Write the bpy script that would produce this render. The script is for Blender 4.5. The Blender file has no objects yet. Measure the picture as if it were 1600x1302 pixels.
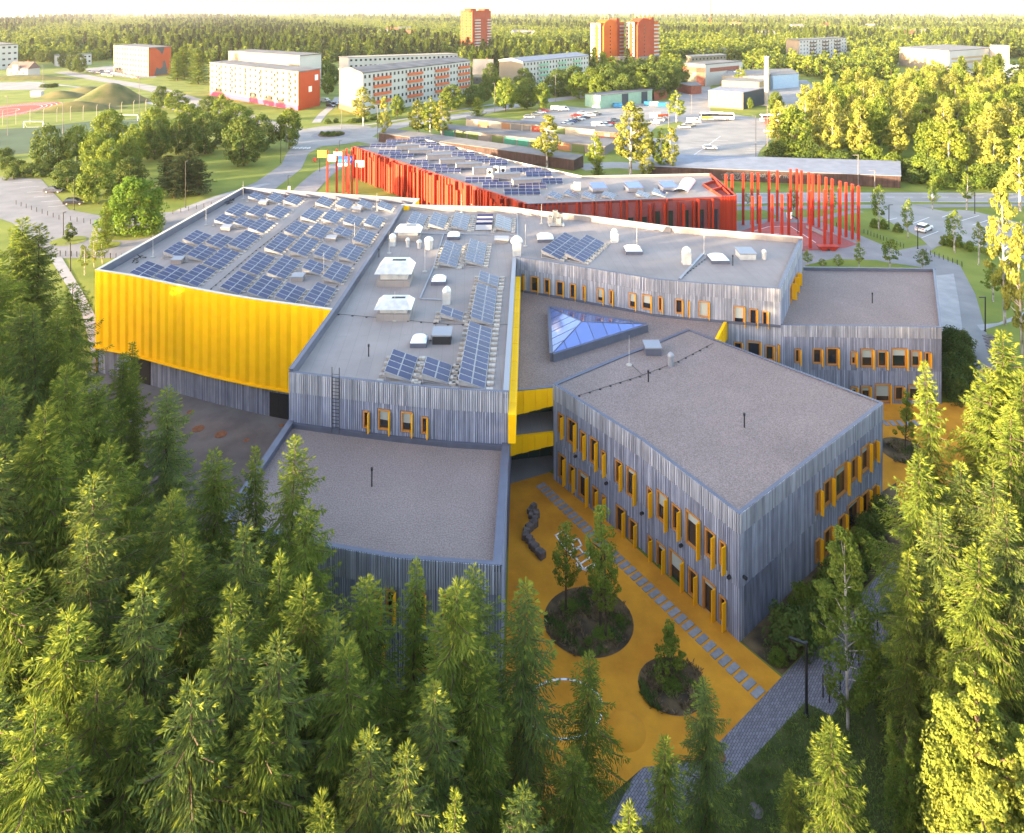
import bpy, math, random
import numpy as np
from mathutils import Vector
R = math.radians
HAZE = 0.000045
random.seed(7)
SC = bpy.context.scene
COL = SC.collection
# ------------------------------------------------------------------ camera
F, YH, H = 1060.0, 20.0, 44.0          # focal length and horizon in photo pixels, height in metres
cam = bpy.data.cameras.new('camera')
camo = bpy.data.objects.new('camera', cam)
COL.objects.link(camo)
camo.location = (0, 0, H)
camo.rotation_euler = (R(90), 0, 0)
cam.sensor_width = 36.0
cam.lens = 36.0 * F / 1600.0
cam.shift_y = -(651.0 - YH) / 1600.0
cam.clip_start = 0.5
cam.clip_end = 90000
SC.camera = camo
# ------------------------------------------------------------------ light
SUN_AZ = R(244)      # direction towards the sun, clockwise from +Y
SUN_EL = R(6)
world = bpy.data.worlds.new('World')
SC.world = world
world.use_nodes = True
wn = world.node_tree
bg = wn.nodes['Background']
sky = wn.nodes.new('ShaderNodeTexSky')
sky.sky_type = 'NISHITA'
sky.sun_disc = False
sky.sun_elevation = SUN_EL
sky.sun_rotation = SUN_AZ
sky.altitude = 40
sky.air_density = 1.0
sky.dust_density = 1.2
sky.ozone_density = 1.0
gain = wn.nodes.new('ShaderNodeMixRGB')
gain.blend_type = 'MULTIPLY'
gain.inputs[0].default_value = 1.0
gain.inputs[2].default_value = (1.08, 0.965, 0.97, 1)
wn.links.new(sky.outputs[0], gain.inputs[1])
wn.links.new(gain.outputs[0], bg.inputs[0])
bg.inputs[1].default_value = 0.15
sl = bpy.data.lights.new('sun', 'SUN')
sl.energy = 3.4
sl.angle = R(0.6)
sl.color = (1.0, 0.76, 0.44)
so = bpy.data.objects.new('sun', sl)
COL.objects.link(so)
sd = Vector((math.sin(SUN_AZ) * math.cos(SUN_EL), math.cos(SUN_AZ) * math.cos(SUN_EL), math.sin(SUN_EL)))
so.rotation_euler = sd.to_track_quat('Z', 'Y').to_euler()
so.location = (-60, -30, 80)
SC.view_settings.view_transform = 'Standard'
SC.view_settings.look = 'None'
SC.view_settings.exposure = 3.38
SC.view_settings.gamma = 1.0
SC.render.engine = 'CYCLES'
SC.cycles.max_bounces = 9
SC.cycles.diffuse_bounces = 7
SC.cycles.glossy_bounces = 2
SC.cycles.transmission_bounces = 3
SC.cycles.transparent_max_bounces = 4

# ------------------------------------------------------------------ helpers
def P(x, y, z=0.0):
    """point of height z seen at photo pixel (x, y)"""
    d = F * (H - z) / (y - YH)
    return Vector(((x - 800.0) / F * d, d, z))

def mat(name, col, rough=0.85, var=0.0, scale=1.0, col2=None, bump=0.0, bscale=None, metal=0.0, spec=0.3, isl=0.0,
        detail=4.0, stretch=None, objr=0.0, transl=0.0, patch=0.0, pscale=0.12, seam=None):
    m = bpy.data.materials.new(name)
    m.use_nodes = True
    nt = m.node_tree
    b = nt.nodes['Principled BSDF']
    b.inputs['Roughness'].default_value = rough
    b.inputs['Metallic'].default_value = metal
    b.inputs['Specular IOR Level'].default_value = spec
    c = (*col, 1)
    b.inputs['Base Color'].default_value = c
    tc = None
    out = None
    def coord(st):
        t = nt.nodes.new('ShaderNodeTexCoord')
        mp = nt.nodes.new('ShaderNodeMapping')
        nt.links.new(t.outputs['Object'], mp.inputs[0])
        if st: mp.inputs['Scale'].default_value = st
        return mp.outputs[0]
    if col2 is not None or var:
        n = nt.nodes.new('ShaderNodeTexNoise')
        n.inputs['Scale'].default_value = scale
        n.inputs['Detail'].default_value = detail
        nt.links.new(coord(stretch), n.inputs['Vector'])
        r = nt.nodes.new('ShaderNodeValToRGB')
        r.color_ramp.elements[0].position = 0.35
        r.color_ramp.elements[1].position = 0.65
        if col2 is None:
            lo = tuple(v * (1 - var) for v in col); hi = tuple(min(1, v * (1 + var)) for v in col)
        else:
            lo, hi = col, col2
        r.color_ramp.elements[0].color = (*lo, 1)
        r.color_ramp.elements[1].color = (*hi, 1)
        nt.links.new(n.outputs[0], r.inputs[0])
        out = r.outputs[0]
    def bright(src, fac_socket, amt):
        hs = nt.nodes.new('ShaderNodeHueSaturation')
        mr = nt.nodes.new('ShaderNodeMapRange')
        mr.inputs['To Min'].default_value = 1 - amt
        mr.inputs['To Max'].default_value = 1 + amt
        nt.links.new(fac_socket, mr.inputs['Value'])
        nt.links.new(mr.outputs[0], hs.inputs['Value'])
        if src is None: hs.inputs['Color'].default_value = c
        else: nt.links.new(src, hs.inputs['Color'])
        return hs.outputs[0]
    if patch:
        n3 = nt.nodes.new('ShaderNodeTexNoise')
        n3.inputs['Scale'].default_value = pscale
        n3.inputs['Detail'].default_value = 6
        n3.inputs['Roughness'].default_value = 0.65
        nt.links.new(coord(None), n3.inputs['Vector'])
        out = bright(out, n3.outputs[0], patch * 2.2)
    if seam:
        bt_ = nt.nodes.new('ShaderNodeTexBrick')
        bt_.inputs['Scale'].default_value = 1
        bt_.inputs['Brick Width'].default_value = seam[0]
        bt_.inputs['Row Height'].default_value = seam[1]
        bt_.inputs['Mortar Size'].default_value = 0.025
        bt_.inputs['Mortar Smooth'].default_value = 0.4
        bt_.inputs['Color1'].default_value = (1, 1, 1, 1)
        bt_.inputs['Color2'].default_value = (.96, .96, .965, 1)
        bt_.inputs['Mortar'].default_value = (.80, .80, .81, 1)
        mp_ = nt.nodes.new('ShaderNodeMapping')
        tc_ = nt.nodes.new('ShaderNodeTexCoord')
        mp_.inputs['Rotation'].default_value = (0, 0, R(86))
        nt.links.new(tc_.outputs['Object'], mp_.inputs[0])
        nt.links.new(mp_.outputs[0], bt_.inputs[0])
        mm = nt.nodes.new('ShaderNodeMixRGB')
        mm.blend_type = 'MULTIPLY'
        mm.inputs[0].default_value = 1
        nt.links.new(out, mm.inputs[1])
        nt.links.new(bt_.outputs[0], mm.inputs[2])
        out = mm.outputs[0]
    if isl:
        g = nt.nodes.new('ShaderNodeNewGeometry')
        out = bright(out, g.outputs['Random Per Island'], isl)
    if objr:
        oi = nt.nodes.new('ShaderNodeObjectInfo')
        out = bright(out, oi.outputs['Random'], objr)
    if out is not None:
        nt.links.new(out, b.inputs['Base Color'])
    if bump:
        n2 = nt.nodes.new('ShaderNodeTexNoise')
        n2.inputs['Scale'].default_value = bscale or scale * 4
        n2.inputs['Detail'].default_value = 5
        nt.links.new(coord(stretch), n2.inputs['Vector'])
        bp = nt.nodes.new('ShaderNodeBump')
        bp.inputs['Strength'].default_value = bump
        bp.inputs['Distance'].default_value = 0.05
        nt.links.new(n2.outputs[0], bp.inputs['Height'])
        nt.links.new(bp.outputs[0], b.inputs['Normal'])
    if transl:
        tr = nt.nodes.new('ShaderNodeBsdfTranslucent')
        if out is not None: nt.links.new(out, tr.inputs[0])
        else: tr.inputs[0].default_value = c
        mx = nt.nodes.new('ShaderNodeMixShader')
        mx.inputs[0].default_value = transl
        nt.links.new(b.outputs[0], mx.inputs[1])
        nt.links.new(tr.outputs[0], mx.inputs[2])
        nt.links.new(mx.outputs[0], nt.nodes['Material Output'].inputs[0])
    return m

class MB:
    def __init__(s): s.v = []; s.f = []; s.m = []
    def face(s, pts, mi=0):
        n = len(s.v); s.v += [tuple(p) for p in pts]; s.f.append(tuple(range(n, n + len(pts)))); s.m.append(mi)
    def obox(s, o, ux, uy, uz, mi=0):
        o, ux, uy, uz = Vector(o), Vector(ux), Vector(uy), Vector(uz)
        n = len(s.v)
        c = [o, o + ux, o + ux + uy, o + uy]
        s.v += [tuple(p) for p in c] + [tuple(p + uz) for p in c]
        fs = [(0, 3, 2, 1), (4, 5, 6, 7), (0, 1, 5, 4), (1, 2, 6, 5), (2, 3, 7, 6), (3, 0, 4, 7)]
        if ux.cross(uy).dot(uz) < 0: fs = [tuple(reversed(f)) for f in fs]
        s.f += [tuple(i + n for i in f) for f in fs]; s.m += [mi] * 6
    def box(s, c, sz, rz=0.0, mi=0):
        ca, sa = math.cos(rz), math.sin(rz)
        ux = Vector((ca, sa, 0)) * sz[0]; uy = Vector((-sa, ca, 0)) * sz[1]; uz = Vector((0, 0, sz[2]))
        s.obox(Vector(c) - (ux + uy + uz) / 2, ux, uy, uz, mi)
    def prism(s, poly, z0, z1, mi=0, mtop=None):
        n = len(poly)
        if sum(poly[i][0] * poly[(i + 1) % n][1] - poly[(i + 1) % n][0] * poly[i][1] for i in range(n)) < 0: poly = poly[::-1]
        s.face([(p[0], p[1], z1) for p in poly], mi if mtop is None else mtop)
        s.face([(p[0], p[1], z0) for p in reversed(poly)], mi)
        for i in range(n):
            a, b = poly[i], poly[(i + 1) % n]
            s.face([(a[0], a[1], z0), (b[0], b[1], z0), (b[0], b[1], z1), (a[0], a[1], z1)], mi)
    def tube(s, p0, p1, r0, r1=None, n=8, mi=0, cap=True):
        p0, p1 = Vector(p0), Vector(p1)
        r1 = r0 if r1 is None else r1
        d = (p1 - p0).normalized()
        a = d.orthogonal().normalized(); b = d.cross(a)
        k = len(s.v)
        for p, r in ((p0, r0), (p1, r1)):
            for i in range(n):
                t = 2 * math.pi * i / n
                s.v.append(tuple(p + (a * math.cos(t) + b * math.sin(t)) * r))
        for i in range(n):
            j = (i + 1) % n
            s.f.append((k + i, k + j, k + n + j, k + n + i)); s.m.append(mi)
        if cap:
            s.f.append(tuple(k + n + i for i in range(n))); s.m.append(mi)
            s.f.append(tuple(k + n - 1 - i for i in range(n))); s.m.append(mi)
    def path(s, pts, r, n=6, mi=0):
        for a, b in zip(pts, pts[1:]): s.tube(a, b, r, r, n, mi)
    def lathe(s, c, prof, n=12, mi=0):
        k = len(s.v)
        for r, z in prof:
            for i in range(n):
                t = 2 * math.pi * i / n
                s.v.append((c[0] + r * math.cos(t), c[1] + r * math.sin(t), c[2] + z))
        for q in range(len(prof) - 1):
            for i in range(n):
                j = (i + 1) % n
                s.f.append((k + q * n + i, k + q * n + j, k + (q + 1) * n + j, k + (q + 1) * n + i)); s.m.append(mi)
        s.f.append(tuple(k + (len(prof) - 1) * n + i for i in range(n))); s.m.append(mi)
    def mesh(s, name, mats):
        me = bpy.data.meshes.new(name)
        me.from_pydata(s.v, [], s.f)
        for m in (mats if isinstance(mats, (list, tuple)) else [mats]): me.materials.append(m)
        if any(s.m): me.polygons.foreach_set('material_index', s.m)
        return me
    def build(s, name, mats, parent=None, smooth=False, world=False):
        me = s.mesh(name, mats)
        if smooth: me.polygons.foreach_set('use_smooth', [True] * len(me.polygons))
        return link(name, me, parent, world)

def link(name, data, parent=None, world=False):
    o = bpy.data.objects.new(name, data)
    COL.objects.link(o)
    if parent is not None:
        o.parent = parent
        if world and parent.parent is None: o.location = -parent.location
    return o

def thing(name, label, cat, loc=(0, 0, 0), group=None, rz=0.0):
    o = link(name, None)
    o.empty_display_size = 0.3
    o.location = loc; o.rotation_euler.z = rz
    return tag(o, label, cat, group)
def tag(o, label, cat, group=None):
    o['label'] = label; o['category'] = cat
    if group: o['group'] = group
    return o
def struct(o): o['kind'] = 'structure'; return o
def stuff(o): o['kind'] = 'stuff'; return o
def dup(root, loc, rz=0.0, scale=None, label=None, group=None):
    r = root.copy(); COL.objects.link(r)
    r.location = loc; r.rotation_euler.z = rz
    if scale is not None: r.scale = scale
    if label: r['label'] = label
    if group: r['group'] = group
    for ch in root.children:
        c = ch.copy(); COL.objects.link(c); c.parent = r
        for g in ch.children:
            d = g.copy(); COL.objects.link(d); d.parent = c
    return r
ORD = ['first', 'second', 'third', 'fourth', 'fifth', 'sixth', 'seventh', 'eighth', 'ninth', 'tenth', 'eleventh', 'twelfth',
       'thirteenth', 'fourteenth', 'fifteenth', 'sixteenth', 'seventeenth', 'eighteenth', 'nineteenth', 'twentieth']

# ------------------------------------------------------------------ materials
M = {}
M['grass'] = mat('grass', (0.110, 0.150, 0.018), 0.95, scale=0.12, col2=(0.190, 0.215, 0.032), bump=0.6, bscale=6, detail=8)
M['grass_shade_tone'] = mat('shade_toned_grass', (0.045, 0.060, 0.014), 0.95, scale=0.8, col2=(0.085, 0.095, 0.026), bump=1.0, bscale=9, detail=9)  # grass darkened to stand in for tree shade on the near lawn
M['forest_floor'] = mat('forest_floor', (0.035, 0.038, 0.018), 0.95, scale=0.6, col2=(0.06, 0.075, 0.024), bump=0.8, bscale=5)
M['asphalt'] = mat('asphalt', (0.18, 0.18, 0.19), 0.9, scale=0.25, col2=(0.235, 0.23, 0.235), bump=0.2, bscale=30, detail=8)
M['asphalt2'] = mat('asphalt_light', (0.22, 0.215, 0.21), 0.9, scale=0.15, col2=(0.29, 0.28, 0.27), bump=0.2, bscale=30, detail=8)
M['concrete'] = mat('concrete', (0.26, 0.26, 0.27), 0.9, scale=0.5, col2=(0.33, 0.325, 0.33), bump=0.1, bscale=20)
M['white'] = mat('white_paint', (0.78, 0.78, 0.76), 0.6, var=0.06, scale=2)
M['linepaint'] = mat('line_paint', (0.6, 0.6, 0.6), 0.7, var=0.1, scale=3)
M['orange'] = mat('orange_rubber', (0.48, 0.190, 0.012), 0.95, scale=0.28, col2=(0.63, 0.275, 0.018), bump=0.3, bscale=40, detail=12, patch=.16, pscale=.5)
M['soil'] = mat('soil', (0.040, 0.030, 0.020), 0.95, scale=0.7, col2=(0.150, 0.100, 0.050), bump=1.0, bscale=9, detail=12)
M['paver'] = mat('grey_paver', (0.235, 0.225, 0.235), 0.9, var=0.12, scale=3, objr=0.12)
M['membrane'] = mat('roof_membrane', (0.222, 0.200, 0.196), 0.8, scale=0.18, col2=(0.260, 0.236, 0.227), bump=0.06, bscale=12, detail=9, patch=.12, pscale=.22, seam=(9.0, 1.05))
M['gravel'] = mat('gravel_roof', (0.150, 0.116, 0.108), 0.95, scale=11, col2=(0.270, 0.216, 0.202), bump=0.35, bscale=16, detail=3, patch=.12, pscale=.16)
M['coping'] = mat('coping_metal', (0.115, 0.125, 0.170), 0.5, var=0.08, scale=1.0, metal=0.3)
M['pale_coping'] = mat('pale_coping', (0.50, 0.47, 0.40), 0.6, var=0.05)
M['wood'] = mat('weathered_wood', (0.240, 0.258, 0.342), 0.9, scale=3.5, col2=(0.360, 0.378, 0.462), stretch=(1, 1, 0.12), isl=0.3, detail=6, patch=.14, pscale=.4)
M['wood_pale'] = mat('silvered_wood', (0.320, 0.332, 0.390), 0.9, scale=3.5, col2=(0.430, 0.440, 0.490), stretch=(1, 1, 0.15), isl=0.28, detail=6, patch=.1, pscale=.4)
M['wood_back'] = mat('wood_backing', (0.150, 0.166, 0.232), 0.95, var=0.3, scale=3, stretch=(1, 1, 0.15))
M['wood_back_pale'] = mat('wood_backing_pale', (0.225, 0.236, 0.285), 0.95, var=0.25, scale=3, stretch=(1, 1, 0.15))
M['yellow'] = mat('yellow_sheet', (1.0, 0.53, 0.002), 0.6, var=0.05, scale=0.8, spec=0.15, objr=0.05)
M['yellow_fin'] = mat('yellow_fin', (0.88, 0.43, 0.003), 0.5, objr=0.05)
M['frame'] = mat('orange_wood_frame', (0.50, 0.22, 0.05), 0.6, var=0.1, scale=3)
M['glass'] = mat('dark_glass', (0.018, 0.022, 0.03), 0.06, spec=0.8)
M['room'] = mat('room_dark', (0.03, 0.028, 0.027), 0.9)
M['blind'] = mat('pale_blind', (0.42, 0.46, 0.42), 0.8, objr=0.12)
M['dark'] = mat('dark_metal', (0.022, 0.023, 0.027), 0.5)
M['black'] = mat('black_rubber', (0.012, 0.012, 0.013), 0.7)
M['steel'] = mat('galvanised_steel', (0.55, 0.55, 0.54), 0.42, var=0.12, scale=1.5, metal=0.35)
M['greybox'] = mat('grey_sheet', (0.26, 0.28, 0.32), 0.5, metal=0.3)
M['cell'] = mat('solar_cell', (0.026, 0.030, 0.085), 0.16, spec=0.22, objr=0.15)
M['alu'] = mat('aluminium', (0.36, 0.36, 0.37), 0.5, metal=0.3)
M['ballast'] = mat('ballast_block', (0.36, 0.34, 0.31), 0.9, isl=0.15)
M['acryl'] = mat('acrylic_dome', (0.62, 0.68, 0.74), 0.15, spec=0.7)
M['skyglass'] = mat('skylight_glass', (0.14, 0.20, 0.47), 0.09, metal=0.4, spec=1.0, objr=0.12)
M['red'] = mat('red_fin', (0.31, 0.027, 0.009), 0.6, objr=0.22)
M['red_dark'] = mat('red_cladding', (0.17, 0.022, 0.016), 0.75, var=0.12, scale=2, stretch=(1, 1, 0.2))
M['red_pink'] = mat('faded_red_cladding', (0.27, 0.075, 0.075), 0.8, var=0.1, scale=2)
M['redpole'] = mat('red_pole_paint', (0.38, 0.028, 0.014), 0.5, objr=0.12)
M['court'] = mat('court_red', (0.36, 0.10, 0.085), 0.9, var=0.12, scale=0.6)
M['track'] = mat('track_red', (0.38, 0.07, 0.05), 0.9, var=0.1, scale=0.3)
M['brown'] = mat('brown_boards', (0.075, 0.045, 0.04), 0.85, isl=0.2, var=0.15, scale=1)
M['bark'] = mat('spruce_bark', (0.09, 0.062, 0.048), 0.95, var=0.3, scale=3, bump=0.6)
M['birch'] = mat('birch_bark', (0.12, 0.10, 0.09), 0.8, scale=1.6, col2=(0.62, 0.57, 0.52), stretch=(1, 1, 0.6))
M['rust'] = mat('rusty_iron', (0.20, 0.085, 0.045), 0.8, var=0.2, scale=4)
M['rock'] = mat('grey_block_stone', (0.14, 0.115, 0.11), 0.9, var=0.25, scale=3, bump=0.6, objr=0.15)
def leafmat(name, a, b, tr=0.3, sc=0.35, isl=0.32):
    m = mat(name, a, 0.75, scale=sc, col2=b, isl=isl, objr=0.14, transl=tr, spec=0.12, detail=2)
    return m
M['spruce'] = leafmat('spruce_needles', (0.104, 0.156, 0.026), (0.182, 0.238, 0.040), 0.4, 0.5, .2)
M['spruce_new'] = leafmat('spruce_new_shoots', (0.20, 0.250, 0.034), (0.30, 0.330, 0.050), 0.4, 0.5, .2)
M['spruce2'] = leafmat('spruce_needles_grey', (0.108, 0.162, 0.042), (0.186, 0.240, 0.062), 0.4, 0.5, .2)
M['leaf_dark'] = leafmat('leaf_dark', (0.054, 0.092, 0.020), (0.110, 0.148, 0.030), 0.3, .35, .22)
M['leaf'] = leafmat('leaf_green', (0.088, 0.140, 0.020), (0.175, 0.220, 0.032), 0.35, .35, .22)
M['leaf_light'] = leafmat('leaf_light', (0.145, 0.200, 0.026), (0.24, 0.275, 0.040), 0.4, .35, .22)
M['leaf_fresh'] = leafmat('fresh_leaf', (0.085, 0.175, 0.018), (0.165, 0.265, 0.032), 0.4, .35, .2)
M['leaf_birch'] = leafmat('birch_leaf', (0.20, 0.222, 0.040), (0.31, 0.31, 0.066), 0.4, .35, .22)
M['leaf_yellow'] = leafmat('young_yellow_leaf', (0.155, 0.205, 0.030), (0.255, 0.285, 0.048), 0.4, .6, .22)
M['pine'] = leafmat('pine_needles', (0.040, 0.065, 0.026), (0.075, 0.095, 0.034), 0.2)
# ------------------------------------------------------------------ ground
def sheet(name, pts, z, m, kind='structure'):
    mb = MB()
    n = len(pts)
    if sum(pts[i][0] * pts[(i + 1) % n][1] - pts[(i + 1) % n][0] * pts[i][1] for i in range(n)) < 0: pts = pts[::-1]
    mb.face([(p[0], p[1], z) for p in pts])
    o = mb.build(name, m)
    o['kind'] = kind
    return o
def psheet(name, px, z, m): return sheet(name, [P(x, y) for x, y in px], z, m)
def ellipse(cx, cy, rx, ry, n=40):
    """ground ellipse given by its centre pixel and half sizes in pixels"""
    c = P(cx, cy); a = abs(P(cx + rx, cy).x - c.x); b = abs(P(cx, cy - ry).y - P(cx, cy + ry).y) / 2
    cyw = (P(cx, cy - ry).y + P(cx, cy + ry).y) / 2
    return [(c.x + a * math.cos(2 * math.pi * i / n), cyw + b * math.sin(2 * math.pi * i / n)) for i in range(n)]
def ribbon(name, px, w, z, m, world=False):
    pts = [Vector((p[0], p[1])) if world else Vector(P(*p)[:2]) for p in px]
    # smooth by Catmull-Rom
    out = []
    for i in range(len(pts) - 1):
        p0 = pts[max(i - 1, 0)]; p1 = pts[i]; p2 = pts[i + 1]; p3 = pts[min(i + 2, len(pts) - 1)]
        for k in range(6):
            t = k / 6
            out.append(0.5 * ((2 * p1) + (p2 - p0) * t + (2 * p0 - 5 * p1 + 4 * p2 - p3) * t * t + (3 * p1 - p0 - 3 * p2 + p3) * t ** 3))
    out.append(pts[-1])
    mb = MB(); L = []; Rr = []
    for i, p in enumerate(out):
        d = (out[min(i + 1, len(out) - 1)] - out[max(i - 1, 0)]).normalized()
        nrm = Vector((-d.y, d.x)) * w / 2
        L.append(p + nrm); Rr.append(p - nrm)
    for i in range(len(out) - 1):
        mb.face([(*Rr[i], z), (*Rr[i + 1], z), (*L[i + 1], z), (*L[i], z)])
    o = mb.build(name, m); o['kind'] = 'structure'
    return o

# the base ground: a large sheet, out to the horizon
g = MB()
ys = [-200, 30, 80, 200, 500, 1200, 3000, 9000, 40000]
xs = [-40000, -8000, -2000, -600, -200, -60, 0, 60, 200, 600, 2000, 8000, 40000]
for j in range(len(ys) - 1):
    for i in range(len(xs) - 1):
        g.face([(xs[i], ys[j], 0), (xs[i + 1], ys[j], 0), (xs[i + 1], ys[j + 1], 0), (xs[i], ys[j + 1], 0)])
struct(g.build('ground', M['grass']))
# bare needle floor of the wood
sheet('forest_floor', [(-95, 5), (20, 5), (20, 36), (2, 41), (-18, 44), (-24, 52), (-46, 60), (-60, 90), (-95, 90)], 0.004, M['forest_floor'])
sheet('forest_floor', [(26, 20), (70, 20), (70, 56), (48, 56), (30, 44), (24, 38)], 0.006, M['forest_floor'])

# paved square west of the hall
psheet('pavement', [(-60, 275), (0, 277), (64, 280), (108, 328), (156, 337), (215, 336), (271, 331), (345, 308), (400, 285), (440, 257), (447, 241),
                    (462, 224), (497, 231), (481, 241), (471, 264), (432, 294), (360, 345), (230, 398), (188, 404), (97, 404), (75, 400), (20, 349), (0, 342), (-60, 340)], 0.03, M['asphalt'])
psheet('path', [(75, 399), (97, 403), (128, 455), (152, 500), (175, 580), (150, 580), (128, 490), (106, 450)], 0.05, M['concrete'])
for i in range(6):
    x = 40 + i * 11
    a, b = P(x + 10, 284 + i * 7.5), P(x - 20, 286 + i * 7.5)
    mb = MB(); d = Vector((0, .12, 0))
    mb.face([(a.x, a.y, .04), (a.x, a.y + .15, .04), (b.x, b.y + .15, .04), (b.x, b.y, .04)][::-1]); struct(mb.build('road_marking', M['linepaint']))
sheet('lawn', ellipse(107, 377, 26, 7.5), 0.06, M['grass'])
sheet('lawn', ellipse(163, 384, 23, 6.5), 0.06, M['grass'])
sheet('lawn', ellipse(205, 366, 42, 10), 0.06, M['grass'])
# streets and the roundabout
sheet('road', ellipse(518, 212, 68, 17), 0.07, M['asphalt2'])
ribbon('road', [(95, 112), (150, 123), (235, 138), (330, 168), (420, 196), (470, 208)], 11, 0.05, M['asphalt2'])
ribbon('road', [(565, 208), (640, 193), (700, 185), (770, 172), (830, 161), (900, 152), (960, 143)], 10, 0.055, M['asphalt2'])
ribbon('road', [(470, 232), (500, 224)], 9, 0.06, M['asphalt2'])
ribbon('road', [(560, 216), (620, 226), (690, 232)], 9, 0.045, M['asphalt2'])
ribbon('path', [(494, 192), (505, 178), (520, 165), (528, 152)], 3.5, 0.05, M['concrete'])
ribbon('path', [(480, 202), (560, 197), (640, 185), (720, 172), (800, 158)], 2.5, 0.035, M['concrete'])
ribbon('path', [(40, 128), (110, 135), (165, 142), (230, 160), (300, 178)], 3, 0.045, M['concrete'])
ribbon('path', [(470, 305), (495, 280), (520, 262), (560, 250)], 6, 0.05, M['asphalt'])
ribbon('path', [(280, 330), (350, 305), (420, 287)], 2, 0.055, M['concrete'])
isl = sheet('traffic_island', ellipse(518, 211, 30, 7), 0.12, M['asphalt'])
sheet('flower_bed', ellipse(518, 210.5, 20, 5), 0.16, M['soil'])
for i in range(9):
    p = P(459 + i * 3.1, 231.5 + (i % 2) * .6); mb = MB(); mb.box((p.x, p.y, 0.085), (0.5, 2.6, 0.01), R(10)); struct(mb.build('road_marking', M['linepaint']))
# car parks
psheet('car_park', [(812, 188), (845, 172), (880, 166), (915, 169), (1020, 158), (1075, 160), (1105, 173), (1195, 186), (1240, 192), (1215, 208), (1188, 235), (1175, 262), (1000, 262), (985, 244), (970, 226), (935, 207)], 0.03, M['asphalt2'])
psheet('car_park', [(130, 108), (175, 103), (235, 112), (245, 121), (205, 122), (150, 116)], 0.04, M['asphalt2'])
psheet('lawn', [(1026, 198), (1060, 190), (1068, 192), (1050, 204), (1030, 215), (1000, 222)], 0.05, M['grass'])
psheet('yard', [(1050, 138), (1110, 135), (1110, 175), (1060, 160)], 0.02, M['asphalt2'])
psheet('yard', [(1160, 128), (1260, 125), (1290, 150), (1240, 175), (1190, 165)], 0.02, M['asphalt2'])
psheet('yard', [(1420, 108), (1600, 112), (1600, 128), (1450, 122)], 0.02, M['asphalt2'])
psheet('road', [(1220, 90), (1340, 88), (1330, 100), (1235, 110)], 0.02, M['asphalt'])
ribbon('road', [(905, 262), (960, 258), (1010, 262)], 8, 0.02, M['asphalt2'])
def lines(name, segs, w, z, m=None):
    for a, b in segs:
        a, b = P(*a), P(*b); d = (b - a); nrm = Vector((-d.y, d.x, 0)).normalized() * w / 2
        mb = MB(); zz = Vector((0, 0, z))
        mb.face([a - nrm + zz, b - nrm + zz, b + nrm + zz, a + nrm + zz]); struct(mb.build(name, m or M['linepaint']))
lines('road_marking', [((1075, 249), (1126, 213))], .2, .045)
lines('road_marking', [((1068 + i * 2.5, 242 - i * 3.8), (1092 + i * 2.5, 242.5 - i * 3.8)) for i in range(7)], .14, .045)
lines('road_marking', [((1098 + i * 2.5, 242.5 - i * 3.8), (1122 + i * 2.5, 243 - i * 3.8)) for i in range(7)], .14, .045)
lines('road_marking', [((1158 + i * 3, 247 - i * 3.8), (1178 + i * 3, 247 - i * 3.8)) for i in range(8)], .14, .045)
# street and car park to the east
psheet('road', [(1150, 302), (1250, 301), (1420, 301), (1700, 303), (1700, 318), (1420, 316), (1250, 317), (1150, 320)], 0.03, M['asphalt2'])
lines('road_marking', [((1160 + i * 28, 308.5), (1174 + i * 28, 308.5)) for i in range(16)], .16, .045)
lines('road_marking', [((1150, 303), (1600, 303.5)), ((1150, 317), (1360, 315.5)), ((1425, 315.5), (1600, 316))], .16, .045)
psheet('path', [(1150, 323), (1370, 320), (1600, 319), (1600, 323), (1430, 325), (1150, 329)], 0.03, M['asphalt'])
psheet('car_park', [(1366, 316), (1420, 316), (1432, 322), (1480, 331), (1498, 328), (1520, 330), (1600, 350), (1600, 405), (1560, 392), (1500, 378), (1455, 388), (1438, 372), (1395, 350), (1372, 335)], 0.035, M['asphalt2'])
lines('road_marking', [((1472, 340), (1492, 332)), ((1500, 346), (1530, 337)), ((1520, 352), (1552, 342)), ((1420, 352), (1452, 340)), ((1440, 372), (1466, 362)), ((1385, 345), (1402, 341))], .16, .05)
psheet('path', [(1560, 505), (1526, 508), (1533, 517), (1600, 497), (1660, 480), (1660, 470), (1600, 488)], 0.03, M['concrete'])
# plaza with the court
psheet('plaza', [(1140, 352), (1150, 346), (1230, 340), (1262, 340), (1330, 362), (1400, 392), (1440, 384), (1475, 378), (1452, 394), (1500, 415), (1524, 460), (1560, 585), (1560, 640), (1500, 640),
                 (1472, 530), (1462, 430), (1440, 418), (1400, 412), (1330, 418), (1255, 420), (1130, 400)], 0.02, M['asphalt'])
psheet('plaza', [(1458, 432), (1490, 428), (1498, 470), (1505, 524), (1472, 530)], 0.05, M['concrete'])
ribbon('path', [(1192, 322), (1215, 332), (1240, 345)], 3.5, 0.025, M['asphalt'])
ribbon('path', [(1270, 345), (1320, 333), (1345, 330)], 2, 0.025, M['asphalt'])
psheet('lawn', [(1258, 415), (1300, 405), (1370, 407), (1400, 413), (1370, 425), (1258, 428)], 0.04, M['grass'])
ct = [(1150, 372), (1205, 350), (1250, 352), (1290, 378), (1310, 392), (1240, 392), (1215, 388), (1150, 392)]
psheet('sports_court', [(1145, 366), (1200, 347), (1262, 349), (1340, 382), (1320, 388), (1266, 392), (1150, 400)], 0.04, M['red_pink'])
psheet('sports_court', [(1150, 370), (1200, 355), (1235, 354), (1275, 380), (1265, 384), (1150, 396)], 0.06, M['court'])
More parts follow.
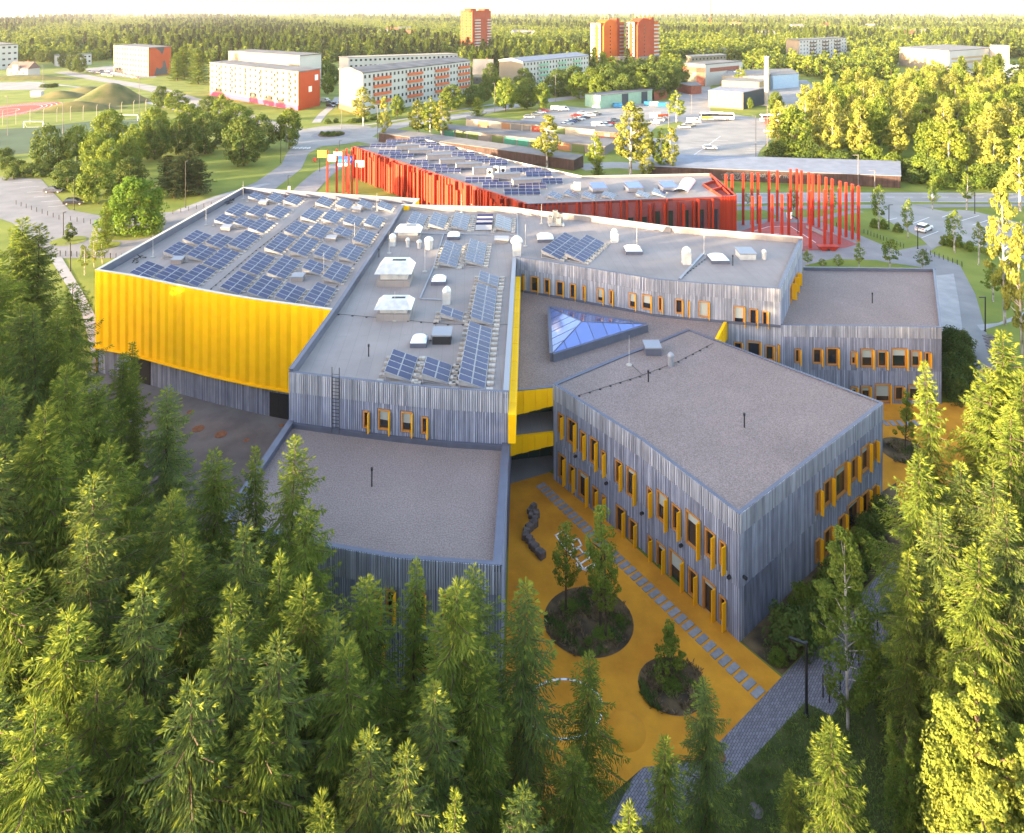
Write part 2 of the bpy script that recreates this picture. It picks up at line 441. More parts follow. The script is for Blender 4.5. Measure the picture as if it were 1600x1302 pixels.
lines('court_line', [((1152, 370), (1200, 355)), ((1200, 355), (1235, 354)), ((1235, 354), (1275, 380)), ((1185, 362), (1212, 388)), ((1217, 366), (1180, 366))], .12, .07, M['white'])
# sports ground on the left
sheet('running_track', ellipse(-6, 176, 56, 17), 0.03, M['track'])
for k, (rx, ry) in enumerate([(52, 15.6), (48, 14.3), (44, 13), (40, 11.8), (20, 6)]):
    e = ellipse(-6, 176, rx, ry, 64); mb = MB()
    e2 = ellipse(-6, 176, rx - .7, ry - .22, 64)
    for i in range(64):
        j = (i + 1) % 64
        mb.face([(*e[i], .04), (*e[j], .04), (*e2[j], .04), (*e2[i], .04)])
    struct(mb.build('track_line', M['linepaint']))
M['pitch'] = mat('pitch_green', (0.05, 0.085, 0.045), 0.95, var=0.15, scale=0.1)
psheet('football_pitch', [(-40, 204), (60, 199), (140, 190), (230, 185), (262, 189), (290, 215), (180, 235), (40, 240), (-40, 248)], 0.03, M['pitch'])
psheet('court', [(-40, 130), (60, 128), (80, 133), (70, 140), (-40, 142)], 0.03, M['asphalt2'])
# grassy mounds
def mound(name, bx, by, h, rx, ry, rz, m, seed):
    rng = np.random.RandomState(seed); c = P(bx, by); n = 18; mb = MB(); ca, sa = math.cos(rz), math.sin(rz)
    V = []
    for j in range(n + 1):
        for i in range(n + 1):
            u, v = i / n * 2 - 1, j / n * 2 - 1
            r = math.hypot(u, v); z = h * max(0, math.cos(min(1, r) * math.pi / 2)) ** 1.3 * (1 + .22 * math.sin(3 * u + seed) * math.cos(4 * v)) - .05
            x, y = u * rx, v * ry
            V.append((c.x + x * ca - y * sa, c.y + x * sa + y * ca, z))
    mb.v = V
    for j in range(n):
        for i in range(n):
            k = j * (n + 1) + i; mb.f.append((k, k + 1, k + n + 2, k + n + 1)); mb.m.append(0)
    o = mb.build(name, m, smooth=True); o['kind'] = 'structure'
M['hillgrass'] = mat('rough_grass', (0.05, 0.07, 0.02), 0.95, scale=0.15, col2=(0.13, 0.115, 0.045), bump=.6, bscale=3)
mound('hill', 170, 160, 8.0, 19, 17, .3, M['hillgrass'], 1)
mound('hill', 122, 172, 3.4, 20, 8, .35, M['hillgrass'], 2)
mound('hill', 100, 152, 3.2, 14, 9, .2, M['hillgrass'], 3)
mound('hill', 140, 143, 3.0, 14, 10, 0, M['hillgrass'], 4)
mound('hill', 30, 124, 3.5, 40, 9, 0, M['hillgrass'], 5)
# loading yard in front of the hall
M['yard'] = mat('yard_paving', (0.115, 0.10, 0.10), 0.9, scale=0.4, col2=(0.17, 0.15, 0.145), bump=.4, bscale=16, detail=8)
yp = [P(150, 548, .5), P(235, 590, .5), P(340, 617, .5), P(470, 645, .5), P(440, 720, .5), P(330, 840, .5), P(200, 760, .5), P(120, 640, .5)]
mb = MB(); mb.prism([p[:2] for p in yp], -0.2, 0.5); struct(mb.build('yard', M['yard']))
psheet('lawn', [(1258, 1098), (1300, 1119), (1376, 1010), (1420, 960), (1520, 1100), (1500, 1302), (1200, 1500), (1060, 1290), (1148, 1214)], 0.012, M['grass_shade_tone'])
# the orange play yard
oy = [P(790, 1060), P(797, 756), P(858, 738), P(872, 745), P(1157, 1005), P(1221, 1059), P(1098, 1188), P(1005, 1200), P(900, 1290), P(790, 1290)]
sheet('play_yard', [p[:2] for p in oy], 0.03, M['orange'])
sheet('play_yard', [P(*q)[:2] for q in [(1370, 628), (1520, 630), (1530, 720), (1480, 760), (1420, 800), (1380, 800)]], 0.03, M['orange'])
psheet('pavement', [(797, 757), (858, 739), (868, 728), (872, 690), (796, 690)], 0.05, M['asphalt'])
# block paving
brick = bpy.data.materials.new('block_paving'); brick.use_nodes = True
nt = brick.node_tree; b = nt.nodes['Principled BSDF']; b.inputs['Roughness'].default_value = .9
tc = nt.nodes.new('ShaderNodeTexCoord'); mp = nt.nodes.new('ShaderNodeMapping'); bt = nt.nodes.new('ShaderNodeTexBrick')
nt.links.new(tc.outputs['Object'], mp.inputs[0]); mp.inputs['Rotation'].default_value = (0, 0, R(-48)); nt.links.new(mp.outputs[0], bt.inputs[0])
bt.inputs['Color1'].default_value = (.15, .14, .165, 1); bt.inputs['Color2'].default_value = (.22, .205, .235, 1); bt.inputs['Mortar'].default_value = (.05, .045, .05, 1)
bt.inputs['Scale'].default_value = 1; bt.inputs['Brick Width'].default_value = .27; bt.inputs['Row Height'].default_value = .14; bt.inputs['Mortar Size'].default_value = .012
nt.links.new(bt.outputs[0], b.inputs['Base Color'])
bp = nt.nodes.new('ShaderNodeBump'); bp.inputs['Distance'].default_value = .01; bp.invert = True
nt.links.new(bt.outputs[1], bp.inputs['Height']); nt.links.new(bp.outputs[0], b.inputs['Normal'])
psheet('pavement', [(990, 1215), (1005, 1200), (1098, 1188), (1221, 1059), (1292, 985), (1420, 850), (1475, 850), (1376, 1010), (1300, 1119), (1258, 1098), (1148, 1214), (1060, 1290), (950, 1290)], 0.02, brick)
sheet('planting_bed', [P(*q)[:2] for q in [(1158, 1004), (1222, 1056), (1290, 984), (1418, 848), (1400, 755), (1380, 768)]], 0.045, M['soil'])
pp = thing('paver_strip', 'dashed strip of grey pavers crossing the orange play yard beside the grey wall', 'paving', P(1015, 915), None)
for i in range(37):
    t = i / 36.0
    a, b2 = P(846, 760), P(1184, 1083)
    c = a.lerp(b2, t); d = (b2 - a).normalized(); ang = math.atan2(d.y, d.x)
    mb = MB(); mb.box((c.x, c.y, .05), (.46, .95, .04), ang); o = mb.build('paver', M['paver'], pp, world=True)
for k, (q, ang) in enumerate([((1395, 662), 0), ((1407, 662), 0), ((1419, 662), 0), ((1431, 662), 0), ((1384, 662), 0), ((1443, 662.5), 0)]):
    c = P(*q); mb = MB(); mb.box((c.x, c.y, .05), (.5, .9, .04), 0); mb.build('paver', M['paver'], pp, world=True)
def bed(name, cx, cy, rx, ry):
    e = ellipse(cx, cy, rx, ry, 48); sheet(name, e, 0.06, M['soil']); return e
bed('planting_bed', 920, 974, 70, 56)
e2 = ellipse(1051, 1074, 53, 46, 48); sheet('planting_bed', e2, 0.06, M['soil'])
sheet('planting_bed', ellipse(1412, 706, 34, 22), 0.06, M['soil'])
# orange hump of the play yard
c = P(977, 1142); mb = MB(); mb.lathe((c.x, c.y, 0.03), [(1.25, 0), (1.1, .14), (.8, .3), (.4, .42), (.05, .45)], 24)
struct(mb.build('play_mound', M['orange'], smooth=True))
# white painted games on the ground
def painted(name, polys, w, label, cat, closed=False):
    mb = MB()
    for poly in polys:
        pts = [P(*q) for q in poly]
        for a, b in zip(pts, pts[1:]):
            d = b - a
            if d.length < 1e-4: continue
            nrm = Vector((-d.y, d.x, 0)).normalized() * w / 2; e = d.normalized() * w / 2
            mb.face([a - nrm - e + Vector((0, 0, .04)), b - nrm + e + Vector((0, 0, .04)), b + nrm + e + Vector((0, 0, .04)), a + nrm - e + Vector((0, 0, .04))])
    o = mb.build(name, M['white']); return tag(o, label, cat)
painted('hopscotch', [[(868, 837), (880, 831), (893, 846), (879, 853), (868, 837)], [(893, 846), (903, 842), (909, 853), (897, 859), (893, 846)], [(889, 864), (905, 857), (912, 866), (896, 874), (889, 864)],
    [(900, 872), (916, 863), (930, 880), (912, 890), (900, 872)], [(908, 881), (923, 871)], [(900, 880), (905, 888), (915, 892), (925, 889), (931, 882)], [(879, 853), (889, 864)]], .13,
    'white painted hopscotch squares on the orange play yard behind the young trees', 'ground game')
def arc(cx, cy, rx, ry, a0, a1, n=14): return [(cx + rx * math.cos(R(a0 + (a1 - a0) * i / n)), cy + ry * math.sin(R(a0 + (a1 - a0) * i / n))) for i in range(n + 1)]
painted('painted_ring', [arc(880, 1110, 62, 48, 180, 350)], .14, 'far arc of the white painted ring on the orange play yard', 'ground game')
painted('painted_ring', [arc(880, 1110, 60, 46, 10, 170)], .14, 'near arc of the white painted ring behind the front spruces', 'ground game')
# stone block bench
rb = thing('stone_bench', 'winding row of rough dark stone blocks on the orange play yard', 'stone seat', P(835, 840))
rng = random.Random(3)
for (x, y) in [(834, 796), (829, 803), (838, 808), (830, 810), (836, 816), (834, 824), (827, 830), (823, 836), (821, 843), (827, 848), (831, 855), (836, 861), (841, 867), (846, 872)]:
    p = P(x, y); mb = MB(); s = rng.uniform(.42, .58)
    mb.box((p.x, p.y, s / 2 + .03), (s * 1.1, s, s), rng.uniform(0, 1.5)); o = mb.build('block', M['rock'], rb, world=True)
    bv = o.modifiers.new('bevel', 'BEVEL'); bv.width = .07; bv.segments = 2
# manhole covers
for i, (x, y, r) in enumerate([(297, 644, .35), (310, 670, .62), (345, 679, .62), (385, 688, .3), (440, 665, .3)]):
    p = P(x, y, .5); mb = MB(); mb.lathe((p.x, p.y, .5), [(r, 0), (r, .02), (r * .8, .03)], 16)
    tag(mb.build('manhole_cover', M['rust']), ['small rusty manhole cover nearest the spruces in the loading yard', 'large rusty manhole cover in the loading yard, further from the lower roof', 'large rusty manhole cover in the loading yard, nearer the lower roof',
        'small rusty cover between the large manholes and the lower roof', 'small rusty cover beside the dark hall door'][i], 'manhole', 'manhole covers in the loading yard')
for i, (x, y) in enumerate([(1123, 1182), (1181, 1268)]):
    p = P(x, y); mb = MB(); mb.lathe((p.x, p.y, .03), [(.4, 0), (.4, .02), (.3, .03)], 16)
    tag(mb.build('manhole_cover', M['rust'] if i == 0 else M['rock']), ['reddish manhole cover at the edge of the block paved path', 'grey concrete cover in the lawn under the front spruces'][i], 'manhole')
# the sea and far land
M['sea'] = mat('sea_water', (0.035, 0.055, 0.085), 0.9, spec=0.05)
sheet('sea', [(-40000, 3000), (-2260, 3000), (-3300, 5300), (-8000, 13000), (-24000, 39000), (-40000, 39000)], 1.0, M['sea'])
M['farland'] = mat('far_woodland', (0.04, 0.06, 0.025), 0.95, scale=0.004, col2=(0.075, 0.095, 0.04), detail=6)
def ridge(y, x0, x1, h, seed, dx=150, depth=900):
    rng = np.random.RandomState(seed); n = int((x1 - x0) / dx); xs_ = np.linspace(x0, x1, n)
    hh = h * (.55 + .3 * np.sin(xs_ / 1300 + seed) + .15 * np.sin(xs_ / 410 + 2 * seed)) + rng.rand(n) * h * .12
    mb = MB()
    for i in range(n):
        mb.v += [(xs_[i], y - depth, 0), (xs_[i], y, hh[i]), (xs_[i], y + depth, 0)]
    for i in range(n - 1):
        k = 3 * i; mb.f += [(k, k + 3, k + 4, k + 1), (k + 1, k + 4, k + 5, k + 2)]; mb.m += [0, 0]
    struct(mb.build('hills', M['farland'], smooth=True))
ridge(9000, -6000, 9000, 26, 1); ridge(14000, -14000, 14000, 42, 2); ridge(20000, -22000, 22000, 62, 3)
# ------------------------------------------------------------------ the school
T3, T2, TB, TY, YARD = 12.8, 8.6, 9.0, 13.0, 0.5
def pl(px, z): return [P(x, y, z) for x, y in px]
school = thing('school_building', 'large school of grey timber wings with yellow hall, yellow window fins and flat roofs', 'school', (0, 75, 0))

class Wall:
    """outer wall along a plan polyline, left to right as seen from outside"""
    def __init__(s, pts, z0, z1):
        s.p = [Vector((p[0], p[1])) for p in pts]; s.z0, s.z1 = z0, z1; s.w = []
    def seg(s, i):
        a, b = s.p[i], s.p[i + 1]; d = (b - a); L = d.length; d = d / L
        return a, d, L, Vector((d.y, -d.x))
    def hit(s, px):
        k = (px - 800.0) / F
        best = None
        for i in range(len(s.p) - 1):
            a, d, L, n = s.seg(i)
            den = d.x - k * d.y
            if abs(den) < 1e-9: continue
            t = (k * a.y - a.x) / den
            e = max(0, -t, t - L)
            if best is None or e < best[0]: best = (e, i, t, a.y + d.y * t)
        return best
    def win(s, x0, x1, yt, yb=None, h=None, blind=0.0, fin=True, side='R', ref=None, fh=None, fd=.5):
        """window between photo columns x0 and x1 with its top at row yt (at column ref)"""
        xm = (x0 + x1) / 2
        _, i, tm, D = s.hit(xm)
        a, d, L, n = s.seg(i)
        def tt(px):
            k = (px - 800.0) / F; return (k * a.y - a.x) / (d.x - k * d.y)
        t0, t1 = max(.25, tt(x0)), min(L - .25, tt(x1))
        xr = xm if ref is None else ref
        Dr = a.y + d.y * tt(xr)
        zt = H - (yt - YH) * Dr / F
        zb = zt - h if h else H - (yb - YH) * Dr / F
        s.w.append((i, t0, t1, zb, zt, blind, fin, side, fd))
    def build(s, root, band=1.7, bat=True, skip_low=False, m=None, pale=False):
        back = MB(); low = MB(); up = MB()
        zb = s.z1 - band if band else s.z1
        for i in range(len(s.p) - 1):
            a, d, L, n = s.seg(i)
            ws = [w for w in s.w if w[0] == i]
            us = sorted({0.0, L, *[w[1] for w in ws], *[w[2] for w in ws]}); zs = sorted({s.z0, s.z1, zb, *[w[3] for w in ws], *[w[4] for w in ws]})
            def q(u, z, o=0.0):
                p = a + d * u + n * o; return (p.x, p.y, z)
            for u0, u1 in zip(us, us[1:]):
                for z0, z1 in zip(zs, zs[1:]):
                    um, zm = (u0 + u1) / 2, (z0 + z1) / 2
                    if any(w[1] < um < w[2] and w[3] < zm < w[4] for w in ws): continue
                    back.face([q(u0, z0), q(u1, z0), q(u1, z1), q(u0, z1)], 1 if (zm > zb or pale) else 0)
            for w in ws:   # reveals
                for (u0, z0, u1, z1) in ((w[1], w[3], w[2], w[3]), (w[2], w[3], w[2], w[4]), (w[2], w[4], w[1], w[4]), (w[1], w[4], w[1], w[3])):
                    back.face([q(u0, z0), q(u1, z1), q(u1, z1, -.25), q(u0, z0, -.25)], 0)
            if bat:
                rr = random.Random(int(L * 1000) + i)
                u = 0.03
                while u < L - .08:
                    bw = rr.choice((.07, .09, .12)); 
                    zmid = s.z0 + (zb - s.z0) * .5
                    two = zb - s.z0 > 5.5
                    for (z0, z1, B, o) in (((s.z0, zmid - .02, low, .04), (zmid, zb - .03, low, .075)) if two else ((s.z0, zb - .03, low, .05),)) + ((zb, s.z1 - .02, up, .11),):
                        if z1 - z0 < .1: continue
                        if B is low and skip_low and z0 < skip_low: z0 = skip_low
                        cuts = [(z0, z1)]
                        for w in ws:
                            if w[1] - bw - .1 < u < w[2] + .1:
                                nc = []
                                for c0, c1 in cuts:
                                    if w[4] <= c0 or w[3] >= c1: nc.append((c0, c1)); continue
                                    if w[3] - c0 > .05: nc.append((c0, w[3] - .1))
                                    if c1 - w[4] > .05: nc.append((w[4] + .1, c1))
                                cuts = nc
                        for c0, c1 in cuts:
                            if c1 - c0 < .06: continue
                            p = a + d * u + n * .004
                            B.obox((p.x, p.y, c0), (d.x * bw, d.y * bw, 0), (n.x * o, n.y * o, 0), (0, 0, c1 - c0))
                    u += bw + rr.uniform(.05, .1)
            for w in ws:
                _, t0, t1, z0, z1, blind, fin, side, fd = w
                fr = MB(); fw = .09
                def bar(u0, u1, za, zc):
                    p = a + d * u0 - n * .16
                    fr.obox((p.x, p.y, za), (d.x * (u1 - u0), d.y * (u1 - u0), 0), (n.x * .25, n.y * .25, 0), (0, 0, zc - za))
                bar(t0 - .02, t0 + fw, z0 - .02, z1 + .02); bar(t1 - fw, t1 + .02, z0 - .02, z1 + .02)
                bar(t0 + fw, t1 - fw, z1 - fw, z1 + .02); bar(t0 + fw, t1 - fw, z0 - .02, z0 + fw)
                fo = fr.build('window', M['frame'], root, world=True)
                pn = MB(); pn.face([q(t0, z0, -.12), q(t1, z0, -.12), q(t1, z1, -.12), q(t0, z1, -.12)])
                pn.build('pane', M['glass'], fo)
                if blind:
                    bl = MB(); zc = z1 - (z1 - z0) * blind
                    bl.face([q(t0 + fw, zc, -.1), q(t1 - fw, zc, -.1), q(t1 - fw, z1 - fw, -.1), q(t0 + fw, z1 - fw, -.1)])
                    bl.build('blind', M['blind'], fo)
                if fin:
                    fb = MB(); uu = t1 + .03 if side == 'R' else t0 - .11
                    p = a + d * uu + n * .1
                    fb.obox((p.x, p.y, z0 - .3), (d.x * .08, d.y * .08, 0), (n.x * fd, n.y * fd, 0), (0, 0, z1 - z0 + .25))
                    fb.build('fin', M['yellow_fin'], fo)
        o = back.build('wall', [M['wood_back'], M['wood_back_pale']], root, world=True)
        if low.v: stuff(low.build('cladding_boards', M['wood_pale'] if pale else M['wood'], o))
        if up.v: stuff(up.build('fascia_boards', M['wood_pale'], o))
        return o

def roof(root, poly, z, m, name='roof'):
    mb = MB(); n = len(poly)
    if sum(poly[i][0] * poly[(i + 1) % n][1] - poly[(i + 1) % n][0] * poly[i][1] for i in range(n)) < 0: poly = poly[::-1]
    mb.face([(p[0], p[1], z) for p in poly])
    return mb.build(name, m, root, world=True)
def parapet(root, pts, z0, z1, th=.32, m='coping', mw='coping', closed=False, cw=None, mb=None):
    """parapet along a polyline, inside on its left-hand side when walking; returns part"""
    mb = MB(); pts = [Vector((p[0], p[1])) for p in pts]
    if closed: pts = pts + [pts[0]]
    for a, b in zip(pts, pts[1:]):
        d = (b - a); L = d.length; d = d / L; n = Vector((-d.y, d.x))
        p = a + n * .006
        mb.obox((p.x, p.y, z0), (d.x * L, d.y * L, 0), (n.x * th, n.y * th, 0), (0, 0, z1 - .06 - z0), 0)
        p = a - n * .06 - d * .05
        mb.obox((p.x, p.y, z1 - .058), (d.x * (L + .1), d.y * (L + .1), 0), (n.x * (th + .09), n.y * (th + .09), 0), (0, 0, .06 + random.uniform(0, .004)), 1)
    return mb.build('parapet', [M[mw], M[m]], root, world=True)

# ---- sports hall (yellow)
yf = pl([(149, 421.5), (205, 430), (270, 444), (336, 457), (401, 468), (466, 476.5), (521, 484)], TY)
d = (yf[-1] - yf[-2]).normalized(); yf.append(yf[-1] + d * .05)
ybk = pl([(380, 292.5), (453, 298), (540, 303.5), (655, 310.5)], TY)
ykink = pl([(645, 321), (628, 322), (610, 351)], TY)
hall_poly = [p for p in yf[:-1]] + list(reversed(ykink)) + list(reversed(ybk))
roof(school, hall_poly, TY - 1.0, M['membrane'])
hp = [Vector((p[0], p[1])) for p in hall_poly]
# parapets: front+right low, back and left tall, pale edge
parapet(school, yf[:-1], TY - 1.0, TY, .25, 'pale_coping', 'coping')
parapet(school, [ybk[3], ybk[2], ybk[1], ybk[0], yf[0]], TY - 1.0, TY, .3, 'pale_coping', 'coping')
parapet(school, [ykink[0], ybk[3]], TY - 1.0, TY, .25, 'pale_coping', 'coping')
mb = MB()
for a, b in zip([yf[0], ybk[0], ybk[1], ybk[2], ybk[3], ykink[0]], [ybk[0], ybk[1], ybk[2], ybk[3], ykink[0], ykink[1]]):
    mb.face([(b.x, b.y, 0), (a.x, a.y, 0), (a.x, a.y, TY - .06), (b.x, b.y, TY - .06)])
mb.build('wall', M['yellow'], school, world=True)
# folded yellow panels of the front, one by one
tot = [0]
for a, b in zip(yf, yf[1:]): tot.append(tot[-1] + (b - a).length)
def along(s):
    for i in range(len(yf) - 1):
        if s <= tot[i + 1] or i == len(yf) - 2:
            t = (s - tot[i]) / (tot[i + 1] - tot[i]); return yf[i].lerp(yf[i + 1], t)
NP = 26; zb, zt = 3.85, TY - .06
hallw = MB()
for i in range(NP):
    a, b = along(tot[-1] * i / NP), along(tot[-1] * (i + 1) / NP)
    d = (b - a).normalized(); n = Vector((d.y, -d.x, 0)); L = (b - a).length
    prof = [a + n * .02, a + n * .05 + d * .02, a + n * .13 + d * (L * .60), a + n * .13 + d * (L * .70), b + n * .03]
    mb = MB()
    for p, q_ in zip(prof, prof[1:]):
        mb.face([(p.x, p.y, zb), (q_.x, q_.y, zb), (q_.x, q_.y, zt), (p.x, p.y, zt)])
    mb.face([(p.x, p.y, zb) for p in [b] + prof[::-1] + [a]])
    mb.face([(p.x, p.y, zt) for p in [a] + prof + [b]])
    mb.build('yellow_panel', M['yellow'], school, world=True)
mb = MB()
for a, b in zip(yf, yf[1:]):
    d = (b - a); n = Vector((d.y, -d.x, 0)).normalized()
    mb.obox(Vector((a.x, a.y, 3.68)) - n * .3, d, n * .65, (0, 0, .15))
mb.build('ledge', M['yellow'], school, world=True)
inset = [Vector((p.x, p.y)) - Vector(((yf[i + 1] - yf[i]).y if i < len(yf) - 1 else (yf[i] - yf[i - 1]).y, -((yf[i + 1] - yf[i]).x if i < len(yf) - 1 else (yf[i] - yf[i - 1]).x))).normalized() * .3 for i, p in enumerate(yf)]
hw = Wall(inset, 0, 3.7); hw.build(school, band=0)
def door(wall, x0, x1, z0, z1, m='dark'):
    _, i, t0, D = wall.hit((x0 + x1) / 2); a, d, L, n = wall.seg(i)
    def tt(px):
        k = (px - 800.0) / F; return (k * a.y - a.x) / (d.x - k * d.y)
    u0, u1 = tt(x0), tt(x1); p = a + d * u0 + n * .05; mb = MB()
    mb.obox((p.x, p.y, z0), (d.x * (u1 - u0), d.y * (u1 - u0), 0), (n.x * .06, n.y * .06, 0), (0, 0, z1 - z0))
    o = mb.build('door', M[m], school, world=True)
    for k in (0, 1):
        hb = MB(); q = p + d * (u1 - u0) * (.03 + .49 * k) + n * .06
        hb.obox((q.x, q.y, z0 + .06), (d.x * (u1 - u0) * .455, d.y * (u1 - u0) * .455, 0), (n.x * .025, n.y * .025, 0), (0, 0, z1 - z0 - .12)); hb.build('door_leaf', M[m], o)
    return o
door(hw, 422, 451, YARD, 3.1)
door(hw, 206, 236, YARD, 3.3)

# ---- main three-storey block
mf = pl([(452, 580.5), (518, 588.5), (623, 600), (701, 607), (794, 612)], T3)
mright = P(806, 400, T3)
mback = pl([(925, 340), (842, 332), (800, 326), (628, 322)], T3)
ml = P(521, 485, T3)
w = Wall(mf, T2 - .7, T3)
for (x0, x1, yt, yb, bl) in [(743, 770, 212, 300, 0), (822, 880, 204, 310, .55), (925, 1000, 215, 320, .6), (1052, 1082, 243, 330, 0)]:
    w.win(350 + x0 / 3.404, 350 + x1 / 3.404, 580 + yt / 3.404, 580 + yb / 3.404, blind=bl, fd=.3)
w.build(school, band=1.75)
rw = pl([(806, 401), (906, 416.5), (964, 426), (1024, 436), (1080, 441), (1219, 451)], T3)
rback = pl([(1253, 373), (1200, 368.5), (1050, 356.5)], T3)
main_poly = mf + [rw[0]] + rw[1:] + rback + mback + [ykink[2], ml]
roof(school, main_poly, T3 - .55, M['membrane'])
parapet(school, mf, T3 - .55, T3, .16)
parapet(school, [mf[-1], rw[0]], T3 - .55, T3 - .1, .4, 'greybox')
parapet(school, rw, T3 - .55, T3, .16)
parapet(school, [rw[-1], rback[0]], T3 - .55, T3, .3)
parapet(school, rback + mback, T3 - .55, T3 + .25, .35, 'pale_coping', 'membrane')
parapet(school, [mback[-1], ykink[2], ml, mf[0]], T3 - .55, T3 + .25, .35)
mb = MB()
def plainwall(mb, a, b, z0, z1): mb.face([(a.x, a.y, z0), (b.x, b.y, z0), (b.x, b.y, z1), (a.x, a.y, z1)])
plainwall(mb, ml, mf[0], 0, T3 - .06); plainwall(mb, mf[-1], rw[0], 0, T3 - .12)
bb = rback + mback
for a, b in zip(bb, bb[1:]): plainwall(mb, a, b, 0, T3 + .19)
mb.build('wall', M['wood_back'], school, world=True)
# yellow strip of panels along the right side of the main block
a0, a1 = mf[-1], rw[0]
d = (a1 - a0); L = d.length; d = d / L; n = Vector((d.y, -d.x, 0))
k = 17
for i in range(k):
    p = a0 + d * (-.35 + (L * .94) * i / k) + n * .01
    mb = MB(); mb.obox((p.x, p.y, 8.75), d * (L * .94 / k - .025), n * .62, (0, 0, 2.35 + .012 * (i % 2))); mb.build('yellow_panel', M['yellow'], school, world=True)

# ---- right wing, three storeys then two
w3 = Wall(rw, 0, T3)
for (x0, x1, yt, yb, bl) in [(137, 148, 340, 430, 0), (190, 232, 352, 440, 0), (270, 300, 367, 450, 0), (342, 382, 380, 465, 0), (423, 453, 395, 478, 0), (498, 512, 405, 485, 0), (585, 620, 420, 500, .7),
        (658, 676, 432, 515, 0), (775, 812, 450, 535, .6), (852, 905, 460, 545, .6), (948, 968, 472, 555, 0), (1050, 1090, 487, 570, 0), (1128, 1148, 495, 580, .8), (1188, 1246, 500, 590, .95),
        (1397, 1457, 528, 632, .7), (1490, 1533, 545, 638, 0), (1567, 1596, 558, 640, 0)]:
    w3.win(780 + x0 / 3.81, 780 + x1 / 3.81, 340 + yt / 3.81, 340 + yb / 3.81, blind=bl, fd=.2)
low2 = [(255, 300, 590, 680, 0), (335, 410, 585, 672, .15), (443, 490, 610, 695, 0), (525, 588, 607, 710, 0)]
for (x0, x1, yt, yb, bl) in low2:
    w3.win(1080 + x0 / 3.81, 1080 + x1 / 3.81, 380 + yt / 3.81, 380 + yb / 3.81, blind=bl, fd=.2)
w3.build(school, band=1.5, pale=True)
wr = P(1471, 511, 8.7)
w2pts = [rw[-1], Vector((wr.x, wr.y, 0))]
w2 = Wall(w2pts, 0, 8.7)
for (x0, x1, yt, yb, bl) in [(618, 645, 630, 710, 0), (725, 775, 628, 715, 0), (807, 872, 624, 725, 0), (952, 980, 645, 720, .5), (1012, 1080, 630, 735, .5), (1110, 1162, 640, 735, .15),
        (1193, 1280, 627, 738, .4), (1310, 1360, 640, 733, .4), (1390, 1420, 650, 725, 0), (952, 985, 855, 925, .3), (1013, 1063, 850, 925, .4), (1095, 1182, 838, 945, .7), (1212, 1262, 853, 935, 0), (1295, 1362, 845, 930, .3)]:
    w2.win(1080 + x0 / 3.81, 1080 + x1 / 3.81, 380 + yt / 3.81, 380 + yb / 3.81, blind=bl, fd=.2)
w2.build(school, band=1.3)
wbk = pl([(1460, 419.5), (1255, 417)], 8.7)
gp = [rw[-1], wr, wbk[0], wbk[1]]
roof(school, gp, 8.7 - .45, M['gravel'])
parapet(school, [rw[-1], wr, wbk[0], wbk[1]], 8.25, 8.7, .18)
mb = MB(); plainwall(mb, wr, wbk[0], 0, 8.64); plainwall(mb, wbk[0], wbk[1], 0, 8.64); mb.build('wall', M['wood_back'], school, world=True)
wend = Wall([rw[-1], rback[0]], 8.0, T3)
for (x0, x1, yt) in [(1233.5, 1236.5, 446), (1238, 1241, 436), (1242.5, 1245, 429)]: wend.win(x0, x1, yt, h=2.0, fd=.55)
wend.build(school, band=1.4)

# ---- low front wing
lf = pl([(345, 812), (494, 848.7), (623, 870.7), (783, 882)], T2)
lb = pl([(452, 655), (600, 672), (795, 690)], T2)
low_poly = lf + [lb[2], Vector((mf[-1].x, mf[-1].y, 0)), Vector((mf[0].x, mf[0].y, 0))]
roof(school, low_poly, T2 - .5, M['gravel'])
wl = Wall(lf, 0, T2)
for (x0, x1, yt, yb) in [(585, 596, 925, 960), (604, 624, 922, 962), (648, 664, 926, 964), (692, 722, 930, 975)]: wl.win(x0, x1, yt, yb, fd=.45)
for (x0, x1, yt, yb) in [(585, 600, 1000, 1040), (650, 680, 1005, 1050), (740, 752, 1010, 1055)]: wl.win(x0, x1, yt, yb, fd=.45)
wl.build(school, band=1.9)
parapet(school, lf, T2 - .5, T2, .2)
parapet(school, [lf[-1], Vector((mf[-1].x + .02, mf[-1].y, 0))], T2 - .5, T2, .5)
parapet(school, [Vector((mf[0].x, mf[0].y, 0)), lf[0]], T2 - .5, T2, .45)
wlr = Wall([lf[-1], Vector((mf[-1].x + .02, mf[-1].y + 6, 0))], 0, T2 - .06); wlr.build(school, band=0)
mb = MB(); plainwall(mb, mf[0], lf[0], 0, T2 - .06); mb.build('wall', M['wood_back'], school, world=True)
# flashing under the main front wall
mb = MB()
for a, b in zip(mf, mf[1:]):
    d = (b - a); n = Vector((d.y, -d.x, 0)).normalized(); mb.obox((a.x + n.x * .12, a.y + n.y * .12, T2 - .5), d, n * .22, (0, 0, .42))
mb.build('flashing', M['coping'], school, world=True)

